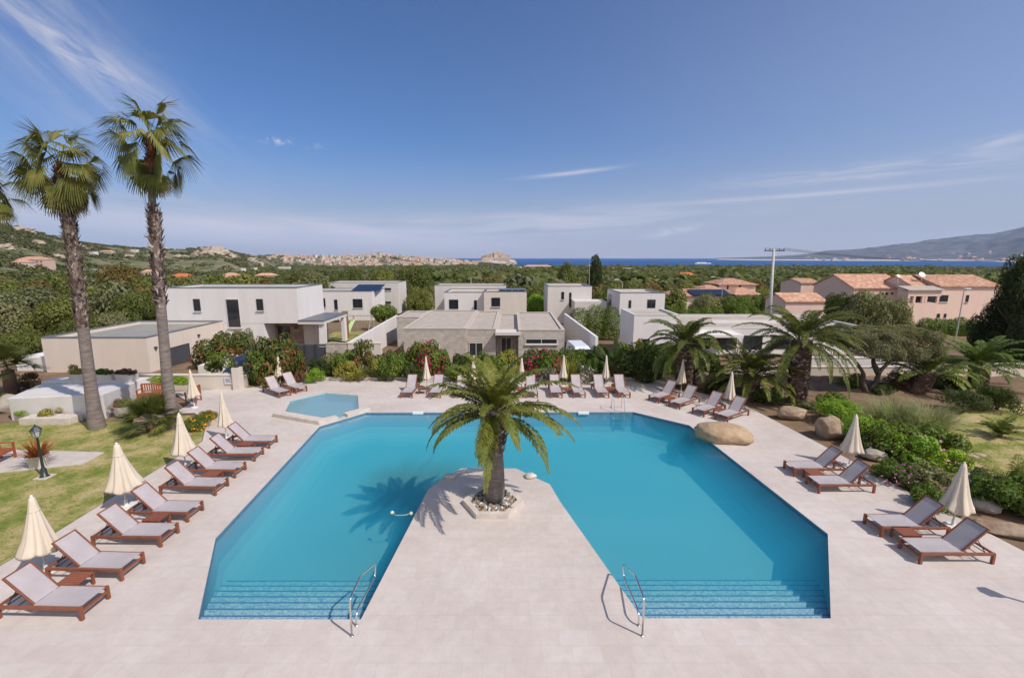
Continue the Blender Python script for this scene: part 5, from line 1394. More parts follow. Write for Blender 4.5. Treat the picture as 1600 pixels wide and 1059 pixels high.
sp.build('solar_panels', M_SOLAR, Cv)
q = PY(736, 444, 79); MB().tube([(q.x, 79, q.z - .5), (q.x, 79, q.z + 1.1)], .05, 6).build('antenna', M_GREYW, Cv)
# villa D: unfinished concrete block house in the middle
YD = 42.0; gD = -2.0
D = house('block_house', (0, YD, gD), 'single storey unfinished house of bare grey concrete blocks', None)
zD = PY(800, 516, YD).z
xs = [PY(p, 520, YD).x for p in (630, 728, 774, 810, 882)]
flat_block(D, xs[0], xs[1], YD, 57, gD, zD + .12, M_BLOCK, M_ROOFG, edge=M_CONC, par=.12)
flat_block(D, xs[1] + .003, xs[2], YD + .5, 57, gD, zD, M_BLOCK, M_ROOFG, edge=M_CONC, par=.12)
flat_block(D, xs[2] + .003, xs[3], YD + 1.6, 57, gD, zD - .35, M_BLOCK, M_ROOFG, edge=M_CONC, par=.12)
MB().box(xs[2] + .01, xs[3] + .2, YD - .35, YD + 1.55, zD - .42, zD - .15).build('canopy', M_GREYW, D)
flat_block(D, xs[3] + .003, xs[4], YD - .1, 56, gD, zD, M_BLOCK, M_ROOFG, edge=M_CONC, par=.12)
xw = PY(621, 492, 51).x
flat_block(D, xw, xs[0] - .003, 50.5, 56.5, gD, zD + .1, M_BLOCK, M_ROOFG, edge=M_CONC, par=.12)
for px0, px1, py0, py1, Y, fr in ((664.5, 686.5, 536, 551, YD, M_WFRAME), (733, 755, 535, 556, YD + .5, M_WFRAME), (783, 799, 527, 556, YD + 1.6, M_WFRAME), (821, 871, 529, 537.5, YD - .1, M_WFRAME)):
    w = win_px(D, Y, px0, px1, py0, py1, frame=fr, sill=True)
    a, b_ = PY(px0 - 3, py0 - 8, Y), PY(px1 + 3, py0 - .6, Y)
    MB().box(a.x, b_.x, Y - .03, Y - .001, b_.z, a.z).build('lintel', M_CONC, D)
# villa E, F
gE = -3.5; YE = 75.0
E_ = house('villa', (PY(890, 480, YE).x, YE, gE), 'plain white cubic villa with two slit windows left of the dark cypress')
x0, x1 = PY(856, 448, YE).x, PY(925, 448, YE).x
flat_block(E_, x0, x1, YE, YE + 9, gE, PY(890, 447.5, YE).z, M_GREYW, M_ROOFG)
win_px(E_, YE, 877, 881.5, 456, 468, bars=0); win_px(E_, YE, 889, 893, 457, 480, bars=0)
x2 = PY(948, 474, YE - 4).x
MB().box(PY(898, 474, YE - 4).x, x2, YE - 4, YE - .01, gE, PY(930, 471, YE - 4).z).build('terrace_wall', M_GREYW, E_)
YF = 65.0
F_ = house('villa', (PY(1000, 480, YF).x, YF, gE), 'small white flat roofed villa with one large dark window')
x0, x1 = PY(969, 458, YF).x, PY(1039.5, 458, YF).x
flat_block(F_, x0, x1, YF, YF + 8.7, gE, PY(1000, 458, YF).z, M_WHITE, M_ROOFG)
win_px(F_, YF, 1011, 1024.5, 468, 482); win_px(F_, YF, 982, 986.5, 469, 482, bars=0)
window(F_, '-x', x0, YF + 5.5, YF + 7.5, .6, 2.3)
# villa G: long low white villa on the right
YG2 = 45.0; gG = -2.2
Gv = house('villa', (PY(1100, 540, YG2).x, YG2, gG), 'long low white villa with pale gravel roof behind the palms')
x0, x1 = PY(991, 493, YG2).x, PY(1062, 493, YG2).x
flat_block(Gv, x0, x1, YG2, YG2 + 5.6, gG, PY(1000, 492.5, YG2).z, M_WHITE, M_ROOFG, edge=M_WFRAME, par=.2)
y2 = 46.2; zG2 = PY(1200, 513, y2).z
xg1 = PY(1330, 508, 49).x
flat_block(Gv, x1 + .003, xg1, y2, 57.5, gG, zG2, M_WHITE, M_ROOFG, edge=M_WFRAME, par=.2)
MB().box(x1 + 6, x1 + 16, 51, 51.25, zG2 - .2, zG2 + .18).build('roof_upstand', M_WHITE, Gv)
MB().box(x1 + .5, x1 + 6, YG2 - 1.2, y2 - .01, zG2 - .55, zG2 - .28).build('canopy', M_WHITE, Gv)
for a, b_ in ((1075, 1110), (1118, 1152), (1160, 1192), (1205, 1235)):
    p0, p1 = PY(a, 545, y2), PY(b_, 524, y2); window(Gv, '-y', y2, p0.x, p1.x, p0.z, p1.z, sill=False, name='glazed_door')
window(Gv, '-y', YG2, x0 + .9, x0 + 1.7, gG, -.1, bars=0, name='glazed_door', sill=False)
# pink house on the right
P_ = house('pink_house', (65, 78, -2.6), 'large pink rendered house with several clay tiled roofs')
Yp = 80.0
x0, x1 = PY(1335, 450, Yp).x, PY(1418, 450, Yp).x
ze = PY(1335, 450.5, Yp).z; zr = PY(1304, 429.5, Yp + 5.4).z
gabled(P_, x0, x1, Yp, Yp + 10.8, -3, ze, zr, M_PINK, M_TILES, over=.25)
p0 = PY(1250, 443, 92); gabled(P_, PY(1252, 444, 92).x, x0 + 2, 92, 99, -3, PY(1252, 443, 92).z, PY(1285, 436, 95).z, M_PINK, M_TILES, over=.2)
Yq = 75.0; xq0, xq1 = PY(1416, 450, Yq + 3).x, PY(1562, 447, Yq).x
zq, zqr = PY(1500, 447.5, Yq).z, PY(1500, 430.5, Yq + 5).z
gabled(P_, xq0 + 3.0, xq1, Yq, Yq + 10, -3, zq, zqr, M_PINK, M_TILES, over=.3)
gabled(P_, xq0, xq0 + 2.99, Yq + 1.5, Yq + 9.5, -3, zq - .3, zqr - .1, M_PINK, M_TILES, over=.15)
xb0, xb1 = PY(1417, 475, Yq - 2).x, PY(1465, 475, Yq - 2).x
zb = PY(1440, 454, Yq - 2).z
bal = MB().box(xb0, xb1, Yq - 2, Yq - .01, -3, PY(1440, 473.5, Yq - 2).z).build('balcony', M_PINK, P_)
bt = MB()
for u in (0, .19, .48, .57, .96): bt.box(xb0 + (xb1 - xb0) * u, xb0 + (xb1 - xb0) * u + .35, Yq - 2, Yq - 1.7, PY(1440, 473.4, Yq - 2).z, zb - .9)
bt.box(xb0, xb1 + .35, Yq - 2.02, Yq - .02, zb - .9, zb + .0); bt.build('loggia_frame', M_PINK, bal)
MB().add([(xb0 - .3, Yq - 2.3, zb + .004), (xb1 + .6, Yq - 2.3, zb + .004), (xb1 + .6, Yq, zb + .5), (xb0 - .3, Yq, zb + .5), (xb0 - .3, Yq - 2.3, zb + .15), (xb1 + .6, Yq - 2.3, zb + .15), (xb1 + .6, Yq, zb + .65), (xb0 - .3, Yq, zb + .65)], [(4, 5, 6, 7), (3, 2, 1, 0), (0, 1, 5, 4), (1, 2, 6, 5), (2, 3, 7, 6), (3, 0, 4, 7)]).build('balcony_roof', M_ROOFG, bal)
win_px(P_, Yq, 1423, 1463, 458, 473, bars=2, name='loggia_window', sill=False)
win_px(P_, Yq, 1467, 1482, 461, 471.5); win_px(P_, Yq, 1508, 1514.5, 461, 472, bars=0); win_px(P_, Yq, 1463, 1469, 490, 497, bars=0); win_px(P_, Yq, 1474, 1479, 490, 497, bars=0)
win_px(P_, Yp, 1377, 1381, 457, 461, bars=0, sill=False); win_px(P_, Yp, 1383, 1387, 457, 461, bars=0, sill=False); win_px(P_, Yp, 1392, 1396, 457, 460, bars=0, sill=False)
for px, py, r in ((1441, 429, 1.0), (1404, 431, .55)):
    q = PY(px, py, Yq + 3); mb = MB(); mb.tube([(q.x, q.y, q.z - 1.4), (q.x, q.y, q.z)], .04, 6)
    R = Matrix.Rotation(rad(55), 3, 'X'); vs = []
    o = len(mb.v); ds = MB().lathe([(.02, -.14 * r), (.3 * r, -.09 * r), (.48 * r, 0), (.5 * r, .02 * r)], 16); mb.add([R @ Vector(v) + q for v in ds.v], ds.f)
    mb.build('satellite_dish', mat('white_enamel', (.7, .7, .7), .4, .03), P_)
Pg = house('pink_garage', (PY(1250, 480, 62).x, 62, -2.6), 'small pink tiled outbuilding left of the pink house')
xg0, xg1_ = PY(1228, 472, 62).x, PY(1290, 472, 62).x
gabled(Pg, xg0, xg1_, 62, 67, -3, PY(1250, 471.5, 62).z, PY(1250, 459, 64.5).z, M_PINK, M_TILES, over=.2)
flat_block(Pg, xg1_ + .003, xg1_ + 3, 62.5, 67, -3, PY(1290, 474, 62).z, M_PINK, M_ROOFG, par=.1, name='side_wall')
# tiled villa behind
O_ = house('tiled_villa', (PY(1120, 460, 112).x, 112, -5), 'villa with spreading hipped clay roofs and a row of solar panels')
def hipped(root, px0, px1, pye, pyr, Y, dep, z0):
    a, b_ = PY(px0, pye, Y), PY(px1, pye, Y); r = PY(px0, pyr, Y + dep / 2)
    gabled(root, a.x, b_.x, Y, Y + dep, z0, a.z, r.z, M_PINK, M_TILES, over=.5, hip=min(dep / 2, (b_.x - a.x) * .45))
hipped(O_, 1124, 1181, 444.5, 435.5, 116, 9, -5); hipped(O_, 1050, 1136, 462.5, 452, 108, 9, -5); hipped(O_, 1150, 1187, 460, 450, 107, 8, -5); hipped(O_, 1104, 1126, 452, 446, 113, 7, -5)
sp = MB(); a, b_ = PY(1083, 462, 107.6), PY(1132, 455, 110.5)
sp.add([(a.x, 107.2, a.z + .25), (b_.x, 107.2, a.z + .25), (b_.x, 110.6, b_.z + .45), (a.x - .5, 110.6, b_.z + .45), (a.x, 107.2, a.z + .15), (b_.x, 107.2, a.z + .15), (b_.x, 110.6, b_.z + .3), (a.x - .5, 110.6, b_.z + .3)], [(0, 1, 2, 3), (7, 6, 5, 4), (0, 4, 5, 1), (1, 5, 6, 2), (2, 6, 7, 3), (3, 7, 4, 0)]); sp.build('solar_panels', M_SOLAR, O_)
win_px(O_, 116, 1135.5, 1138.5, 446, 452.5, bars=0, sill=False); win_px(O_, 116, 1154, 1158, 446, 452.5, bars=0, sill=False)

# ------------------------------------------------------------------ garden walls, fences
def wall(x0, x1, y0, y1, z0, z1, m, label, name='garden_wall', cap=None):
    root = empty(name, ((x0 + x1) / 2, (y0 + y1) / 2, z0), label, 'wall')
    MB().box(x0, x1, y0, y1, z0, z1).build('wall', m, root)
    MB().box(x0 - .03, x1 + .03, y0 - .03, y1 + .03, z1 + .001, z1 + .06).build('coping', cap or m, root)
    return root
def diag_wall(p, q, zp, zq, z0, t, m, label):
    root = empty('garden_wall', (p[0], p[1], z0), label, 'wall')
    d = Vector((q[0] - p[0], q[1] - p[1], 0)).normalized(); nn = Vector((-d.y, d.x, 0)) * t
    MB().prism([(p[0], p[1]), (q[0], q[1]), (q[0] + nn.x, q[1] + nn.y), (p[0] + nn.x, p[1] + nn.y)], z0, [zp, zq, zq, zp]).build('wall', m, root)
diag_wall((-14.3, 39.2), (-14.6, 57.5), .62, .75, -2.4, .25, M_WHITE, 'long white garden wall running back between the big villa and the block house')
diag_wall((7.8, 40.3), (6.7, 56), .95, 1.15, -2.4, .25, M_WHITE, 'long white garden wall running back right of the block house')
diag_wall((-24.75, 35.3), (-24.75, 44.4), -.45, -.35, -2.2, .25, M_WHITE, 'white ramp wall below the reddish bushes of the left villa')
r_ = diag_wall((-24.9, 34.9), (-24.0, 34.9), -.42, -.42, -2.2, .4, M_WHITE, 'white end pier of the ramp wall behind the left parasol')
a, b_ = PY(508.5, 537, 38.5), PY(595, 537, 38.5)
gw = wall(a.x, PY(543, 537, 38.5).x, 38.5, 38.75, -2.3, a.z, M_BLOCK, 'low block wall between the dark fence and the gate')
gw2 = wall(PY(543.5, 537, 38.5).x, b_.x, 38.45, 38.85, -2.3, a.z + .02, M_CREAM, 'pale gate wall with a small lantern before the play garden')
q = PY(552, 548, 38.4); MB().box(q.x - .1, q.x + .1, 38.3, 38.44, q.z - .18, q.z + .16).build('lantern', M_FRAME, gw2)
a, b_ = PY(460, 538, 40), PY(509, 538, 40)
fr = empty('dark_fence', ((a.x + b_.x) / 2, 40, -2), 'dark grey solid fence below the porch of the left villa', 'fence')
MB().box(a.x, b_.x, 40, 40.08, -2.3, PY(480, 542, 40).z).build('panel', M_GARAGE, fr); 
for k in range(4):
    x = a.x + (b_.x - a.x) * k / 3; MB().box(x - .05, x + .05, 39.93, 39.998, -2.3, PY(480, 537.5, 40).z).build('post', M_FRAME, fr)
MB().box(a.x, b_.x, 40.01, 40.07, PY(480, 541, 40).z, PY(480, 537.5, 40).z).build('glass_top', mat('smoked_glass', (.08, .09, .1), .15, .1, 2), fr)
wall(13.9, 60, 30.6, 30.85, -.3, PY(1400, 574, 30.6).z, M_BEIGE, 'long beige boundary wall behind the right garden')
a = PY(1250, 572, 31.4); wall(a.x, PY(1440, 572, 31.4).x, 31.6, 31.9, -1.5, PY(1300, 559.5, 31.6).z, M_WHITE, 'white terrace wall of the neighbour above the beige wall')
wall(PY(1530, 570, 32).x, 60, 32, 32.25, -1.5, PY(1560, 569.5, 32).z, M_BEIGE, 'upper beige wall at the right edge behind the dark palm')
# walls on the left: pale retaining wall with sign, pier and return
zt = PY(340, 587, 26.9).z
aw = wall(PY(216, 600, 26.9).x, PY(367, 600, 26.9).x, 26.9, 27.2, -.2, zt, M_CREAM, 'low cream wall behind the bench with a small white notice')
p0, p1 = PY(351, 600, 26.85), PY(367, 590, 26.85)
sg = MB().box(p0.x, p1.x - .12, 26.84, 26.865, p0.z, p1.z).build('notice', mat('notice_board', (.62, .6, .62), .6, .04), aw)
tb = MB()
for k in range(5): tb.box(p0.x + .08, p1.x - .2 - .1 * (k % 2), 26.832, 26.838, p1.z - .08 - k * .05, p1.z - .06 - k * .05)
tb.build('printed_lines', mat('notice_print', (.25, .25, .32), .7, .05), sg)
pr = empty('gate_pier', (PY(371, 600, 26.9).x, 26.9, 0), 'cream gate pier with a round lantern at the end of the low wall', 'pier')
x = PY(371, 600, 26.9).x; MB().box(x - .2, x + .2, 26.75, 27.25, -.1, zt + .5).build('pier', M_CREAM, pr); MB().lathe([(.12, 0), (.14, .05), (.1, .1), (.16, .2), (.12, .34), (.03, .42)], 12, (x, 27, zt + .5)).build('lantern', M_FRAME, pr, smooth=True)
diag_wall((x + .22, 27.15), (PY(395, 600, 29).x, 29.2), zt - .15, zt - .3, -.2, .25, M_CREAM, 'short cream return wall with railing towards the angled loungers')
gt = empty('iron_gate', (x + .6, 28.2, zt), 'black iron railing beside the cream gate pier', 'gate')
g = MB()
for k in range(14):
    t = k / 13; g.box(x + .25 + 1.1 * t - .012, x + .25 + 1.1 * t + .012, 27.3 + 1.9 * t, 27.324 + 1.9 * t, zt - .3, zt + .55)
g.build('bars', M_FRAME, gt); MB().tube([(x + .25, 27.31, zt + .55), (x + 1.35, 29.21, zt + .55)], .02, 6).build('top_rail', M_FRAME, gt); MB().tube([(x + .25, 27.31, zt + .1), (x + 1.35, 29.21, zt + .1)], .015, 6).build('bottom_rail', M_FRAME, gt)
# whitewashed slab (roof of the plant room)
sb = empty('plant_room', G(110, 650), 'low whitewashed plant room with a flat sloping top on the left lawn', 'building')
f0, f1, b1, b0 = G(18, 655), G(166, 652), PY(214, 609, 25.6), PY(68, 609, 25.6)
zf = PY(90, 622, f0.y).z; zb_ = PY(200, 597, 25.6).z
MB().prism([(f0.x, f0.y), (f1.x, f1.y), (b1.x, 25.6), (b0.x, 25.6)], -.1, [zf, zf + .12, zb_ + .02, zb_ - .05]).build('wall', mat('whitewash', (.60, .57, .545), .9, .08, 1.2, bump=.3, bscale=18), sb, bevel=.04)
MB().box(b0.x - .1, b1.x, 25.65, 26.6, -.1, zb_ + .03).build('back_wall', M_WHITE, sb)
MB().box(f0.x + 1.2, f0.x + 3.6, f0.y - .75, f0.y - .02, -.05, .3).build('step', M_STONE, sb)
for px0, px1, lab, lm in ((111, 136, 'white trough planter with tall yellowish plant behind the plant room', 'yellow'), (146, 180, 'white trough planter behind the crooked palm trunk', 'green'), (181, 217, 'white trough planter with dark reddish plant at the right', 'rust')):
    Yt = 26.0; a, b_ = PY(px0, 592, Yt), PY(px1, 592, Yt); z1 = PY(px0, 583.5, Yt).z; z0 = PY(px0, 596, Yt).z
    root = empty('trough_planter', ((a.x + b_.x) / 2, Yt, z0), lab, 'planter')
    n = 14; cxp, rx = (a.x + b_.x) / 2, (b_.x - a.x) / 2
    ring = lambda k, z: [(cxp + rx * k * math.cos(2 * PI * i / n), Yt + .35 * k * math.sin(2 * PI * i / n)) for i in range(n)]
    mb = MB(); mb.prism(ring(.9, 0), z0, z1, top=ring(1.0, 0)); mb.build('trough', mat('white_pot', (.56, .5, .44)), root)
    for k in range(3): with_mat('foliage', PROTO['loose' if lm == 'yellow' else 'b'], LM[lm], root, ((k - 1) * rx * .55, 0, z1 - z0 - .05), (.34, .28, .26 + .35 * (k == 0 and lm == 'yellow') + .1 * (k == 1)), k)
bush((265, 600), 3.2, .5, 'b', 'lime', 'lime green trailing plants on top of the cream wall', z=.75, depth=.7)
bush((345, 578), 2.0, 1.4, 'loose', 'green', 'loose green bush behind the cream wall by the ramp', Y=31, z=0)
bush((352, 566), 4.6, 2.8, 'a', 'photinia', 'large reddish brown bush above the white ramp wall', Y=40, z=0)
bush((381, 553), 2.4, 2.4, 'a', 'olive', 'olive bush at the right end of the reddish bush by the left villa', Y=42, z=0)
bush((452, 560), 2.0, 1.6, 'b', 'green', 'green shrub in front of the stone entrance wall', Y=41, z=0)
bush((600, 500), 4.0, 2.4, 'a', 'green', 'round shrub beside the white wall at the villa with solar panels', Y=66)
# play garden
lw = sheet('lawn', [(-24.5, 52), (-14.8, 52), (-14.9, 62), (-24.5, 62)], [], tz(-20, 57) + .12, grass_sheet_mat('green_lawn_turf', 0)); lw.location.z = 0
tag(lw, 'small green lawn under the swing set', 'lawn', kind='structure')
Ys = 58.0; sw = empty('swing_set', (PY(562, 510, Ys).x, Ys, -2.2), 'pale wooden swing set with a light green slide', 'swing set')
m_w = mat('pale_wood', (.42, .34, .25), .8, .12, 4); xl, xr = PY(552, 495, Ys).x, PY(580, 495, Ys).x; zt2, zb2 = PY(560, 493, Ys).z, PY(560, 519, Ys).z
MB().tube([(xl - .5, Ys, zt2), (xr + .3, Ys, zt2)], .06, 6).build('beam', m_w, sw)
for x in (xl, xr):
    for s in (-1, 1): MB().tube([(x, Ys, zt2), (x + s * .25, Ys + s * .9, zb2 - .1)], .05, 6).build('leg', m_w, sw)
sd = MB(); xs0, xs1 = PY(553, 500, Ys).x, PY(547, 519, Ys - 1.5).x
sd.add([(xl - .25, Ys, zt2 - .5), (xl + .25, Ys, zt2 - .5), (xl - .1, Ys - 2, zb2), (xl - .6, Ys - 2, zb2), (xl - .25, Ys, zt2 - .56), (xl + .25, Ys, zt2 - .56), (xl - .1, Ys - 2, zb2 - .06), (xl - .6, Ys - 2, zb2 - .06)], [(0, 3, 2, 1), (4, 5, 6, 7), (0, 1, 5, 4), (1, 2, 6, 5), (2, 3, 7, 6), (3, 0, 4, 7)])
sd.build('slide', mat('slide_plastic', (.42, .6, .30), .5, .05), sw)
for x in (xl + .8, xr - .7):
    c = MB(); c.tube([(x - .18, Ys, zt2), (x - .18, Ys, zb2 + .5)], .012, 4); c.tube([(x + .18, Ys, zt2), (x + .18, Ys, zb2 + .5)], .012, 4); c.build('rope', m_w, sw); MB().box(x - .22, x + .22, Ys - .09, Ys + .09, zb2 + .47, zb2 + .51).build('swing_seat', mat('red_seat', (.35, .05, .04), .6, .1), sw)

# vehicles
M_TYRE = mat('tyre_rubber', (.02, .02, .02), .85, .1, 6); M_LIGHT = mat('headlight_glass', (.6, .6, .6), .2, .05, 4, spec=.6)
def vehicle(name, at, rz, prof, w, paint, label, cat, wheels, glassy, group=None, wr=.32):
    """prof: side outline (x along the car, z)"""
    root = empty(name, (0, 0, 0), label, cat, group)
    mb = MB(); n = len(prof); vs = []
    for y, k in ((-w / 2, .0), (w / 2, .0)):
        for (x, z) in prof:
            inset = .14 * max(0, (z - .85)) / .6
            vs.append((x, y + (inset if y < 0 else -inset), z))
    mb.add(vs, [tuple(range(n)), tuple(reversed(range(n, 2 * n)))] + [(i, n + i, n + (i + 1) % n, (i + 1) % n) for i in range(n)])
    mb.build('body', paint, root, bevel=.05)
    for (pts, y) in glassy:
        g = MB(); k = len(pts)
        if y is None:
            hw = w / 2 - .2
            (xa, za), (xb, zb) = pts; dx, dz = xb - xa, zb - za; l = math.hypot(dx, dz); nx, nz = -dz / l * .012, dx / l * .012
            g.add([(xa + nx, -hw, za + nz), (xb + nx, -hw + .08, zb + nz), (xb + nx, hw - .08, zb + nz), (xa + nx, hw, za + nz), (xa - nx, -hw, za - nz), (xb - nx, -hw + .08, zb - nz), (xb - nx, hw - .08, zb - nz), (xa - nx, hw, za - nz)], [(0, 1, 2, 3), (7, 6, 5, 4), (0, 4, 5, 1), (1, 5, 6, 2), (2, 6, 7, 3), (3, 7, 4, 0)])
            g.build('windscreen', M_GLASS, root)
        else:
            for s in (-1, 1):
                g = MB(); V = []
                for d in (.012, -.012):
                    for (x, z) in pts: V.append((x, s * (w / 2 - .14 * max(0, z - .85) / .6 + d), z))
                g.add(V, [tuple(range(k)), tuple(reversed(range(k, 2 * k)))] + [(i, (i + 1) % k, k + (i + 1) % k, k + i) for i in range(k)]); g.build('side_window', M_GLASS, root)
    for x in wheels:
        for s in (-1, 1):
            wl = MB(); wl.tube([(x, s * (w / 2 - .2), wr), (x, s * (w / 2 + .015), wr)], wr, 18); o = wl.build('wheel', M_TYRE, root)
            r = MB(); r.tube([(x, s * (w / 2 + .016), wr), (x, s * (w / 2 + .025), wr)], wr * .6, 14); r.build('rim', M_CHROME, o)
    xm = max(p[0] for p in prof)
    for s in (-1, 1): MB().box(xm - .06, xm + .015, s * w * .36 - .14, s * w * .36 + .14, .58, .74).build('headlight', M_LIGHT, root)
    root.location = at; root.rotation_euler = (0, 0, rz)
    return root
CAR = [(-2.0, .35), (-2.05, .75), (-1.9, 1.0), (-1.45, 1.42), (-.2, 1.47), (.55, 1.36), (1.15, .98), (1.95, .82), (2.05, .6), (2.0, .32)]
CARG = [([(.62, 1.32), (1.10, 1.0)], None), ([(-1.40, 1.36), (-1.80, 1.04)], None), ([(-1.3, 1.02), (-1.1, 1.36), (-.1, 1.40), (.45, 1.30), (.9, 1.02)], 1)]
VAN = [(-2.3, .4), (-2.35, 1.9), (-2.2, 2.05), (.9, 2.08), (1.3, 1.95), (1.75, 1.15), (2.35, .98), (2.42, .55), (2.35, .35)]
VANG = [([(1.36, 1.88), (1.74, 1.2)], None), ([(-2.36, 1.2), (-2.37, 1.8)], None), ([(.35, 1.15), (.35, 1.8), (1.15, 1.8), (1.55, 1.15)], 1)]
q = PY(908, 560, 38.6)
vehicle('parked_van', (q.x, 39.8, tz(q.x, 38.6)), rad(-86), VAN, 1.85, mat('white_paint', (.68, .7, .73), .3, .03, 1, spec=.5), 'white van parked beside the white wall behind the far bed', 'van', (-1.45, 1.45), VANG, wr=.34)
q = PY(1036, 545, 41.5)
vehicle('parked_car', (q.x, 42.0, tz(q.x, 41.5) + .1), rad(-140), CAR, 1.75, mat('blue_paint', (.05, .10, .20), .25, .05, 1, spec=.6), 'blue car parked in front of the white low villa', 'car', (-1.25, 1.3), CARG)
q = PY(379, 572, 36)
vehicle('parked_car', (q.x, 36.3, tz(q.x, 36) + .1), rad(-80), CAR, 1.75, mat('navy_paint', (.015, .025, .06), .22, .05, 1, spec=.6), 'dark navy car parked behind the iron railing on the left', 'car', (-1.25, 1.3), CARG)

# poles and street lamps
Yu = 59.5; q0, q1 = PY(1204, 492, Yu), PY(1210.5, 389, Yu)
up = empty('utility_pole', (q0.x, Yu, -3), 'tall pale concrete utility pole with a crossarm and wires', 'utility pole')
M_CPOLE = mat('concrete_pole', (.45, .44, .43), .85, .1, 2)
MB().tube([(q0.x, Yu, -3), (q1.x - .1, Yu, q1.z)], [.26, .15], 10).build('pole', M_CPOLE, up, smooth=True)
MB().box(q1.x - 1.3, q1.x + 1.3, Yu - .06, Yu + .06, q1.z - .28, q1.z - .16).build('crossarm', M_DARK, up)
for dx in (-1.2, -.6, .6, 1.2): MB().lathe([(.05, 0), (.07, .06), (.04, .12), (.06, .18), (.02, .24)], 8, (q1.x + dx, Yu, q1.z - .16)).build('insulator', mat('brown_glaze', (.12, .07, .05), .3, .1), up)
wi = MB()
for dx in (-1.2, .0, 1.2):
    pts = []
    for k in range(17):
        t = k / 16; pts.append((q1.x + dx + 90 * t, Yu + 40 * t, q1.z + .1 - 6 * t * (1 - t) * 1.2))
    wi.tube(pts, .02, 4)
wi.build('wires', M_DARK, up)
def street_lamp(px, py, Y, side, h, label, curve=False):
    q = PY(px, py, Y); root = empty('street_lamp', (q.x, Y, q.z - h), label, 'street lamp')
    x1 = q.x - side
    if curve: MB().tube([(x1, Y, q.z - h)] + [(x1 + side * (1 - math.cos(t)) / 1, Y, q.z - .8 + .8 * math.sin(t)) for t in (0, .5, 1.0, 1.57)], .05, 6).build('pole', M_CPOLE, root, smooth=True)
    else:
        MB().tube([(x1, Y, q.z - h), (x1, Y, q.z - .25), (q.x, Y, q.z)], [.07, .05, .035], 6).build('pole', M_CPOLE, root)
    MB().box(q.x - .38, q.x + .3, Y - .13, Y + .13, q.z - .06, q.z + .06).build('lamp_head', mat('white_enamel', (.7, .7, .7)), root, bevel=.03)
street_lamp(1114, 432.5, 88, -2.0, 7.5, 'pale street lamp before the villa with spreading clay roofs')
street_lamp(1512, 451, 50, .35, 6, 'thin grey street lamp before the pink house')
street_lamp(963, 437, 80, -1.1, 7, 'curved street lamp right of the dark cypress', True)
q = PY(921.5, 408, 95); mp = empty('mast', (q.x, 95, q.z - 12), 'thin grey mast left of the dark cypress', 'mast'); MB().tube([(q.x, 95, q.z - 12), (q.x, 95, q.z)], [.09, .04], 6).build('pole', M_CPOLE, mp); MB().box(q.x - .35, q.x + .35, 94.96, 95.04, q.z - .9, q.z - .8).build('arm', M_CPOLE, mp)
# ------------------------------------------------------------------ trees
def tree_proto(key, n, leaf, nc, rc, seed, aspect=.55, z0=.2, R=.78):
    rg = np.random.default_rng(seed); cl = clump_set(nc, R, 1.0, rc, rg, z0)
    me = quads_mesh('crown', crown_quads(n, cl, leaf, aspect, rg, .45), []); me.materials.append(None); PROTO[key] = me
for k in range(4): tree_proto(f'oak{k}', 5200, .055, 26, .30 + .03 * k, 100 + k)
for k in range(3): tree_proto(f'big{k}', 15000, .032, 46, .24 + .02 * k, 120 + k)
for k in range(2): tree_proto(f'pine{k}', 34000, .024, 70, .19 + .02 * k, 130 + k, .3, .1, .85)
def cone_proto():
    rg = np.random.default_rng(140); cl = []
    for k in range(40):
        z = .06 + .9 * (k / 39); r = .8 * (1 - z) ** .75 + .12; a = k * 2.4; s = .22 + .16 * (1 - z)
        cl.append((math.cos(a) * r * .55, math.sin(a) * r * .55, z, s, s, s * .5))
    me = quads_mesh('crown', crown_quads(6000, cl, .05, .35, rg, .2), []); me.materials.append(None); PROTO['cone'] = me
cone_proto()
TR = MB(); TR.tube([(0, 0, -.12), (.02, 0, .2), (0, .02, .45), (.03, 0, .8)], [.055, .045, .035, .012], 7)
for k in range(5):
    a = k * 1.26; TR.tube([(0, 0, .25 + .04 * k), (.25 * math.cos(a), .25 * math.sin(a), .5), (.5 * math.cos(a), .5 * math.sin(a), .68)], [.03, .02, .008], 5)
M_WOOD = mat('tree_bark', (.09, .07, .055), .95, .25, 5, bump=.5)
TRO = TR.build('trunk', M_WOOD); TR_ME = TRO.data; bpy.data.objects.remove(TRO)
TN = 0
def tree(at, w, h, key, m, label, group=None, name='tree', cat='tree', dz=None):
    """crown w metres wide, h metres high"""
    global TN; TN += 1
    root = empty(name, at, label, cat, group)
    with_mat('crown', PROTO[key], LM[m], root, (0, 0, 0), (w / 2, (dz or w) / 2, h), TN * 1.37)
    with_mat('trunk', TR_ME, M_WOOD, root, (0, 0, 0), (min(h * .9, w * .55), min(h * .9, w * .55), h * .8), TN * .7)
    return root
def tree_px(px, pyt, Y, w, key, m, label, **kw):
    q = PY(px, pyt, Y); z0 = tz(q.x, Y) - .2
    return tree((q.x, Y, z0), w, (q.z - z0) / .97, key, m, label, **kw)
tree_px(1360, 457, 54, 8.2, 'big0', 'olive', 'wide grey green bushy tree in front of the pink house left part', dz=6)
tree_px(1318, 464, 56, 5.2, 'big1', 'dark', 'darker half of the bushy tree before the pink outbuilding')
tree_px(1398, 466, 53, 5.0, 'big2', 'olive', 'pale olive bushy tree below the pink house balcony')
tree_px(1622, 408, 40, 7.6, 'pine0', 'pine', 'dark pine cut off by the right edge', name='pine_tree')
tree_px(1588, 452, 42, 5.0, 'pine1', 'pine', 'lower dark pine branch mass in front of the pink house right end', name='pine_tree')
tree_px(931, 406, 100, 6.4, 'cone', 'pine', 'tall dark cypress like conifer behind the white villas', name='conifer')
tree_px(886, 414, 190, 9, 'oak1', 'forest', 'round topped dark tree left of the tall conifer')
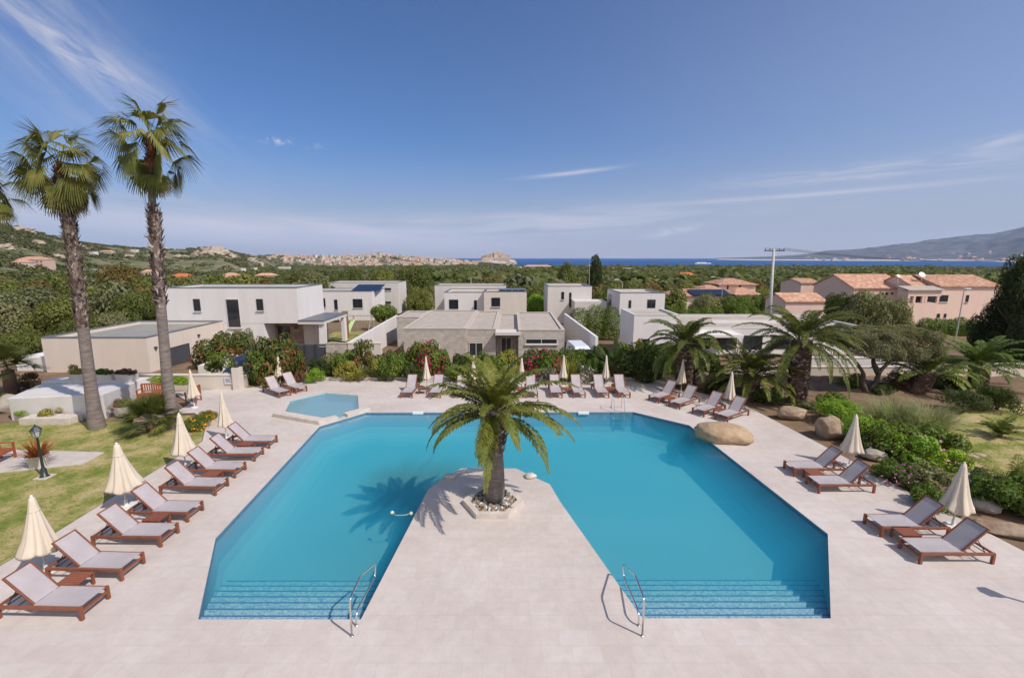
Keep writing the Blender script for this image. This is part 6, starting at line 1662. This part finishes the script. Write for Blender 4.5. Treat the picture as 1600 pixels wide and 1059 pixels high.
for i, (px, pyt, Y, w, key, m, lab) in enumerate((
    (20, 452, 62, 13, 'big0', 'forest_olive', 'large grey olive tree at the left edge beside the garage wing'),
    (95, 470, 56, 9, 'big1', 'forest', 'broad green tree behind the garage wing roof left corner'),
    (70, 430, 92, 14, 'big2', 'forest', 'broad yellow green tree above the grey olive tree at the left'),
    (150, 450, 72, 11, 'big0', 'forest', 'green tree between the two tall palm trunks'),
    (190, 420, 100, 12, 'big1', 'forest_brown', 'brownish tree between the two tall palm trunks'),
    (215, 455, 66, 9, 'big2', 'forest', 'dense green tree left of the big white villa'),
    (235, 470, 60, 6, 'big0', 'forest', 'green tree touching the left end of the big white villa'),
    (120, 500, 52, 6, 'big1', 'forest', 'green tree just behind the garage wing roof'),
    (-40, 470, 55, 10, 'big2', 'forest_olive', 'olive tree cut off by the left edge'),
    (175, 490, 55, 6, 'big2', 'forest_olive', 'olive toned tree behind the garage wing roof middle'),
    (15, 520, 45, 6, 'big0', 'forest', 'green tree behind the short fan palm'),
    (645, 420, 118, 12, 'big1', 'forest', 'tall dense tree right of the villa with solar panels'),
    (655, 450, 96, 7, 'big0', 'forest', 'lower dense tree beside the grey cubic villa'),
    (600, 421, 140, 13, 'big2', 'forest', 'tall rounded tree behind the villa with solar panels'),
    (540, 424, 135, 12, 'big0', 'forest', 'rounded tree left behind the villa with solar panels'),
    (480, 432, 125, 11, 'big1', 'forest_brown', 'brownish tree above the roof edge of the big white villa'),
    (836, 462, 86, 6, 'big1', 'lime', 'bright green tree between the two cubic villas'),
    (1150, 462, 74, 7.5, 'big2', 'green', 'round green tree in front of the villa with clay roofs'),
    (1185, 460, 80, 6.5, 'big0', 'green', 'green tree left of the utility pole'),
    (1098, 465, 78, 5.5, 'big1', 'forest_olive', 'olive tree in front of the solar panels of the clay roofed villa'))):
    tree_px(px, pyt, Y, w, key, m, lab)
for px0, px1, pyt, Y, lab in ((893, 968, 480, 56, 'row of fresh green hedge shrubs behind the white wall right of the block house'), (1040, 1130, 478, 66, 'green hedge right of the small white villa'), (1440, 1530, 496, 60, 'low green hedge below the pink house')):
    a, b_ = PY(px0, pyt, Y), PY(px1, pyt, Y); z0 = tz((a.x + b_.x) / 2, Y)
    root = empty('hedge', ((a.x + b_.x) / 2, Y, z0), lab, 'hedge', None); L = b_.x - a.x; n = max(3, int(L / 1.5))
    rg = np.random.default_rng(int(px0)); h = a.z - z0
    cl = [(-L / 2 + L * (k + .5) / n, 0, h * .45 + .1 * rg.normal(), L / n * .75, 1.0, h * .55 * (.9 + .2 * rg.random())) for k in range(n)]
    link('foliage', quads_mesh('foliage', crown_quads(9000, cl, .10, .5, rg), LM['green']), root)
# flat clipped tree
b_ = G(1350, 612); root = empty('clipped_tree', b_, 'flat topped clipped tree with two crooked trunks', 'tree')
rg = np.random.default_rng(77); c0, c1 = PY(1300, 540, 27.2), PY(1438, 540, 27.2); zt, zb = PY(1370, 511, 27.2).z, PY(1370, 560, 27.2).z
n = 46000; u = rg.random(n); face = rg.random(n); v = rg.random(n)
xa, xb, ya, yb = c0.x - .3, c1.x + .35, 27.2 - 1.7, 27.2 + 1.7
top = zt - .10 * np.cos(u * 9) - .5 * np.maximum(0, u - .86) ** 2 * 30 - .25 * np.maximum(0, .12 - u) / .12
bot = zb + (zt - zb) * .5 * np.maximum(0, 1 - u / .4) + .35 * np.sin(u * 14) ** 2 * .5
X = xa + (xb - xa) * u; Yy = ya + (yb - ya) * v; Z = top.copy(); N_ = np.zeros((n, 3)); N_[:, 2] = 1
fr_ = (face > .36) & (face < .74); Yy[fr_] = ya - .10 * rg.random(fr_.sum()); Z[fr_] = bot[fr_] + (top - bot)[fr_] * v[fr_]; N_[fr_] = (0, -1, .25)
bk_ = (face >= .74) & (face < .80); Yy[bk_] = yb; Z[bk_] = bot[bk_] + (top - bot)[bk_] * v[bk_]; N_[bk_] = (0, 1, .2)
en_ = (face >= .80) & (face < .92); sd_ = rg.random(n) < .5; X[en_] = np.where(sd_[en_], xa, xb); w_ = rg.random(n); uu = np.where(sd_, 0, 1.)
bt = zb + np.where(sd_, (zt - zb) * .5, 0); Z[en_] = (bt + (zt - .25 - bt) * w_)[en_]; N_[en_] = np.stack([np.where(sd_, -1, 1), 0 * w_, .2 + 0 * w_], 1)[en_]
bo_ = face >= .92; Z[bo_] = bot[bo_]; N_[bo_] = (0, -.3, -.6)
# rounded edges and an uneven clipped surface
cx_, cz_ = (xa + xb) / 2, (zt + zb) / 2
q_ = np.stack([(X - cx_) / ((xb - xa) / 2), (Yy - 27.2) / 1.7, (Z - cz_) / ((zt - zb) / 2)], 1); rr_ = (np.abs(q_) ** 5).sum(1) ** .2
q_ = q_ / np.maximum(rr_, 1)[:, None] * (1 + .0 * rr_[:, None])
P_ = np.stack([cx_ + q_[:, 0] * (xb - xa) / 2, 27.2 + q_[:, 1] * 1.7, cz_ + q_[:, 2] * (zt - zb) / 2], 1)
nz_ = np.array([mnoise.noise(Vector(p * 1.7)) for p in P_]); P_ = P_ + unit(N_) * (nz_ * .22 - .12 * rg.random(n))[:, None]
hole = (nz_ < -.38) & (face > .36)
P_, N_ = P_[~hole], N_[~hole]
in_ = np.stack([rg.uniform(xa + .3, xb - .3, 9000), rg.uniform(ya + .3, yb - .3, 9000), rg.uniform(zb + .35, zt - .3, 9000)], 1)
in_ = in_[in_[:, 2] > zb + (zt - zb) * .5 * np.maximum(0, 1 - (in_[:, 0] - xa) / (xb - xa) / .4) + .2]
P_ = np.concatenate([P_, in_]); N_ = np.concatenate([N_, rg.normal(size=in_.shape)])
Nn_ = unit(unit(N_) + rg.normal(size=N_.shape) * .42)
link('crown', quads_mesh('crown', leaf_quads(P_ - np.array(b_), Nn_, .05 * (.6 + .8 * rg.random(len(P_))), .5, rg), leaf_mat('leaf_clipped', (0.108, 0.115, 0.0473), (0.284, 0.27, 0.135), (0.54, 0.499, 0.324), nscale=.8)), root)
for pts in ([(b_.x + .15, b_.y, -.1), (b_.x - .2, b_.y, .6), (b_.x - .15, b_.y, 1.1), (b_.x - .75, b_.y, 1.9), (b_.x - 1.3, b_.y, 2.3)], [(b_.x + .3, b_.y + .1, -.1), (b_.x + .75, b_.y + .1, .55), (b_.x + .8, b_.y + .1, 1.2), (b_.x + 1.3, b_.y, 1.9), (b_.x + 1.7, b_.y, 2.5)], [(b_.x + .8, b_.y + .1, 1.1), (b_.x + .5, b_.y + .3, 1.8), (b_.x + .3, b_.y, 2.4)]):
    MB().tube(rounded(pts, .4, 4), list(np.linspace(.17, .06, len(rounded(pts, .4, 4)))), 8).build('trunk', M_WOOD, root, smooth=True)
# the wood: every tree you can tell apart
BOX = [(-46, 8.5, 30, 64), (-36, -12, 64, 101), (-13, 20, 64, 92), (12, 40, 30, 75), (48, 86, 50, 101), (36, 66, 98, 128)]
rnd = random.Random(21); cnt = 0; placed = []
WOODL = {'forest': 'green rounded tree in the dense wood beyond the villas', 'forest_olive': 'greyish olive tree in the dense wood beyond the villas', 'forest_brown': 'brownish tree in the dense wood beyond the villas'}
while cnt < 270:
    t = rnd.uniform(-1.25, 1.22); Y = 66 + 125 * rnd.random() ** .75; x = t * Y
    if any(a < x < b2 and c < Y < d for a, b2, c, d in BOX): continue
    if t > .45 and Y < 105: continue
    if any((x - q[0]) ** 2 + (Y - q[1]) ** 2 < 5.0 ** 2 for q in placed): continue
    placed.append((x, Y)); cnt += 1
    h = rnd.uniform(5, 8) * (1.05 if t < -.4 else .9); w = h * rnd.uniform(1.1, 1.5)
    m = rnd.choices(['forest', 'forest_olive', 'forest_brown'], [.66, .2, .14])[0]
    tree((x, Y, tz(x, Y) - .3), w, h, 'oak%d' % rnd.randrange(4), m, WOODL[m], 'trees of the wood beyond the villas, ' + m.replace('forest_', '').replace('forest', 'green'))
# the far wood as one mass
def far_wood():
    rg = np.random.default_rng(5); n = 9000
    Y = 175 * (2600 / 175) ** (rg.random(n) ** .85); t = rg.uniform(-1.3, 1.35, n); X = t * Y
    Z = terrain(X, Y)
    px = 800 + t / CP * FPX
    s = Y / np.interp(t, _ct, _cr); s0 = np.interp(t, _ct, _cs)
    keep = (s < s0 * 1.12) | (rg.random(n) < .22 * (s < 1.0)); keep &= Z > SEA + .4
    X, Y, Z = X[keep], Y[keep], Z[keep]; n = len(X)
    h = 4.2 + 5.5 * rg.random(n) ** 1.8 + 2.5 * (rg.random(n) < .06); big = 1 + Y / 1500
    h *= np.where(X / Y < -.3, .75, 1)
    R = h * rg.uniform(.55, .85, n) * big
    kq = 46
    d = unit(rg.normal(size=(n, kq, 3))); d[..., 2] = np.abs(d[..., 2]) * .9 + .05
    P = np.stack([X, Y, Z], 1)[:, None, :] + d * np.stack([R, R, h * .62], 1)[:, None, :] * rg.uniform(.75, 1.08, (n, kq, 1)) + np.array([0, 0, 1.]) * (h * .35)[:, None, None]
    Nn = unit(d + rg.normal(size=d.shape) * .4 + np.array([0, 0, .4]))
    sz = (np.repeat(R, kq) * .26) * rg.uniform(.6, 1.3, n * kq)
    return leaf_quads(P.reshape(-1, 3), Nn.reshape(-1, 3), sz, .7, rg), np.repeat(rg.choice(3, n, p=[.68, .2, .12]), kq)
V, mi = far_wood()
tag(link('far_wood', quads_mesh('far_wood', V, [leaf_mat('far_wood_green', (0.078, 0.102, 0.0264), (0.18, 0.204, 0.06), (0.3, 0.3, 0.108), nscale=.05), leaf_mat('far_wood_olive', (0.108, 0.126, 0.054), (0.216, 0.228, 0.108), (0.336, 0.324, 0.18), nscale=.05), leaf_mat('far_wood_brown', (0.12, 0.0984, 0.0336), (0.228, 0.18, 0.06), (0.324, 0.252, 0.096), nscale=.05)], mi)),
    'continuous far wood stretching to the bay', 'wood', kind='stuff')
def hill_scrub():
    rg = np.random.default_rng(6); n = 16000
    t = rg.uniform(-1.3, -.1, n); R = np.interp(t, _ct, _cr); Y = R * rg.uniform(.2, 1.08, n); X = t * Y
    f = np.array([mnoise.fractal(Vector((x * .006, y * .006, 3)), 1, 2, 4) for x, y in zip(X, Y)])
    k = (f > -.02) & ((t < -.52) | (rg.random(n) < .5)); X, Y = X[k], Y[k]; n = len(X); Z = terrain(X, Y)
    r = rg.uniform(1.2, 4.2, n) * (.8 + Y / 2200); kq = 14
    d = unit(rg.normal(size=(n, kq, 3))); d[..., 2] = np.abs(d[..., 2])
    P = np.stack([X, Y, Z], 1)[:, None, :] + d * np.stack([r, r, r * .8], 1)[:, None, :]
    Nn = unit(d + rg.normal(size=d.shape) * .4 + np.array([0, 0, .3])); sz = np.repeat(r, kq) * .42 * rg.uniform(.6, 1.2, n * kq)
    return leaf_quads(P.reshape(-1, 3), Nn.reshape(-1, 3), sz, .75, rg)
tag(link('hillside_scrub', quads_mesh('hillside_scrub', hill_scrub(), leaf_mat('scrub_green', (.05, .062, .022), (.11, .12, .045), (.19, .18, .085), nscale=.03))), 'scrub covering the hillside on the left', 'scrub', kind='stuff')
# bare rock outcrops on the hill
M_OUT = mat('outcrop_granite', (.30, .24, .18), .95, .2, .05, col2=(.46, .38, .30), bump=.6, bscale=.4)
for i, (px, py, w, h, lab) in enumerate(((334, 398, 36, 16, 'big pale granite knoll standing on the ridge at the left'), (312, 398, 20, 8, 'smaller granite lump left against the ridge knoll'), (356, 402, 22, 8, 'smaller granite lump right against the ridge knoll'), (282, 404, 22, 7, 'bare granite outcrop left of the ridge knoll'), (203, 402, 16, 5, 'pale granite outcrop on the hillside between the palms'), (35, 362, 36, 8, 'long bare granite slope high on the left hill'), (8, 388, 26, 7, 'pale rock band at the left edge of the hill'),
                                     (58, 380, 18, 6, 'small rock patch in the middle of the left hill'), (92, 403, 26, 6, 'rock patch on the hill left of the crooked palm'), (392, 408, 18, 6, 'low rock outcrop right of the granite knoll'), (120, 386, 22, 5, 'rock ledge behind the crooked palm trunk'))):
    q = hit(px, py); s = q.y / FPX
    o = link('rock_outcrop', rock_mesh('rock_outcrop', (w * s * .5, w * s * .4, h * s * .75), 40 + i, M_OUT, 4, .55, 2.3, cut=False), loc=q); o.rotation_euler = (0, 0, .5 * i); tag(o, lab, 'rock outcrop', 'granite outcrops on the hill')

# ------------------------------------------------------------------ far houses
M_TW = [render_mat('town_wall_%s' % k, c, 0) for k, c in (('pale', (.60, .52, .45)), ('pink', (.55, .40, .33)), ('ochre', (.56, .45, .33)), ('white', (.66, .62, .58)))]
def far_house_mesh(name, w, d, h, hr, wallm, roofm, hip=True):
    mb = MB(); mb.box(-w / 2, w / 2, -d / 2, d / 2, -6, h, 0)
    ov = .4; x0, x1, y0, y1 = -w / 2 - ov, w / 2 + ov, -d / 2 - ov, d / 2 + ov; k = d / 2 if hip else 0
    if hr > 0:
        mb.add([(x0, y0, h + .01), (x1, y0, h + .01), (x1, y1, h + .01), (x0, y1, h + .01), (x0 + k, 0, h + hr), (x1 - k, 0, h + hr)], [(0, 1, 5, 4), (2, 3, 4, 5), (1, 2, 5), (3, 0, 4), (3, 2, 1, 0)], 1)
    else:
        mb.box(x0, x1, y0, y1, h + .01, h + .35, 1)
    nw = max(2, int(w / 3.2)); fl = max(1, int(h / 3))
    for f in range(fl):
        for i in range(nw):
            x = -w / 2 + w * (i + .5) / nw; z = f * 3 + 1
            mb.box(x - .55, x + .55, -d / 2 - .03, -d / 2 - .002, z, z + 1.5, 2)
    o = mb.build(name, [wallm, roofm, M_FRAME]); me = o.data; bpy.data.objects.remove(o); return me
rnd = random.Random(31)
TP = [far_house_mesh('town_house', rnd.uniform(11, 26), rnd.uniform(9, 13), rnd.choice((6, 6.5, 9, 9, 12)), rnd.choice((0, 2, 2.4, 2.4)), M_TW[k % 4], M_TILES if k % 4 != 3 else M_TW[3], rnd.random() < .5) for k in range(10)]
cnt = 0; tpl = []; tries = 0
while cnt < 285 and tries < 30000:
    tries += 1
    px = rnd.uniform(424, 748); dens = smooth(405, 500, px) * .75 + .25
    if rnd.random() > dens: continue
    Y = rnd.uniform(1820, 2480) if px < 690 else rnd.uniform(1950, 2500)
    x = (px - 800) / FPX * CP * Y
    if any((x - q[0]) ** 2 + ((Y - q[1]) * .7) ** 2 < 15 ** 2 for q in tpl): continue
    z = tz(x, Y)
    if z < SEA + 3: continue
    tpl.append((x, Y)); o = link('town_house', TP[rnd.randrange(10)], loc=(x, Y, z)); o.rotation_euler = (0, 0, rnd.uniform(-.5, .5))
    tag(o, 'pale house crowded among others in the far town on the low ridge', 'house', 'houses of the far town'); cnt += 1
# houses on the hill and in the wood
for i, (px, py, w, d, h, hr, k, rf, lab) in enumerate((
    (57, 414, 24, 12, 6.5, 3, 1, 'T', 'pink house with red roof on the hillside at the far left'), (38, 414, 13, 9, 4, 2.4, 0, 'T', 'low house left beside the pink hillside house'), (70, 412, 9, 8, 5, 2, 3, 'T', 'small pale house right beside the pink hillside house'),
    (140, 395, 24, 9, 5, 0, 3, 'W', 'long white flat roofed house behind the crooked palm trunk'), (168, 395, 26, 9, 6, 2, 0, 'T', 'long pale house between the palms on the hill'), (211, 391, 12, 9, 4.5, 0, 3, 'W', 'small white house on the ridge between the palms'), (256, 387, 22, 9, 4, 0, 3, 'W', 'white house on the ridge right of the tallest palm'),
    (150, 426, 26, 9, 5, 0, 3, 'W', 'white building among trees between the palm trunks'), (236, 427, 13, 9, 4, 2.5, 1, 'T', 'small pink roofed house in trees left of the tallest palm'), (287, 435, 15, 9, 3.5, 2.6, 2, 'O', 'orange roofed house in the wood right of the tallest palm'),
    (372, 440, 22, 13, 4.2, 3, 3, 'T', 'wide pink roofed white house right above the big villa roof'), (363, 433, 12, 9, 4, 2.2, 0, 'T', 'small roof just behind the wide pink roofed house'), (375, 421, 16, 10, 5, 0, 3, 'W', 'white house in the wood left of the town'), (397, 420, 11, 9, 5, 0, 3, 'W', 'small white house in the wood left of the town'),
    (406, 411, 18, 9, 6, 2, 0, 'T', 'pale house at the left end of the town'), (445, 419, 26, 12, 8, 0, 3, 'W', 'white block below the left end of the town'), (418, 433, 16, 9, 3.5, 2, 1, 'T', 'small pink roof in the wood above the big villa'), (420, 402, 14, 9, 6, 2, 0, 'T', 'pale house on the ridge left of the town'),
    (690, 437, 20, 11, 4, 3, 1, 'T', 'pink roofed house in the wood left of the cubic villa'), (840, 420, 62, 16, 10, 3, 1, 'T', 'long pinkish hotel block by the shore'), (808, 418, 24, 12, 6, 0, 3, 'W', 'low white building below the citadel'), (872, 421, 26, 12, 5, 0, 3, 'W', 'low white building at the shore right of the hotel block'),
    (1011, 444, 16, 9, 4.5, 3, 2, 'O', 'orange roofed house with white chimney in the wood'), (1066, 437, 19, 9, 5, 3.4, 2, 'O', 'larger orange roofed house in the wood'), (1080, 439, 9, 7, 3.5, 2.4, 2, 'O', 'small orange roof right of the larger orange roofed house'), (978, 420, 24, 12, 4, 0, 3, 'W', 'low white building in the far wood right of the conifer'), (1003, 420, 16, 10, 4, 0, 0, 'W', 'low pale building in the far wood'))):
    near = py > 426; q = hit(px, py + (9 if near else 3))
    if q.y > 2400: q = PY(px, py + 3, 1900); q.z = tz(q.x, q.y)
    sc = max(1.0, min(q.y / 350, 1.0))
    zt = PY(px, py, q.y).z
    me = far_house_mesh('hill_house', w, d, h, hr, M_TW[k], {'T': M_TILES, 'W': M_TW[3], 'O': M_OTILES}[rf])
    o = link('hill_house', me, loc=(q.x, q.y, max(q.z, zt - h * .6))); o.rotation_euler = (0, 0, rnd.uniform(-.3, .3)); tag(o, lab, 'house', None)
# citadel on its headland
DC = 2150.0
c_ = PY(772, 412, DC); root = empty('citadel', (c_.x, DC, SEA), 'walled citadel on a rocky headland in front of the sea', 'citadel')
sc = DC / FPX
M_RAMP = mat('citadel_stone', (.36, .29, .23), .95, .14, .05, col2=(.46, .38, .31))
hr_ = rock_mesh('rock', (32 * sc, 24 * sc, 8 * sc), 61, M_RAMP, 4, .2, 1.2); link('headland_rock', hr_, root, (0, 0, 12))
def px_(x, y): p = PY(x, y, DC); return p
def rampart(x0, x1, yt, yb, y0, dd, tp=.04):
    a, b_ = px_(x0, yb), px_(x1, yt); w = (b_.x - a.x) * tp
    MB().prism([(a.x, DC + y0), (b_.x, DC + y0), (b_.x, DC + y0 + dd), (a.x, DC + y0 + dd)], SEA - 2, b_.z, top=[(a.x + w, DC + y0 + 4), (b_.x - w, DC + y0 + 4), (b_.x - w, DC + y0 + dd), (a.x + w, DC + y0 + dd)]).build('rampart', M_RAMP, root)
rampart(741, 760, 407, 417, -40, 60); rampart(756, 776, 405.5, 417, -55, 60); rampart(773, 797, 403.5, 417, -60, 80); rampart(752, 798, 402, 414, -10, 70); rampart(796, 808, 410.5, 418, -30, 60)
rc = random.Random(8)
for k in range(46):
    x = rc.uniform(752, 796); yt = 401.5 - 6.5 * max(0, 1 - abs(x - 776) / 22) - rc.uniform(0, 1.6); a = px_(x, yt); w = rc.uniform(7, 14)
    mb = MB(); y0 = DC + 6 + rc.uniform(0, 45); mb.box(a.x - w / 2, a.x + w / 2, y0, y0 + 10, 5, a.z, 0); mb.box(a.x - w / 2 - .3, a.x + w / 2 + .3, y0 - .3, y0 + 10.3, a.z + .01, a.z + 1.2, 1)
    for f in range(3): mb.box(a.x - w * .25, a.x - w * .1, y0 - .05, y0 - .003, a.z - 4 - 4 * f, a.z - 2.2 - 4 * f, 2); mb.box(a.x + w * .1, a.x + w * .25, y0 - .05, y0 - .003, a.z - 4 - 4 * f, a.z - 2.2 - 4 * f, 2)
    mb.build('house_block', [M_TW[k % 3], M_TILES, M_FRAME], root)
a = px_(779, 393); MB().box(a.x - 5, a.x + 5, DC + 20, DC + 30, 5, a.z).build('tower', M_TW[2], root); MB().lathe([(5, 0), (4, 4), (.5, 6.5)], 10, (a.x, DC + 25, a.z)).build('dome', M_TW[1], root)
# fort on the town hill, ferry on the bay
q = PY(592, 396, 2490); z0 = tz(q.x, 2490)
ft = empty('hill_fort', (q.x, 2490, z0), 'small pale fort on top of the wooded hill above the town', 'fort')
MB().prism([(q.x - 38, 2480), (q.x + 38, 2480), (q.x + 34, 2520), (q.x - 34, 2520)], z0 - 6, q.z - 1, top=[(q.x - 30, 2485), (q.x + 30, 2485), (q.x + 30, 2515), (q.x - 30, 2515)]).build('rampart', M_RAMP, ft)
MB().box(q.x - 14, q.x + 12, 2492, 2508, q.z - 1, q.z + 7).build('keep', M_RAMP, ft)
Yf = 2900.0; q = PY(1098, 412, Yf); fy = empty('ship', (q.x, Yf, SEA), 'white ship lying on the bay', 'ship'); m = mat('white_enamel', (.7, .7, .7))
mb = MB(); mb.prism([(q.x - 50, Yf - 7), (q.x + 40, Yf - 7), (q.x + 52, Yf), (q.x + 40, Yf + 7), (q.x - 50, Yf + 7)], SEA - 1, SEA + 6); mb.build('hull', m, fy)
MB().box(q.x - 38, q.x + 22, Yf - 5, Yf + 5, SEA + 6, SEA + 10).build('deckhouse', m, fy); MB().box(q.x - 10, q.x + 4, Yf - 3, Yf + 3, SEA + 10, SEA + 13).build('funnel', M_FRAME, fy)
# pale houses dotted along the foot of the mountain
rnd = random.Random(77); hp = [far_house_mesh('coast_house', 45, 22, 14, 5, M_TW[k], M_TILES) for k in range(3)]
for k in range(60):
    px = rnd.uniform(1255, 1599); t = (px - 800) / FPX * CP
    Y = MD * (np.interp(t, [_mt[0], _mt[1], .78, .98, 1.04, 1.1], [.9, .72, .6, .62, .5, .38]) + rnd.random() ** 2 * .14 + .01)
    x = t * Y; z = float(mount(np.array([[x]]), np.array([[Y]]))[0, 0])
    if z < SEA + 1: continue
    o = link('coast_house', hp[k % 3], loc=(x, Y, z)); o.rotation_euler = (0, 0, rnd.uniform(-.8, .8)); tag(o, 'tiny pale house at the foot of the mountain across the bay', 'house', 'houses across the bay')
for o in list(bpy.data.objects):
    if o.name == 'sun': continue
